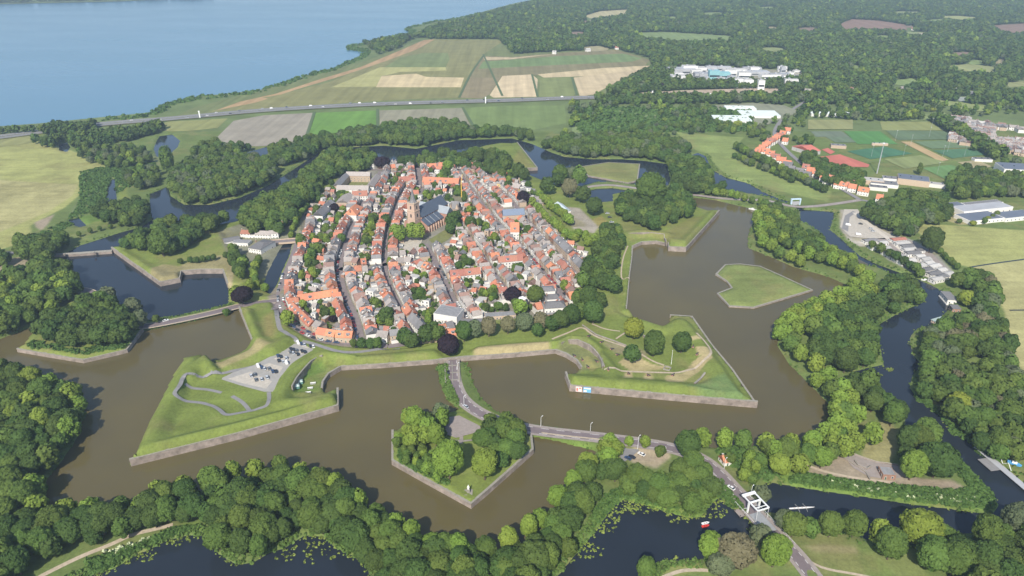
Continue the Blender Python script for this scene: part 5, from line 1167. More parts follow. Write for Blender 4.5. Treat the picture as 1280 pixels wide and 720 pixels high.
for h in IND: tot[(h['place'], id(h['rm']), id(h['wm']))] = tot.get((h['place'], id(h['rm']), id(h['wm'])), 0)+1
for h in IND:
    key = (h['place'], id(h['rm']), id(h['wm'])); cnt[key] = cnt.get(key, 0)+1
    o_ = ', '+ordi(cnt[key])+' from the near end' if tot[key] > 1 else ''
    if h['place'] == 'mobile': lab = '%s mobile home with %s roof%s' % (WN[id(h['wm'])], COLN[id(h['rm'])], o_)
    elif h['typ'] == 'back': lab = '%s back building with %s roof amid gardens%s' % (WN[id(h['wm'])], COLN[id(h['rm'])], o_)
    elif h['typ'] in ('par', 'perp'): lab = '%s roofed %s house on the %s%s' % (COLN[id(h['rm'])], WN[id(h['wm'])], h['place'], o_)
    elif tot[key] > 1: lab = 'house in %s%s' % (h['place'], o_)
    else: lab = h['place'][4:] if h['place'].startswith('the ') else h['place']
    if h['typ'] == 'row' and tot[key] == 1 and ' row' in lab: lab = 'house in '+h['place']
    nm = 'mobile_home' if h['place'] == 'mobile' else 'garage_row' if 'garage' in h['place'] else 'house'
    grp = 'mobile homes on the canal yard' if nm == 'mobile_home' else 'houses of the walled town'
    lab = shorten(lab)
    root = empty(nm, (h['x'], h['y'], h['z']), h['rz'], lab, nm.replace('_', ' '), grp)
    wall, roof, extra, r = house_shells(h)
    wall.build('wall', root); ro = roof.build('roof', root)
    for k, g in extra.items():
        k = k.strip(); g.build(k, ro if k in ('chimney', 'dormer') else root)
    for t, x, y, z, rz in windows_of(h, r):
        if t == 'door': obj('door', r.choice(DOORS), root, (x, y, z), rz)
        else: obj('window', WIN, root, (x, y, z), rz, (1.1, 1, 1.45))
big = MB()
wv, wf = WIN, None
for h in REST:
    wall, roof, extra, r = house_shells(h); loc = (h['x'], h['y'], h['z'])
    big.merge(wall, loc, h['rz']); big.merge(roof, loc, h['rz'])
    for g in extra.values(): big.merge(g, loc, h['rz'])
    g = MB()
    for t, x, y, z, rz in windows_of(h, r):
        if rz == 0: g.box(x-.5, x+.5, y-.07, y-.01, z, z+1.4, GLASS)
        elif abs(rz-math.pi) < .1: g.box(x-.5, x+.5, y+.01, y+.07, z, z+1.4, GLASS)
    big.merge(g, loc, h['rz'])
if REST: tag(big.build('farther_houses'), 'mass of smaller and farther tiled house roofs filling the town behind the nearer houses', 'houses', kind='stuff')
# garden trees
gpts = []
for _ in range(6500):
    x = random.uniform(min(xs), max(xs)); y = random.uniform(min(ys), max(ys))
    if not pin(x, y, TOWNW) or any(pin(x, y, P) for P in NOBUILD) or on_street(x, y, 1, 1, 0, m=.5): continue
    rr = random.uniform(1.3, 3.6)
    if any(overlap((x, y, rr*.8, rr*.8, 0), B, 0) for B in OCC): continue
    gpts.append((x, y, rr))
gpts = gpts[:1100]
for x, y, rr in gpts: t_add(pick([('ash', 5), ('oak', 3), ('lime', 2), ('gold', .3), ('copper', .2)]), x, y, rr, 'the town gardens')
for a in ((494,294,6,'lime'),(500,301,7,'lime'),(515,298,7,'lime'),(524,298,7,'lime'),(566,284,8,'oak'),(571,276,6,'oak'),(563,290,6,'oak'),(483,280,6,'oak'),(588,284,6,'oak'),(549,246,5,'ash'),(574,296,5,'oak'),(484,402,10,'oak'),(479,398,6,'gold'),(526,372,6,'ash'),(530,378,5,'oak'),(560,215,6,'lime'),(566,208,5,'oak'),(396,355,4,'ash'),(407,395,6,'oak'),(641,374,10,'copper'),(669,378,11,'ash'),(650,391,8,'lime'),(397,317,7,'ash'),(390,321,5,'ash'),(408,290,5,'ash'),(613,317,1,'ash'),(612,307,5,'oak'),(660,291,5,'oak'),(692,322,5,'ash'),(705,361,5,'lime'),(612,300,3,'gold')):
    one(*a, 'the town', 5)
rowt([(491,282),(490,295),(489,306),(488,314)], 'the clipped hedge beside the church square', [('oak', 1)], 2.6, 4.5, 3)
# ------------------------------------------------------------------ church
cb = MATS.get('church') or None
CHB = mat('church_brick', (0.47, 0.335, 0.26), 0.85, noise=0.14, scale=0.9); CHD = mat('church_brick_red', (0.36, 0.20, 0.15), 0.85, noise=0.16, scale=0.9)
BSL = mat('blue_slate', (0.075, 0.095, 0.130), 0.6, noise=0.12, scale=0.6); LEAD = mat('lead_roof', (0.27, 0.30, 0.33), 0.6, noise=0.1, scale=0.6)
AX = math.radians(29); tx, ty = G(518.5, 289.5, 2.6)
ch = empty('church', (tx, ty, 2.6), math.pi/2-AX, 'large brick church with square tower, grey spire and blue slate roofs', 'church')
# local x: along the nave away from the tower, local -y: right hand side seen from the camera
b = MB(); b.box(-4.6, 4.6, -4.6, 4.6, -.5, 14, CHB); b.box(-4.4, 4.4, -4.4, 4.4, 14.003, 23, CHB); b.box(-4.2, 4.2, -4.2, 4.2, 23.003, 31, CHB)
for z in (14, 23): b.box(-4.75, 4.75, -4.75, 4.75, z-.25, z+.15, TANBR)
b.box(-4.6, 4.6, -4.6, 4.6, 30.6, 31.4, TANBR)
tw = b.build('tower', ch)
for z, k in ((25, 1), (16.5, .7)):
    for a in range(4):
        g = MB(); g.box(-.75, .75, -.12, 0, 0, 3.4, GLASS); q = a*math.pi/2; R_o = 4.21 if z > 20 else 4.41
        g.build('belfry_opening', tw, (math.sin(q)*R_o*1, -math.cos(q)*R_o, z), q)
b = MB(); b.cyl(0, 0, 31.4, 34, 4.0, 2.5, SLATE[0], 8); b.cyl(0, 0, 34, 45.5, 2.5, 0.15, SLATE[0], 8); sp = b.build('spire', ch)
for sx in (-3.9, 3.9):
    for sy in (-3.9, 3.9):
        g = MB(); g.cyl(sx, sy, 31.4, 33.2, .45, .05, TANBR, 6); g.build('pinnacle', ch)
g = MB(); g.cyl(0, 0, 45.4, 48, .08, .05, DARK, 5); g.box(-.5, .5, -.05, .05, 46.6, 46.75, DARK); g.build('weathervane', sp)
b = MB(); g = MB(); g.gable(44, 12.5, 15, 9, CHD, -.5); b.merge(g, (27, 0, 0), 0); nv = b.build('nave_wall', ch)
b = MB(); g = MB(); g.roof(44, 12.5, 15, 9, BSL, .4); b.merge(g, (27, 0, 0), 0); b.build('nave_roof', ch)
b = MB(); b.prism([(48.9,-5.5),(54,-4.5),(57,0),(54,4.5),(48.9,5.5)], -.5, 14, CHD); b.build('choir_wall', ch)
b = MB(); b.add([(49.2,-5.9,13.9),(54.3,-4.8,13.9),(57.5,0,13.9),(54.3,4.8,13.9),(49.2,5.9,13.9),(49.2,0,21.5)], [(0,1,5),(1,2,5),(2,3,5),(3,4,5),(0,5,4)], BSL); b.build('choir_roof', ch)
for sg in (-1, 1):
    b = MB(); y0, y1 = sg*6.27, sg*14
    b.box(3, 31, min(y0, y1), max(y0, y1), -.5, 8, CHD); aw = b.build('aisle_wall', ch)
    b = MB(); ye = sg*14.5; b.add([(2.7,y0,13.2),(31.2,y0,13.2),(31.2,ye,7.9),(2.7,ye,7.9),(2.7,y0,12.9),(31.2,y0,12.9),(31.2,ye,7.6),(2.7,ye,7.6)], [(0,1,2,3),(7,6,5,4),(0,4,5,1),(1,5,6,2),(2,6,7,3),(3,7,4,0)], BSL)
    ar = b.build('aisle_roof', ch)
    b = MB(); b.add([(3,y0,8),(3,y1,8),(3,y0,12.8)], [(0,1,2)], CHD); b.add([(31,y0,8),(31,y1,8),(31,y0,12.8)], [(0,1,2)], CHD); b.build('aisle_gable', ch)
    for x in (9.5, 16.5, 24):
        g = MB(); g.add([(x-.15,y0,13.28),(x+.15,y0,13.28),(x+.15,ye,7.98),(x-.15,ye,7.98)], [(0,1,2,3)], FRAME); g.build('roof_seam', ar)
    for i in range(7):
        x = 4+i*4.3
        g = MB(); g.box(x-.45, x+.45, min(y1, y1+sg*1.5), max(y1, y1+sg*1.5), -.5, 6.5, CHB); g.build('buttress', ch)
        if i < 6: g = MB(); g.box(x+1.2, x+3.1, min(y1, y1+sg*.08), max(y1, y1+sg*.08), 1.6, 6.2, GLASS); g.build('window', aw)
        g = MB(); g.box(x+1.4, x+2.8, min(sg*6.26, sg*6.33), max(sg*6.26, sg*6.33), 13.3, 14.7, GLASS)
        g.build('clerestory_window', nv)
    b = MB(); g = MB(); g.gable(14, 11, 12, 5.5, CHD, -.5); b.merge(g, (37, sg*11, 0), math.pi/2); tr = b.build('transept_wall', ch)
    b = MB(); g = MB(); g.roof(15, 11, 12, 5.5, LEAD, .4); b.merge(g, (37, sg*10.8, 0), math.pi/2); b.build('transept_roof', ch)
    for x in (34.8, 39.2): g = MB(); ya = sg*18.0; g.box(x-.8, x+.8, min(ya, ya+sg*.08), max(ya, ya+sg*.08), 3, 10.5, GLASS); g.build('window', tr)
    for x in (32, 42): g = MB(); g.box(x-.5, x+.5, min(sg*18, sg*19.3), max(sg*18, sg*19.3), -.5, 9, CHB); g.build('buttress', ch)
# ------------------------------------------------------------------ other notable buildings
def winrow(par, p0, p1, z, n, nm='window', wd=1.0, hh=1.4):
    a = Vector((*p0, z)); b_ = Vector((*p1, z)); d = (b_-a); L = d.length; rz = math.atan2(d.y, d.x)
    for i in range(n):
        p = a+d*((i+.5)/n); obj(nm, WIN, par, p, rz, (wd, 1, hh))
def building(label, cat, name, p1, p2, width, e, rh, rm, wm, z=2.6, hip=0, wins=1, grp=None, ov=.35):
    a = G(*p1, z+e+rh); b_ = G(*p2, z+e+rh)
    if b_[0] < a[0]: a, b_ = b_, a
    L = math.hypot(b_[0]-a[0], b_[1]-a[1])+2*hip; rz = math.atan2(b_[1]-a[1], b_[0]-a[0])
    r = empty(name, ((a[0]+b_[0])/2, (a[1]+b_[1])/2, z), rz, label, cat, grp)
    g = MB(); g.gable(L, width, e, rh, wm, -.5) if (hip == 0 and rh > 0) else g.box(-L/2, L/2, -width/2, width/2, -.5, e+(.35 if rh == 0 else 0), wm); g.build('wall', r)
    g = MB()
    if rh > 0: g.roof(L, width, e, rh, rm, ov, hip)
    else: g.box(-L/2+.4, L/2-.4, -width/2+.4, width/2-.4, e+.353, e+.45, rm)
    g.build('roof', r); n = max(2, int(L/4))
    for f in range(wins): winrow(r, (-L/2, -width/2), (L/2, -width/2), 1+f*2.9, n); winrow(r, (L/2, width/2), (-L/2, width/2), 1+f*2.9, n)
    if L*width > 60: winrow(r, (L/2, -width/2), (L/2, width/2), 1, 2); winrow(r, (-L/2, width/2), (-L/2, -width/2), 1, 2)
    OCC.append(((a[0]+b_[0])/2, (a[1]+b_[1])/2, L/2, width/2, rz)); return r
B = building
B('front wing of the white barracks with grey roof around a courtyard', 'barracks', 'barracks_wing', (421,231.5),(461,232), 9, 8, 3.5, GT, WHITE, wins=2, grp='barracks wings around the courtyard')
B('back wing of the barracks behind the green courtyard', 'barracks', 'barracks_wing', (433,214.5),(463,215), 9, 8, 3.5, GT, TANBR, wins=2, grp='barracks wings around the courtyard')
B('left wing of the barracks beside the rampart trees', 'barracks', 'barracks_wing', (420,229),(432,216), 8, 8, 3.2, SL, TANBR, wins=2, grp='barracks wings around the courtyard')
B('right wing of the barracks along the long shadowed street', 'barracks', 'barracks_wing', (462,230),(471,217), 9, 8, 3.5, GT, WHITE, wins=2, grp='barracks wings around the courtyard')
drape_poly('courtyard', [(432,234),(462,236),(468,220),(436,221)], 2.5, MATS['churchyard_grass'], .3, 2.5)
B('chapel with long blue slate roof beside the pale street', 'chapel', 'chapel', (628,262),(655,260.5), 11, 9, 4.5, mat('faded_blue_slate', (0.16,0.20,0.27), .6, noise=.12), TANBR, wins=1)
B('white shed with pale blue metal roof beside the orchard car park', 'shed', 'shed', (697,252),(708,261), 11, 4.2, 3, mat('pale_metal_roof', (0.50,0.58,0.63), .5, noise=.06), WHITE, wins=0)
thall = B('old town hall with steep grey roof and pointed gables', 'town hall', 'town_hall', (564,251),(574,252), 11, 9, 6.5, SL, TANBR, wins=2)
for x in (-3.5, 3.5):
    g = MB(); g.add([(x-1.8,-5.7,8.5),(x+1.8,-5.7,8.5),(x,-5.7,14.2),(x-1.8,-2,8.5),(x+1.8,-2,8.5),(x,-2,14.2)], [(0,1,2),(5,4,3),(1,4,5,2),(0,2,5,3)], TANBR); g.build('gable', thall)
# round brick tower with a white cap
x, y = G(653, 388, 2.6); r = empty('round_tower', (x, y, 2.6), 0, 'round brick tower with a shallow white conical cap by the copper beech', 'tower')
g = MB(); g.cyl(0, 0, -.5, 11, 2.9, 2.7, TANBR, 20); g.build('shaft', r); g = MB(); g.cyl(0, 0, 11.003, 12.6, 3.1, .2, FRAME, 20); g.build('cap', r)
x, y = G(577, 247, 2.6); r = empty('crane', (x, y, 2.6), 0.3, 'slim yellow construction crane behind the town hall', 'crane')
YEL = mat('crane_yellow', (0.75,0.48,0.08), .5); g = MB(); g.box(-.35, .35, -.35, .35, 0, 18, YEL); g.build('mast', r); g = MB(); g.bar((0,0,17.5),(3,6,25), .4, YEL); g.build('jib', r)
# industry, greenhouses, sports halls, school
INDB = mat('factory_white', (0.66,0.66,0.65), .7, noise=.1, scale=.05, rand=.12); INDG = mat('factory_grey', (0.36,0.37,0.39), .7, noise=.15, scale=.05, rand=.15); INDT = mat('factory_teal', (0.22,0.42,0.46), .6, noise=.1, scale=.05)
INDK = mat('factory_roof_dark', (0.13,0.15,0.19), .6, noise=.1, scale=.05)
FACT = [(833,96,36,30,8,'K','dark roofed warehouse at the left end of the far factory'),(850,85,60,30,12,'G','long grey factory hall behind the dark roofed warehouse'),(847,94,26,26,16,'W','white cube shaped factory block'),
 (862,82,30,20,16,'W',''),(872,84,34,22,12,'W',''),(880,91,40,26,10,'G',''),(893,88,22,18,18,'T','teal clad factory tower block'),(903,90,30,20,14,'T',''),(912,87,26,20,16,'W',''),(922,86,34,22,12,'W',''),(930,90,24,20,14,'W',''),
 (924,98,18,18,16,'W',''),(935,99,18,18,16,'W',''),(946,89,50,22,8,'G',''),(952,100,12,12,18,'W','lone white cube shaped tower block of the far factory'),(962,93,40,18,8,'W',''),(975,92,44,16,9,'G',''),(990,94,36,16,9,'W',''),(866,97,30,14,6,'W',''),(902,97,16,14,10,'W',''),(1046,98,16,14,8,'W',''),(940,84,40,14,8,'G',''),(905,83,30,12,10,'G','')]
rr_ = random.Random(3)
for q_ in range(34):
    FACT.append((rr_.uniform(842, 998), rr_.uniform(82, 101), rr_.uniform(8, 26), rr_.uniform(8, 16), rr_.uniform(4, 14), rr_.choice('GWWWGT' if q_ % 9 == 0 else 'GWWG'), ''))
fc = 0
for u, v, w_, d, h_, c, lab in FACT:
    x, y = G(u, v, h_+1.2); m = dict(K=INDG, G=INDG, W=INDB, T=INDT)[c]; rm = dict(K=INDK, G=INDG, W=FLAT[1], T=INDT)[c]; fc += 1
    r = empty('factory_building', (x, y, 1.2), random.uniform(-.12, .12), lab or '%s box shaped building of the distant factory, %s of these from the left' % (dict(W='white', G='grey', T='teal', K='dark')[c], ordi(fc)), 'factory', 'buildings of the distant factory')
    g = MB(); g.box(-w_/2, w_/2, -d/2, d/2, -.3, h_, m); g.build('wall', r); g = MB(); g.box(-w_/2+.6, w_/2-.6, -d/2+.6, d/2-.6, h_+.003, h_+.4, rm); rf = g.build('roof', r)
    g = MB(); g.box(-w_/4, -w_/4+4, -2, 2, h_+.41, h_+2.6, INDG); g.build('vent', rf)
    g = MB(); g.box(-w_/2+1, w_/2-1, -d/2-.1, -d/2-.02, h_*.35, h_*.55, GLASS); g.build('window_band', r)
GH = mat('greenhouse_glass', (0.50,0.56,0.56), .35, noise=.06, scale=.1)
for u, v, w_, d, lab in ((914,147,58,36,'large pale greenhouse with flat glass roof beyond the meadow'),(948,141,62,40,'second larger grey greenhouse roof behind the pale one'),(925,134,50,24,'grey hall roof behind both greenhouses'),(1040,116,36,14,'long pale roof strip beside the far motorway'),(1040,141,70,14,'long pale stand roof behind the sports pitches')):
    x, y = G(u, v, 6); r = empty('greenhouse', (x, y, 1.2), -.06, lab, 'greenhouse')
    g = MB(); g.box(-w_/2, w_/2, -d/2, d/2, -.3, 4, INDB); g.build('wall', r); n_ = 6
    for i in range(n_):
        g = MB(); q = MB(); q.roof(w_, d/n_, 4, 1.2, GH, .02); g.merge(q, (0, -d/2+(i+.5)*d/n_, 0), 0); g.build('roof_bay', r)
CLAYR = mat('clay_roof', (0.50,0.16,0.12), .8, noise=.1, scale=.05)
B('sports hall with a red gabled roof at the left of the clay courts', 'sports hall', 'sports_hall', (1003,183),(1014,181), 34, 5, 4, CLAYR, FLAT[1], 1.3, wins=0)
for i, (u, v, w_, d, rz, e, rm, lab) in enumerate(((1090,224,26,14,-20,5,FLAT[1],'pale flat roofed club building below the radio mast'),(1105,228,30,16,-20,4,FLAT[0],'grey flat roofed club wing beside the narrow poplar'),(1115,222,20,12,-20,4.5,SL,'dark roofed club hall beside the narrow poplar'),(1142,222,34,22,-25,7,INDK,'dark roofed school hall right of the narrow poplar'),(1168,229,34,10,-25,4,FLAT[1],'long white roof strip right of the narrow poplar'),(1098,233,20,10,-20,4,SL,'small dark roofed wing below the club building'),
   (1048,181,20,10,-15,4,SL,'small dark clubhouse beside the red sports hall'),(1228,198,22,10,-8,3.5,SL,'small dark pavilion at the right end of the pitches'),(1272,208,40,30,-12,9,INDK,'white sided dark roofed hall at the right edge'),(1100,179,22,3,-5,3,FLAT[1],'narrow white stand beside the green pitch'))):
    x, y = G(u, v, 1.3+e); r = empty('club_building', (x, y, 1.3), math.radians(rz), lab, 'building')
    g = MB(); g.box(-w_/2, w_/2, -d/2, d/2, -.3, e, WHITE if i % 3 else TANBR); g.build('wall', r); g = MB(); g.box(-w_/2+.5, w_/2-.5, -d/2+.5, d/2-.5, e+.003, e+.35, rm); g.build('roof', r)
    for q in range(3): g = MB(); g.box(-w_/2+2+q*w_/3, -w_/2+3.5+q*w_/3, -1, 1, e+.36, e+1.0, GLASS); g.build('skylight', r)
x, y = G(1232, 263, 5); r = empty('school', (x, y, 1.3), math.radians(14), 'low flat roofed school with dark roofs and white edges right of the park', 'school')
for x0, x1, y0, y1, e, rm in ((-42,0,-24,-2,4,INDK),(0.05,40,-26,-8,4,INDK),(-30,34,-1.95,16,5.5,INDG),(-36,-8,16.05,30,4,INDK),(-7.9,40,16.05,26,4,FLAT[0])):
    g = MB(); g.box(x0, x1, y0, y1, -.3, e, WHITE); wl = g.build('wing_wall', r); g = MB(); g.box(x0+.8, x1-.8, y0+.8, y1-.8, e+.003, e+.25, rm); g.build('wing_roof', r)
    winrow(wl, (x0, y0), (x1, y0), 1, 8, wd=1.6)
x, y = G(1096, 217, 1.3); r = empty('radio_mast', (x, y, 1.3), 0, 'tall slim pale lattice mast between the clay courts and the club buildings', 'mast')
g = MB(); g.cyl(0, 0, 0, 40, .8, .35, INDG, 6); g.build('shaft', r); g = MB(); g.cyl(0, 0, 38, 39, 1.6, 1.6, INDB, 8); g.build('antenna_ring', r)
i = 0
for u, v in ((1119,176),(1138,182),(1161,172),(1184,190),(1164,160),(1205,196),(1231,186),(1201,176),(1129,195),(1089,196),(1171,218),(1211,212),(1178,196),(1239,196),(1215,164)):
    x, y = G(u, v, 1.3); i += 1; g = MB(); g.cyl(0, 0, 0, 15, .15, .08, INDG, 6); r = empty('floodlight_mast', (x, y, 1.3), 0, 'slim white floodlight mast between the pitches, %s from the left' % ordi(i), 'floodlight mast', 'floodlight masts of the sports pitches')
    g.build('pole', r); g = MB(); g.box(-.7, .7, -.15, .15, 14.8, 15.5, INDG); g.build('lamp_head', r)
for q_ in range(26):
    pass
i = 0
for u, v in ((250,147),(607,129),(815,121)):
    x, y = G(u, v, 2.5); i += 1; r = empty('motorway_sign', (x, y, 2.4), .1, 'white sign pylon beside the distant motorway, %s from the left' % ordi(i), 'sign', 'white pylons beside the motorway')
    g = MB(); g.box(-.9, .9, -.4, .4, 0, 10, STEELW); g.build('pylon', r); g = MB(); g.box(-1.3, 1.3, -.5, .5, 10.003, 11, STEELW); g.build('cap', r)
# ------------------------------------------------------------------ drawbridge
p0 = G(957, 656, 2.6); p1 = G(924, 620, 2.6); rz = math.atan2(p1[1]-p0[1], p1[0]-p0[0]); cx, cy = G(941, 638, 2.6)
br = empty('drawbridge', (cx, cy, 2.1), rz, 'white steel bascule drawbridge carrying the purple grey road over the canal', 'drawbridge')
BD = mat('bridge_deck_grey', (0.26,0.27,0.28), .8, noise=.1, scale=.6)
L_ = math.hypot(p1[0]-p0[0], p1[1]-p0[1])
g = MB(); g.box(-15, -1.5, -3.3, 3.3, -.2, .12, BD); g.build('deck', br)
g = MB(); g.box(-1.49, 8, -3.5, 3.5, -2.4, .10, ASPH); g.build('abutment', br)
g = MB(); g.box(-27, -15.01, -3.5, 3.5, -2.4, .10, ASPH); g.build('far_abutment', br)
for s in (-1, 1):
    g = MB(); g.box(-27, 8, s*4.3-.8, s*4.3+.8, -.25, .2, PAVE); g.build('footway', br)
    g = MB(); g.bar((-26,s*5.1,1.2),(8,s*5.1,1.2), .12, STEELW)
    for k in range(18): g.bar((-26+k*2,s*5.1,.2),(-26+k*2,s*5.1,1.2), .1, STEELW)
    g.build('railing', br)
    g = MB(); g.box(-.4, .4, s*3.4-.35, s*3.4+.35, 0.2, 7.0, STEELW); g.build('post', br)
    g = MB(); g.bar((-.3,s*3.4,3.6),(3.0,s*3.4,.2), .3, STEELW); g.build('brace', br)
    g = MB(); g.bar((-7.0,s*3.4,7.5),(5.4,s*3.4,7.3), .55, STEELW); g.build('balance_beam', br)
    g = MB(); g.bar((-6.9,s*3.4,7.3),(-6.9,s*3.4,.3), .14, STEELW); g.build('hanger', br)
g = MB(); g.box(-.35, .35, -3.0, 3.0, 6.3, 6.95, STEELW); g.build('portal_beam', br)
g = MB(); g.box(4.2, 5.6, -3.9, 3.9, 6.9, 7.8, STEELW); g.build('counterweight', br)
g = MB(); g.box(-7.2, -6.6, -3.1, 3.1, 7.2, 7.7, STEELW); g.build('front_beam', br)
g = MB(); g.box(-4.9, -4.6, -3.1, 3.1, 7.15, 7.4, STEELW); g.build('front_beam', br)
for sx, sy in ((2, 6.3), (-16, 6.3), (-15, -6.3)):
    x = cx+math.cos(rz)*sx-math.sin(rz)*sy; y = cy+math.sin(rz)*sx+math.cos(rz)*sy
    r = empty('mooring_platform', (x, y, 0), rz, 'small pale timber platform on piles beside the drawbridge, %s' % {(2,6.3):'at the upper left end',(-16,6.3):'at the lower left end',(-15,-6.3):'on the right side'}[(sx,sy)], 'platform')
    g = MB(); g.box(-2.6, 2.6, -1.6, 1.6, 1.0, 1.25, PAVE); g.build('deck', r)
    for a, c in ((-2.2,-1.3),(2.2,-1.3),(-2.2,1.3),(2.2,1.3)): g = MB(); g.cyl(a, c, -1.5, 1.9, .2, .2, DARK, 6); g.build('pile', r)
# gate bridge under the copper beech
p0 = G(566, 478, 2.4); p1 = G(565, 452, 2.4); rz = math.atan2(p1[1]-p0[1], p1[0]-p0[0]); L_ = math.hypot(p1[0]-p0[0], p1[1]-p0[1])
gb = empty('gate_bridge', (p0[0], p0[1], 2.0), rz, 'brick gate bridge with pale parapets in front of the copper beech', 'bridge')
for s, nm in ((-4.9,'parapet'),(4.9,'parapet'),(0.0,'median')):
    g = MB(); g.box(0, L_, s-.3, s+.3, -3, 1.1 if s else .5, COPING); g.build(nm, gb)
for k in range(3):
    g = MB(); g.box(L_-5-k*9, L_-4.3-k*9, -4.6, -.35, .1, .45, COPING); g.build('kerb', gb)
    g = MB(); g.box(L_-5-k*9, L_-4.3-k*9, .35, 4.6, .1, .45, COPING); g.build('kerb', gb)
# brick town canal bridge
p0 = G(338, 303, 2.8); p1 = G(376, 300, 2.8); rz = math.atan2(p1[1]-p0[1], p1[0]-p0[0]); L_ = math.hypot(p1[0]-p0[0], p1[1]-p0[1])
tb = empty('town_bridge', (p0[0], p0[1], 2.4), rz, 'flat stone bridge over the narrow town canal by the hotel', 'bridge')
g = MB(); g.box(0, L_, -4.5, 4.5, -.5, .35, STREET); g.build('deck', tb)
for s in (-4.7, 4.7): g = MB(); g.box(0, L_, s-.2, s+.2, -.5, 1.3, TANBR); g.build('parapet', tb)
# sluice by the far right pond
x, y = G(994, 255, 2); sl = empty('sluice', (x, y, 1.8), 0.1, 'pale blue sluice portal over the canal at the northern road', 'sluice')
SB = mat('pale_blue_steel', (0.45,0.58,0.68), .5)
for s in (-5, 5): g = MB(); g.box(s-.6, s+.6, -1, 1, -3, 5.5, SB); g.build('pillar', sl)
g = MB(); g.box(-5.6, 5.6, -1.1, 1.1, 5.51, 6.6, SB); g.build('beam', sl); g = MB(); g.box(-4.3, 4.3, -.3, .3, -1, 3.2, INDG); g.build('gate', sl)
# jetty at the right edge
p0 = G(1221, 558, 1.6); rz = math.atan2(G(1285,612,1.6)[1]-p0[1], G(1285,612,1.6)[0]-p0[0]); jt = empty('landing_stage', (p0[0], p0[1], 0), rz, 'long grey landing stage with a small boat canopy at the right edge', 'landing stage')
g = MB(); g.box(0, 62, -2, 2, 1.3, 1.6, INDG); g.build('deck', jt); g = MB(); g.box(10, 20, -8, -2.05, 1.3, 1.6, GREYP); g.build('side_deck', jt)
for k in range(12): g = MB(); g.cyl(2+k*5, 1.8, -1.5, 1.9, .2, .2, DARK, 6); g.build('pile', jt)
for s in (0, 6):
    g = MB(); g.bar((10+s,3,1.6),(13+s,3,4.6), .25, STEELW); g.bar((16+s,3,1.6),(13+s,3,4.6), .25, STEELW); g.build('canopy_frame', jt)
# statue on the ravelin
x, y = G(585.5, 615, 4.2); st = empty('statue', (x, y, 3.7), 0, 'white statue on a pale pedestal at the tip of the near ravelin', 'statue')
g = MB(); g.box(-2.2, 2.2, -2.2, 2.2, -.3, .4, COPING); g.box(-.8, .8, -.8, .8, .4, 2.6, COPING); g.build('pedestal', st)
g = MB(); g.cyl(0, 0, 2.603, 4.3, .5, .38, FRAME, 8); g.cyl(0, 0, 4.3, 4.9, .42, .2, FRAME, 8); g.cyl(0, 0, 4.9, 5.35, .2, .16, FRAME, 8); g.bar((.3,0,4.5),(.7,-.3,3.8), .18, FRAME); g.bar((-.3,0,4.5),(-.6,-.2,3.7), .18, FRAME); g.build('figure', st)
# banners on the museum bastion wall
a = G(712,489,0); b_ = G(946,510,0); u = Vector((b_[0]-a[0], b_[1]-a[1])).normalized(); rz = math.atan2(u.y, u.x)
for off, wd, lab, mm in ((4.0, 4.0, 'pinkish white banner with red shapes hanging on the long bastion wall', 0), (9.0, 5.0, 'blue and white banner hanging on the long bastion wall', 1)):
    r = empty('banner', (a[0]+u.x*off+u.y*.55, a[1]+u.y*off-u.x*.55, 0.7), rz, lab, 'banner', None)
    bm_ = mat('banner_blue', (0.16,0.42,0.70), .6) if mm else mat('banner_white', (0.72,0.62,0.60), .6)
    g = MB(); g.box(0, wd, -.12, .05, 0, 3.9, bm_); g.build('cloth', r)
    g = MB()
    if mm: g.box(.3, wd-.3, -.16, -.123, 2.6, 3.5, FRAME); g.box(.3, 2.2, -.16, -.123, .4, 1.6, FRAME)
    else: g.box(.4, 1.6, -.16, -.123, .5, 3.0, mat('banner_red', (0.55,0.2,0.16), .6)); g.box(2.2, 3.4, -.16, -.123, 2.2, 3.3, mat('banner_red', (0.55,0.2,0.16), .6))
    g.build('print', r)
# posts, lamps
LAMPS = [(797,561,9,'beside the sandy car park'),(738,538,7,'on the causeway before the trees'),(676,533,7,'on the causeway near the ravelin'),(857,562,7,'where the causeway bends'),(905,586,7,'beside the orange roofed house'),(938,621,7,'at the drawbridge portal'),(1009,662,0,''),(968,655,7,'just past the drawbridge'),(572,462,5,'on the gate bridge'),(580,505,6,'where the causeway leaves the gate')]
for u, v, hh, where in LAMPS:
    if not hh: continue
    x, y = G(u, v, 2); z = TH(x, y); r = empty('street_lamp', (x, y, z), 0.8, 'slim grey street lamp %s' % where, 'street lamp', 'street lamps along the causeway')
    g = MB(); g.cyl(0, 0, 0, hh, .14, .09, STEELW, 6); g.bar((0,0,hh),(1.2,0,hh+.2), .12, STEELW); g.build('pole', r); g = MB(); g.box(.9, 1.7, -.18, .18, hh+.12, hh+.32, STEELW); g.build('lamp_head', r)
x, y = G(839, 455, 5.5); r = empty('flagpole', (x, y, TH(x, y)), 0, 'white flagpole beside the dark tree on the museum bastion', 'flagpole'); g = MB(); g.cyl(0, 0, 0, 11, .16, .08, STEELW, 6); g.build('pole', r); g = MB(); g.cyl(0, 0, 11, 11.3, .2, .2, STEELW, 6); g.build('finial', r)
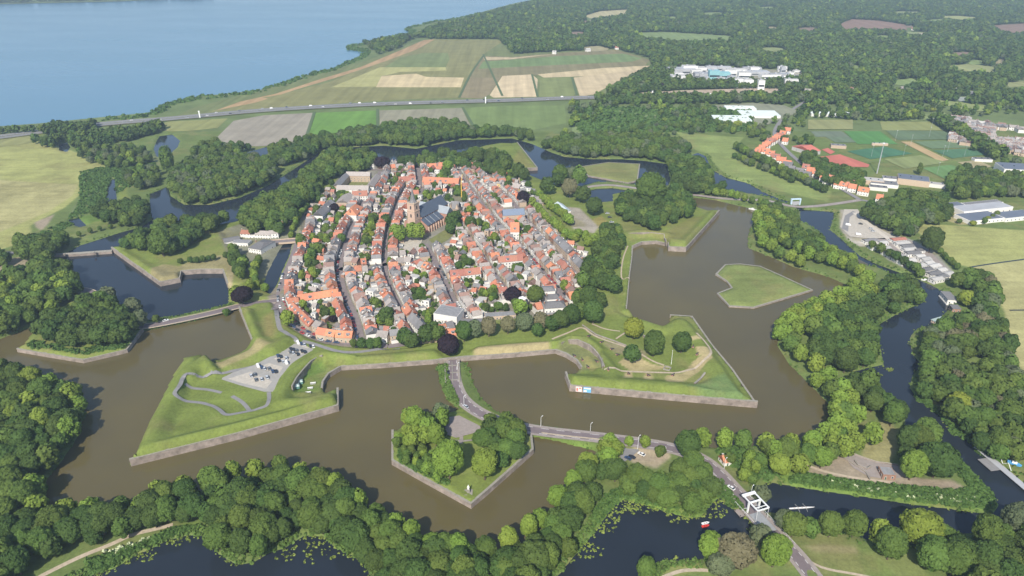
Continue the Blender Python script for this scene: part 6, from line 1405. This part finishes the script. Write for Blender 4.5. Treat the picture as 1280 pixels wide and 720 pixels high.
# benches on the sunken flank, green bins, museum bits
i = 0
for u, v in ((391,477),(387.5,483),(385,490)):
    x, y = G(u, v, 4); i += 1; r = empty('picnic_table', (x, y, TH(x, y)), .2, 'pale stone picnic table on the sunken lawn, %s from the wall' % ordi(i), 'picnic table', 'picnic tables on the sunken lawn')
    g = MB(); g.box(-1.8, 1.8, -.5, .5, .75, .9, FRAME); g.build('top', r)
    for s in (-1, 1): g = MB(); g.box(-1.7, 1.7, s*1.0-.2, s*1.0+.2, .42, .5, FRAME); g.build('bench', r); g = MB(); g.box(s*1.3-.1, s*1.3+.1, -.9, .9, 0, .74, DARK); g.build('leg', r)
i = 0
for u, v in ((375,477),(371,484)):
    x, y = G(u, v, 4); i += 1; r = empty('garden_tent', (x, y, TH(x, y)), .4, 'small grey green tent on the sunken lawn, %s one' % ('farther','nearer')[i-1], 'tent', 'tents on the sunken lawn')
    TG = mat('tent_green', (0.12,0.25,0.22), .7); g = MB(); g.box(-1.6, 1.6, -1.6, 1.6, 0, 1.9, TG); g.build('side', r); g = MB(); g.add([(-1.8,-1.8,1.9),(1.8,-1.8,1.9),(1.8,1.8,1.9),(-1.8,1.8,1.9),(0,0,3.1)], [(0,1,4),(1,2,4),(2,3,4),(3,0,4)], mat('tent_top', (0.45,0.55,0.52), .7)); g.build('canopy', r)
CANN = [(786,467.5),(810.5,469.5),(772,443),(765,436),(752,427),(736,420),(841,469),(871,446),(866,437),(760,466),(728,446),(735,455),(718,441),(746,448)]
for i, (u, v) in enumerate(CANN):
    x, y = G(u, v, 6); r = empty('cannon', (x, y, TH(x, y)+.05), -1.2+.3*i, 'old dark cannon on a low carriage on the museum bastion, %s from the left' % ordi(sorted(c[0] for c in CANN).index(u)+1), 'cannon', 'cannons on the museum bastion')
    g = MB(); g.bar((-1.4,0,1.0),(1.6,0,1.3), .5, DARK); g.build('barrel', r); g = MB(); g.box(-1.4, .6, -.6, .6, .2, .8, CHD); g.build('carriage', r)
    for s in (-.75, .75): g = MB(); q = MB(); q.cyl(0, 0, -.1, .1, .55, .55, DARK, 10); g.add([(a, c+s, b2+.55) for a, b2, c in q.V], q.F, DARK); g.build('wheel', r)
for u, v, w_, d, lab in ((821,420,7,5,'square roofless ruin wall outline on the museum lawn'),(834,461,4.5,4.5,'small stone lined pit with steps on the museum lawn'),):
    x, y = G(u, v, 5.4); r = empty('ruin', (x, y, TH(x, y)), -.5, lab, 'ruin')
    for x0, x1, y0, y1 in ((-w_/2,w_/2,-d/2,-d/2+.5),(-w_/2,w_/2,d/2-.5,d/2),(-w_/2,-w_/2+.5,-d/2+.51,d/2-.51),(w_/2-.5,w_/2,-d/2+.51,d/2-.51)): g = MB(); g.box(x0, x1, y0, y1, -.3, 1.0, COPING); g.build('wall', r)
# ------------------------------------------------------------------ cars
CARC = {'white': (0.72,0.72,0.72), 'black': (0.02,0.02,0.025), 'dark blue': (0.03,0.06,0.14), 'silver': (0.45,0.47,0.5), 'red': (0.42,0.03,0.03), 'grey': (0.14,0.15,0.16)}
TYRE = mat('tyre', (0.02,0.02,0.02), .9)
def car_protos():
    d = {}
    wheel = MB(); q = MB(); q.cyl(0, 0, -.1, .1, .33, .33, TYRE, 12); wheel.add([(a, c, b2) for a, b2, c in q.V], q.F, TYRE); q = MB(); q.cyl(0, 0, -.11, .11, .19, .19, mat('rim', (0.5,0.5,0.52), .4, metal=.6), 10); wheel.add([(a, c, b2) for a, b2, c in q.V], q.F, mat('rim', (0, 0, 0)))
    wm_ = wheel.mesh('wheel')
    for kind, prof, glz in (('car', [(-2.15,.3),(2.15,.3),(2.2,.62),(2.05,.86),(1.0,.96),(-1.95,.96),(-2.2,.8)], [(1.05,.96),(.35,1.44),(-1.25,1.46),(-1.95,.96)]),
                            ('van', [(-2.6,.35),(2.5,.35),(2.55,.9),(1.9,1.3),(1.85,1.31),(-2.6,1.31)], [(1.9,1.31),(1.2,2.15),(-2.55,2.2),(-2.6,1.31)])):
        for cn, col in CARC.items():
            if kind == 'van' and cn not in ('white', 'grey'): continue
            m = mat('car_'+cn.replace(' ', '_'), col, .3, spec=.6, metal=0.0)
            def ext(P, hw, mm, b):
                n = len(P); V = [(x, -hw, z) for x, z in P]+[(x, hw, z) for x, z in P]; b.add(V, [tuple(range(n)), tuple(range(2*n-1, n-1, -1))]+[(i, i+n, (i+1) % n+n, (i+1) % n) for i in range(n)], mm)
            b = MB(); ext(prof, .88, m, b)
            g = MB(); gp = glz; V = [(x, -.80 if z < 1.35 else -.66, z) for x, z in gp]+[(x, .80 if z < 1.35 else .66, z) for x, z in gp]; n = len(gp)
            g.add(V, [(0,1,2,3), (7,6,5,4)]+[(i, i+n, (i+1) % n+n, (i+1) % n) for i in range(n)], GLASS if kind == 'car' else m)
            t = MB(); tz = gp[1][1]+.012; t.box(gp[2][0]+.05, gp[1][0]-.05, -.64, .64, tz-.01, tz+.04, m)
            l_ = MB(); l_.box(prof[2][0]-.06, prof[2][0]+.02, .45, .8, .58, .74, FRAME); l_.box(prof[2][0]-.06, prof[2][0]+.02, -.8, -.45, .58, .74, FRAME)
            d[kind, cn] = (b.mesh('body'), g.mesh('cabin'), t.mesh('roof_panel'), l_.mesh('headlights'), wm_, 1.35 if kind == 'car' else 1.7)
    return d
CP_ = car_protos(); CARS = []
def car(u, v, cn, rz, where, kind='car', z=None, zz=3):
    x, y = G(u, v, zz); CARS.append((x, y, TH(x, y)+.16 if z is None else z, cn, rz, where, kind))
W1 = 'in the bastion car park'
for u, v, c, k in ((372.5,428.7,'white','van'),(376.5,430,'dark blue','car'),(380.5,431,'silver','car'),(388,432.8,'black','car'),(391.5,433.5,'white','car'),(363.5,436.5,'black','car'),(367,437.3,'black','car'),(370.5,438.2,'grey','car'),(363,440.5,'grey','car'),(366.5,441.5,'silver','car'),(377.5,439,'black','car'),(381,440,'black','car'),(372.3,443,'black','car'),(347.5,445,'dark blue','car'),(351,446,'black','car'),(358,448,'silver','car'),(348.5,451,'black','car'),(354,452.5,'silver','car'),(358,453.8,'white','van'),
   (322.5,457.8,'white','van'),(327,459.5,'dark blue','car'),(330.5,461,'silver','car'),(336.5,461,'grey','car'),(341,464.4,'dark blue','car'),(345,464.6,'black','car'),(314,470,'silver','car'),(318.5,468.5,'grey','car'),(320,475,'grey','car'),(327,474.5,'silver','car'),(334,472,'silver','car')):
    car(u, v, c, math.radians(118), W1, k, zz=4.5, z=4.28)
for u, v, c, k, a in ((785,571.5,'dark blue','car',140),(790,570,'black','car',140),(802,566.5,'white','car',140)): car(u, v, c, math.radians(a), 'in the small car park beside the causeway', k, z=1.86)
for u, v, c, a in ((560,465,'black',100),(582,507.5,'silver',135),(828,559,'white',-12),(914,609,'white',128)): car(u, v, c, math.radians(a), 'driving on the causeway', z=2.14)
car(207, 400, 'white', .6, 'driving on the left causeway', z=2.12)
for u, v, c in ((759,269.5,'silver'),(762,274.5,'black'),(764.5,280.5,'silver')): car(u, v, c, .1, 'on the grass of the wooded bastion')
for u, v, c in ((719,274.5,'black'),(723,276.5,'grey'),(719.5,279,'black'),(722.5,281,'black'),(724.5,285,'black'),(728.5,283.5,'silver')): car(u, v, c, .2, 'in the car park beside the pale metal shed', z=3.0)
for u, v, c in ((1076,279,'black'),(1060.5,280.5,'white'),(1089,285,'silver'),(1091.5,288,'silver'),(1073.5,292.5,'white')): car(u, v, c, -.4, 'on the gravel yard by the right canal', 'van' if c == 'white' else 'car', z=1.8)
# parked cars along the streets
for nm, side, stp, s0, s1 in (('quay street', -1, 6.5, .42, .95), ('quay street', 1, 7.5, .55, .9), ('shadowed street', 1, 6.2, .0, .42), ('sloping street', -1, 6.5, .0, .8), ('sloping street', 1, 8, .0, .6), ('pale street', -1, 7, .0, .35), ('eastern street', 1, 7, .05, .6), ('church lane', 1, 9, 0, .5)):
    P = resample(SW[nm], 1); N = normals(P); i = int(len(P)*s0)+3
    while i < len(P)*s1-3:
        if random.random() < .72:
            x, y = P[i]; a, b2 = N[i]; CARS.append((x+a*2.1*side, y+b2*2.1*side, 2.79, random.choice(['black', 'grey', 'dark blue', 'silver', 'white', 'red', 'black']), math.atan2(-a, b2), 'parked along the '+nm, 'car'))
        i += int(stp)
# motorway traffic
P = resample(hw, 5); N = normals(P); i = 30
while i < len(P)-10:
    x, y = P[i]; a, b2 = N[i]; o = random.choice([-10, -6.4, 6.4, 10]); u_ = x/y*FPX
    if -700 < u_ < 250: CARS.append((x+a*o, y+b2*o, 2.52, *(lambda c_: (c_[0], math.atan2(-a, b2), 'driving on the distant motorway', c_[1]))(random.choice([('white','van'),('grey','van'),('white','car'),('silver','car'),('black','car'),('dark blue','car')]))))
    i += random.randint(3, 9)
cc = {}; tt = {}
for c in CARS: tt[c[3], c[5], c[6]] = tt.get((c[3], c[5], c[6]), 0)+1
for x, y, z, cn, rz, where, kind in sorted(CARS, key=lambda c: c[0]/c[1]):
    k = (cn, where, kind); cc[k] = cc.get(k, 0)+1
    lab = '%s %s %s%s' % (cn, kind, where, ', %s from the left' % ordi(cc[k]) if tt[k] > 1 else '')
    r = empty(kind, (x, y, z), rz, lab, kind, 'cars '+where)
    bo, ca_, rp, hl, wh, wx = CP_[kind, cn]
    obj('body', bo, r); 
    c_ = obj('cabin', ca_, r)
    obj('roof_panel', rp, r)
    if 'motorway' not in where:
        obj('headlights', hl, r)
        for sx in (-wx, wx):
            for sy in (-.85, .85): obj('wheel', wh, r, (sx, sy, .33))
# ------------------------------------------------------------------ boats
def hull(L, Wd, H_, m):
    b = MB(); P = [(-L/2,-Wd*.4),(-L*.1,-Wd/2),(L*.25,-Wd*.42),(L/2,0),(L*.25,Wd*.42),(-L*.1,Wd/2),(-L/2,Wd*.4)]; n = len(P)
    V = [(x*.92, y*.7, -.15) for x, y in P]+[(x, y, H_) for x, y in P]+[(x*.93, y*.8, H_-.05) for x, y in P]
    b.add(V, [tuple(range(n-1, -1, -1))]+[(i, (i+1) % n, n+(i+1) % n, n+i) for i in range(n)]+[(n+i, n+(i+1) % n, 2*n+(i+1) % n, 2*n+i) for i in range(n)]+[tuple(range(2*n, 3*n))], m); return b
BOATS = [(882,654,4.5,'white','small white rowing boat on the dark pond near the drawbridge'),(882,657.5,4.5,'red','small red and white rowing boat below the white one on the dark pond'),(1066,336,7,'white','white motor boat moored first along the mobile home bank'),(1073,344,7,'white','white motor boat moored second along the mobile home bank'),(1157,351,7,'white','white motor boat moored below the mobile homes near the woods'),(17,342,9,'white','white cabin boat on the little canal at the left edge'),(941,262,9,'white','white boat moored at the northern bank of the right moat'),(1267,583,7,'blue','blue boat lying beside the landing stage at the right edge')]
for u, v, L_, cn, lab in BOATS:
    x, y = G(u, v, .3); m = mat('boat_'+cn, dict(white=(.75,.75,.75), red=(.6,.05,.04), blue=(.1,.35,.7))[cn], .4)
    r = empty('boat', (x, y, 0.03 if cn != 'blue' else 1.75), .3 if L_ < 6 else -.6, lab, 'boat'); hull(L_, 1.6 if L_ < 6 else 2.6, .5 if L_ < 6 else 1.0, m).build('hull', r)
    g = MB()
    if L_ < 6:
        g.box(-.8, -.5, -.6, .6, .35, .45, BARK); g.box(.4, .7, -.6, .6, .35, .45, BARK); g.build('thwart', r)
    else: g.box(-1.4, 1.0, -.8, .8, 1.0, 2.0, FRAME); g.build('cabin', r); g = MB(); g.box(1.0, 1.1, -.7, .7, 1.3, 1.9, GLASS); g.build('windscreen', r)
x, y = G(1002.5, 634.5, .4); p1 = G(1015, 633.7, .4); rz = math.atan2(p1[1]-y, p1[0]-x)
r = empty('rowing_shell', (x, y, .03), rz, 'long white rowing shell with crew on the lower canal', 'rowing boat', None); hull(14, .9, .35, mat('boat_white', (0,0,0))).build('hull', r)
SKIN = mat('skin', (0.45,0.28,0.20), .6); SH = mat('white_shirt', (0.7,0.7,0.72), .8); SHD = mat('dark_shorts', (0.03,0.03,0.05), .8); HAIR = mat('brown_hair', (0.06,0.04,0.03), .9)
for i in range(4):
    for s in (-1, 1):
        g = MB(); g.bar((-4.2+i*2.1, 0, .5), (-4.2+i*2.1-.4, s*3.0, .25), .07, FRAME)
        if (i+s) % 2 == 0: r2 = g.build('oar', r)
def rower():
    """one continuous seated figure grown as a skin"""
    me = bpy.data.meshes.new('person'); V = [(0,0,.15),(0,0,.42),(-.06,0,.66),(-.05,0,.76),(-.04,0,.92),(.3,.11,.28),(.68,.11,.10),(.3,-.11,.28),(.68,-.11,.10),(-.02,.2,.66),(.25,.22,.50),(.5,.12,.48),(-.02,-.2,.66),(.25,-.22,.50),(.5,-.12,.48)]
    E = [(0,1),(1,2),(2,3),(3,4),(0,5),(5,6),(0,7),(7,8),(2,9),(9,10),(10,11),(2,12),(12,13),(13,14)]; R_ = [.15,.15,.15,.06,.11,.09,.05,.09,.05,.07,.05,.04,.07,.05,.04]
    me.from_pydata(V, E, []); o = bpy.data.objects.new('tmp', me); COLL.objects.link(o); m_ = o.modifiers.new('s', 'SKIN')
    for i, sv in enumerate(me.skin_vertices[0].data): sv.radius = (R_[i], R_[i]); sv.use_root = (i == 0)
    o.modifiers.new('ss', 'SUBSURF').levels = 1; dg = bpy.context.evaluated_depsgraph_get(); me2 = bpy.data.meshes.new_from_object(o.evaluated_get(dg)); bpy.data.objects.remove(o)
    me2.name = 'person'
    for m in (SKIN, SH, SHD): me2.materials.append(m)
    for p in me2.polygons:
        c = p.center; p.material_index = 1 if (.3 < c.z < .72 and c.x < .2) else 2 if (c.z < .34 and c.x < .35) else 0
        p.use_smooth = True
    return me2
PM = rower(); hm = MB(); hm.cyl(0, 0, .9, 1.02, .115, .07, HAIR, 8); HM = hm.mesh('hair')
x0, y0 = x, y
for i in range(4):
    lx = -4.4+i*2.1; o = obj('person', PM, None, (x0+math.cos(rz)*lx, y0+math.sin(rz)*lx, .22), rz)
    tag(o, 'seated rower in a white shirt, %s from the left in the rowing shell' % ordi(i+1), 'person', 'rowers in the white shell'); obj('hair', HM, o, (-.04, 0, 0))
# houseboats
for u, v, w_, d, rz_, e, rm, wm, lab in ((1186,370,7,15,-8,4.5,SL,WHITE,'white two storey houseboat with dark roof on the right canal'),(1194,384,6,7,-8,4,SL,BRICK,'dark houseboat annex between the white boat and the jetty'),(1176,401,11,8,25,2.6,mat('teal_roof',(0.34,0.42,0.40),.7,noise=.1),TANBR,'low houseboat with flat grey green roof among the trees')):
    x, y = G(u, v, e); r = empty('houseboat', (x, y, .2), math.radians(rz_), lab, 'houseboat'); g = MB(); g.box(-w_/2-.5, w_/2+.5, -d/2-.5, d/2+.5, -.6, .6, WHITE if wm is WHITE else DARK); g.build('hull', r)
    g = MB(); g.box(-w_/2, w_/2, -d/2, d/2, .603, e, wm); wl = g.build('cabin', r); g = MB(); g.box(-w_/2-.3, w_/2+.3, -d/2-.3, d/2+.3, e+.003, e+.3, rm); g.build('roof', r)
    winrow(r, (-w_/2, -d/2), (w_/2, -d/2), 1.4, 2); winrow(r, (-w_/2, d/2), (-w_/2, -d/2), 1.4, 4)
print('things', time.time()-T0)
# row trees win over the ones that merely fill a wood
import collections
_grid = collections.defaultdict(list)
for t in TREES:
    if t['row']: _grid[int(t['x']//8), int(t['y']//8)].append((t['x'], t['y']))
def _near(t):
    a, b = int(t['x']//8), int(t['y']//8)
    return any((x-t['x'])**2+(y-t['y'])**2 < 5.2**2 for i in (-1, 0, 1) for j in (-1, 0, 1) for x, y in _grid.get((a+i, b+j), ()))
TREES = [t for t in TREES if t['row'] or not _near(t)]
# ------------------------------------------------------------------ realise the trees
for t in TREES:
    t['z'] = TH(t['x'], t['y'])-.1 if t['y'] < 1070 and abs(t['x']) < 920 else 1.15
    t['dist'] = math.sqrt(t['x']**2+t['y']**2+CAMH**2); uu = t['x']/(t['y']*CP+(CAMH)*SP)*FPX+640; t['u'] = uu
    cz = t['y']*CP+(CAMH-5)*SP; cyv = t['y']*SP-(CAMH-5)*CP; t['v'] = 360-cyv/cz*FPX
    vis = -25 < uu < 1305 and t['v'] < 745
    t['app'] = (t['r']/t['dist']) if vis else 0
TREES.sort(key=lambda t: -t['app'])
IT = TREES[:300]; MT = [t for t in TREES[300:] if t['dist'] < 1150]; FT = [t for t in TREES[300:] if t['dist'] >= 1150]
CROWNH = {'oak': 1.45, 'lime': 1.75, 'ash': 1.6, 'willow': 1.4, 'gold': 1.6, 'tan': 1.9, 'copper': 1.5, 'poplar': 4.6}
def place(t, r_):
    base = min(3.2, 0.42*t['r']) if t['sp'] not in ('poplar',) else 1.5
    return base
tt2 = {}; cc2 = {}
for t in IT: tt2[t['sp'], t['zone']] = tt2.get((t['sp'], t['zone']), 0)+1
for t in sorted(IT, key=lambda t: t['u']):
    nm, wd = SPEC[t['sp']][0], SPEC[t['sp']][1]; k = (t['sp'], t['zone']); cc2[k] = cc2.get(k, 0)+1
    lab = '%s in %s%s' % (wd, t['zone'], ', %s from the left' % ordi(cc2[k]) if tt2[k] > 1 else '')
    lab = shorten(lab)
    r = empty(nm, (t['x'], t['y'], t['z']), random.uniform(0, 6.28), lab, 'tree', 'trees of '+t['zone'])
    base = place(t, r); s = t['r']
    obj('crown', random.choice(NEAR[t['sp']]), r, (0, 0, base), 0, (s*random.uniform(.86, 1.14), s*random.uniform(.86, 1.14), s*random.uniform(.82, 1.15)))
    obj('trunk', TRUNK, r, (0, 0, 0), 0, (s*1.3, s*1.3, base+s*.55))
def gn_scatter(name, lst, table, label):
    sps = [(k, j) for k in SPEC for j in range(2)]
    coll = bpy.data.collections.new(name+'_kinds')
    for i, (k, j) in enumerate(sps):
        o = bpy.data.objects.new('kind_%02d' % i, table[k][j]); coll.objects.link(o)
    n_ = len(lst); me = bpy.data.meshes.new(name)
    co = np.array([(t['x'], t['y'], t['z']+min(3.0, .4*t['r'])) for t in lst], np.float32); me.vertices.add(n_); me.vertices.foreach_set('co', co.ravel())
    ki = {k: i for i, k in enumerate(SPEC)}
    a = me.attributes.new('kind', 'INT', 'POINT'); a.data.foreach_set('value', np.array([ki[t['sp']]*2+random.randint(0, 1) for t in lst], np.int32))
    a = me.attributes.new('turn', 'FLOAT', 'POINT'); a.data.foreach_set('value', RNG.random(n_).astype(np.float32)*6.28)
    a = me.attributes.new('size', 'FLOAT_VECTOR', 'POINT'); a.data.foreach_set('vector', np.array([(t['r']*random.uniform(.9, 1.1), t['r']*random.uniform(.9, 1.1), t['r']*random.uniform(.85, 1.15)) for t in lst], np.float32).ravel())
    o = obj(name, me); ng = bpy.data.node_groups.new(name, 'GeometryNodeTree')
    ng.interface.new_socket('Geometry', in_out='INPUT', socket_type='NodeSocketGeometry'); ng.interface.new_socket('Geometry', in_out='OUTPUT', socket_type='NodeSocketGeometry')
    N_ = ng.nodes; gi = N_.new('NodeGroupInput'); go = N_.new('NodeGroupOutput'); ip = N_.new('GeometryNodeInstanceOnPoints'); ci_ = N_.new('GeometryNodeCollectionInfo')
    ci_.inputs['Collection'].default_value = coll; ci_.inputs['Separate Children'].default_value = True; ci_.inputs['Reset Children'].default_value = True
    def attr(nm, ty):
        q = N_.new('GeometryNodeInputNamedAttribute'); q.data_type = ty; q.inputs['Name'].default_value = nm; return q
    L_ = ng.links; ip.inputs['Pick Instance'].default_value = True
    L_.new(gi.outputs[0], ip.inputs['Points']); L_.new(ci_.outputs[0], ip.inputs['Instance'])
    L_.new(attr('kind', 'INT').outputs['Attribute'], ip.inputs['Instance Index'])
    cx_ = N_.new('ShaderNodeCombineXYZ'); L_.new(attr('turn', 'FLOAT').outputs['Attribute'], cx_.inputs['Z']); L_.new(cx_.outputs[0], ip.inputs['Rotation'])
    L_.new(attr('size', 'FLOAT_VECTOR').outputs['Attribute'], ip.inputs['Scale']); L_.new(ip.outputs[0], go.inputs[0])
    md = o.modifiers.new('scatter', 'NODES'); md.node_group = ng
    tag(o, label, 'trees', kind='stuff')
gn_scatter('farther_trees', MT, MID, 'mass of farther green trees around the moats, ramparts and gardens')
gn_scatter('forest', FT, FAR, 'wide dark green forest reaching the horizon beyond the fort')
print('individual', len(IT), 'mid', len(MT), 'far', len(FT), 'cut dist', IT[-1]['dist'], IT[-1]['r'])
# ------------------------------------------------------------------ low plants: reeds, lilies, shrubs, blossom
def plants(name, lst, m, label, quads=9):
    """lst: (x, y, z, r, h). loose tufts of small faces"""
    A = np.array(lst); n_ = len(A); k = quads
    P = np.repeat(A, k, 0); d = RNG.normal(size=(n_*k, 3)); d /= np.linalg.norm(d, axis=1)[:, None]; d[:, 2] = np.abs(d[:, 2])
    c = np.stack([P[:, 0]+d[:, 0]*P[:, 3]*.8, P[:, 1]+d[:, 1]*P[:, 3]*.8, P[:, 2]+d[:, 2]*P[:, 4]*.9+.05], 1)
    nr = d+RNG.normal(size=d.shape)*.4; nr /= np.linalg.norm(nr, axis=1)[:, None]; t = np.cross(nr, RNG.normal(size=d.shape)); t /= np.linalg.norm(t, axis=1)[:, None]; b = np.cross(nr, t)
    s = P[:, 3:4]*(.35+.3*RNG.random((n_*k, 1)))
    V = np.stack([c-t*s-b*s, c+t*s-b*s, c+t*s+b*s, c-t*s+b*s], 1).reshape(-1, 3)
    o = obj(name, newquads(name, V, np.arange(n_*k*4).reshape(-1, 4), m)); tag(o, label, 'plants', kind='stuff')
REED = foliage('reed_leaves', (0.095,0.165,0.035), (0.15,0.23,0.055)); LILY = mat('lily_pads', (0.13,0.19,0.03), .7, noise=.3, scale=.6, col2=(0.20,0.24,0.05))
SHR = foliage('shrub_leaves', (0.05,0.10,0.022), (0.10,0.165,0.04)); BLO = mat('elder_blossom', (0.42,0.46,0.28), .8, noise=.25, scale=1)
reeds, lil, shr, blo = [], [], [], []
def shore(P, a0, a1, n_, lst, r0, h0, closed=True, keep=None):
    R2 = resample(P+([P[0]] if closed else []), 1.0); N = normals(R2)
    for _ in range(n_):
        i = random.randrange(len(R2)); (x, y), (a, b) = R2[i], N[i]; o = random.uniform(a0, a1)
        q = (x+a*o, y+b*o)
        if q[1] > 950: continue
        if keep and not keep(*q): continue
        lst.append((q[0], q[1], max(0.0, THq(*q)), r0*random.uniform(.5, 1.3), h0*random.uniform(.5, 1.2)))
inW = lambda x, y: THq(x, y) < 0.0
onL = lambda x, y: 0.0 <= THq(x, y) < 1.4
for k in ('o1', 'o2', 'o3'):
    shore(WP[k], -6, 6, 2600, reeds, .9, 1.3, True, onL); shore(WP[k], -1.6, 1.6, 350, lil, .7, .06, True, inW)
shore(WP['moat'], -3, 3, 3000, reeds, .7, 1.1, True, onL)
shore(PCL, -3, 3, 700, reeds, .8, 1.2, True, onL)
for px, rr in (((387,681),20),((780,632),9),((800,634),9),((850,645),9),((735,688),8),((757,658),7),((765,645),7),((890,640),8),((905,628),6),((225,674),7),((140,705),8),((180,695),6),((1095,468),4),((1110,462),4),((1200,632),8)):
    cx_, cy_ = G(*px, 0)
    for _ in range(int(rr*5)):
        a = random.uniform(0, 6.28); q = rr*.62*math.sqrt(random.random()); x, y = cx_+math.cos(a)*q*1.6, cy_+math.sin(a)*q
        if inW(x, y): lil.append((x, y, 0, .8*random.uniform(.5, 1.2), .05))
def area(px, z, n_, lst, r0, h0):
    P = GP(px, z); xs_ = [p[0] for p in P]; ys_ = [p[1] for p in P]; c = 0
    for _ in range(n_*4):
        x = random.uniform(min(xs_), max(xs_)); y = random.uniform(min(ys_), max(ys_))
        if pin(x, y, P) and THq(x, y) > -.1: lst.append((x, y, THq(x, y), r0*random.uniform(.5, 1.3), h0*random.uniform(.5, 1.3))); c += 1
        if c >= n_: break
area([(1000,592),(1060,603),(1130,610),(1190,616),(1215,612),(1190,585),(1180,562),(1205,582),(1240,620),(1240,636),(1185,632),(1085,617),(985,603)], .5, 1500, shr, 1.4, 1.6)
area([(1032,604),(1085,612),(1140,620),(1215,624),(1230,634),(1185,630),(1085,618)], .5, 120, blo, .9, 1.6)
area([(110,703),(175,682),(215,662),(245,660),(212,672),(175,688),(140,708),(107,720)], .3, 500, shr, 1.2, 1.2)
area([(130,692),(175,678),(200,668),(195,672),(150,695)], .3, 30, blo, 1.0, 1.3)
area([(742,640),(757,620),(775,610),(800,610),(830,623),(850,636),(840,637),(800,628),(778,622),(755,646),(740,660)], .3, 500, shr, 1.0, 1.0)
area([(900,600),(925,632),(935,645),(905,632),(888,612)], .3, 200, shr, .9, .8)
area([(405,668),(420,672),(455,700),(440,690)], .3, 160, shr, 1.2, 1.2)
area([(1147,480),(1165,508),(1190,532),(1222,556),(1250,576),(1240,578),(1205,555),(1170,530),(1145,500)], .6, 500, shr, 1.4, 1.6)
area([(583,455),(592,480),(602,498),(640,522),(700,533),(760,543),(830,553),(830,550),(760,541),(700,531),(640,519),(606,496),(597,475),(590,455)], .8, 600, reeds, 1.0, 1.0)
area([(545,458),(552,482),(560,500),(575,510),(572,500),(562,480),(560,458)], .8, 300, reeds, 1.1, 1.2)
area([(100,215),(150,205),(190,200),(200,215),(150,240),(115,262),(98,275),(60,300),(40,296),(85,275),(100,250)], 1, 1600, shr, 1.8, 1.4)
area([(498,560),(498,576),(545,601),(560,608),(560,600),(515,578),(505,560)], 4, 160, shr, 1.2, 1.2)
area([(30,435),(66,440),(105,446),(155,436),(172,418),(150,428),(100,437),(60,428),(40,425)], 3, 200, shr, 1.3, 1.2)
area([(900,552),(940,565),(960,575),(985,590),(960,600),(935,598),(915,582),(895,566)], 1, 350, shr, 1.4, 1.6)
for _ in range(9000):
    x = random.uniform(min(xs), max(xs)); y = random.uniform(min(ys), max(ys))
    if pin(x, y, TOWNW) and not on_street(x, y, .5, .5, 0, m=.8) and not any(pin(x, y, P) for P in NOBUILD) and random.random() < .5: shr.append((x, y, 2.5, random.uniform(.5, 1.4), random.uniform(.6, 1.8)))
for _ in range(1500):
    u = random.uniform(720, 940); v = random.uniform(135, 165); x, y = G(u, v, 1.3); shr.append((x, y, 1.2, random.uniform(2, 5), random.uniform(2, 5)))
for i in range(900):
    t_ = random.random(); k = random.randrange(4, len(sh)-6); x = sh[k][0]*(1-t_)+sh[k+1][0]*t_; y = sh[k][1]*(1-t_)+sh[k+1][1]*t_; shr.append((x+random.uniform(-8, 8), y-random.uniform(4, 40), 1.1, random.uniform(2, 5), random.uniform(1, 3)))
plants('reeds', reeds, REED, 'fringe of bright green reeds along the moat and canal banks', 8)
plants('water_lilies', lil, LILY, 'yellow green water lily pads floating along the dark canals', 6)
plants('shrubs', shr, SHR, 'low green shrubs and garden bushes on banks and in gardens', 12)
plants('blossom', blo, BLO, 'creamy white blossoming elder along the lower canal bank', 14)
print('done', time.time()-T0, 'objects', len(bpy.data.objects))
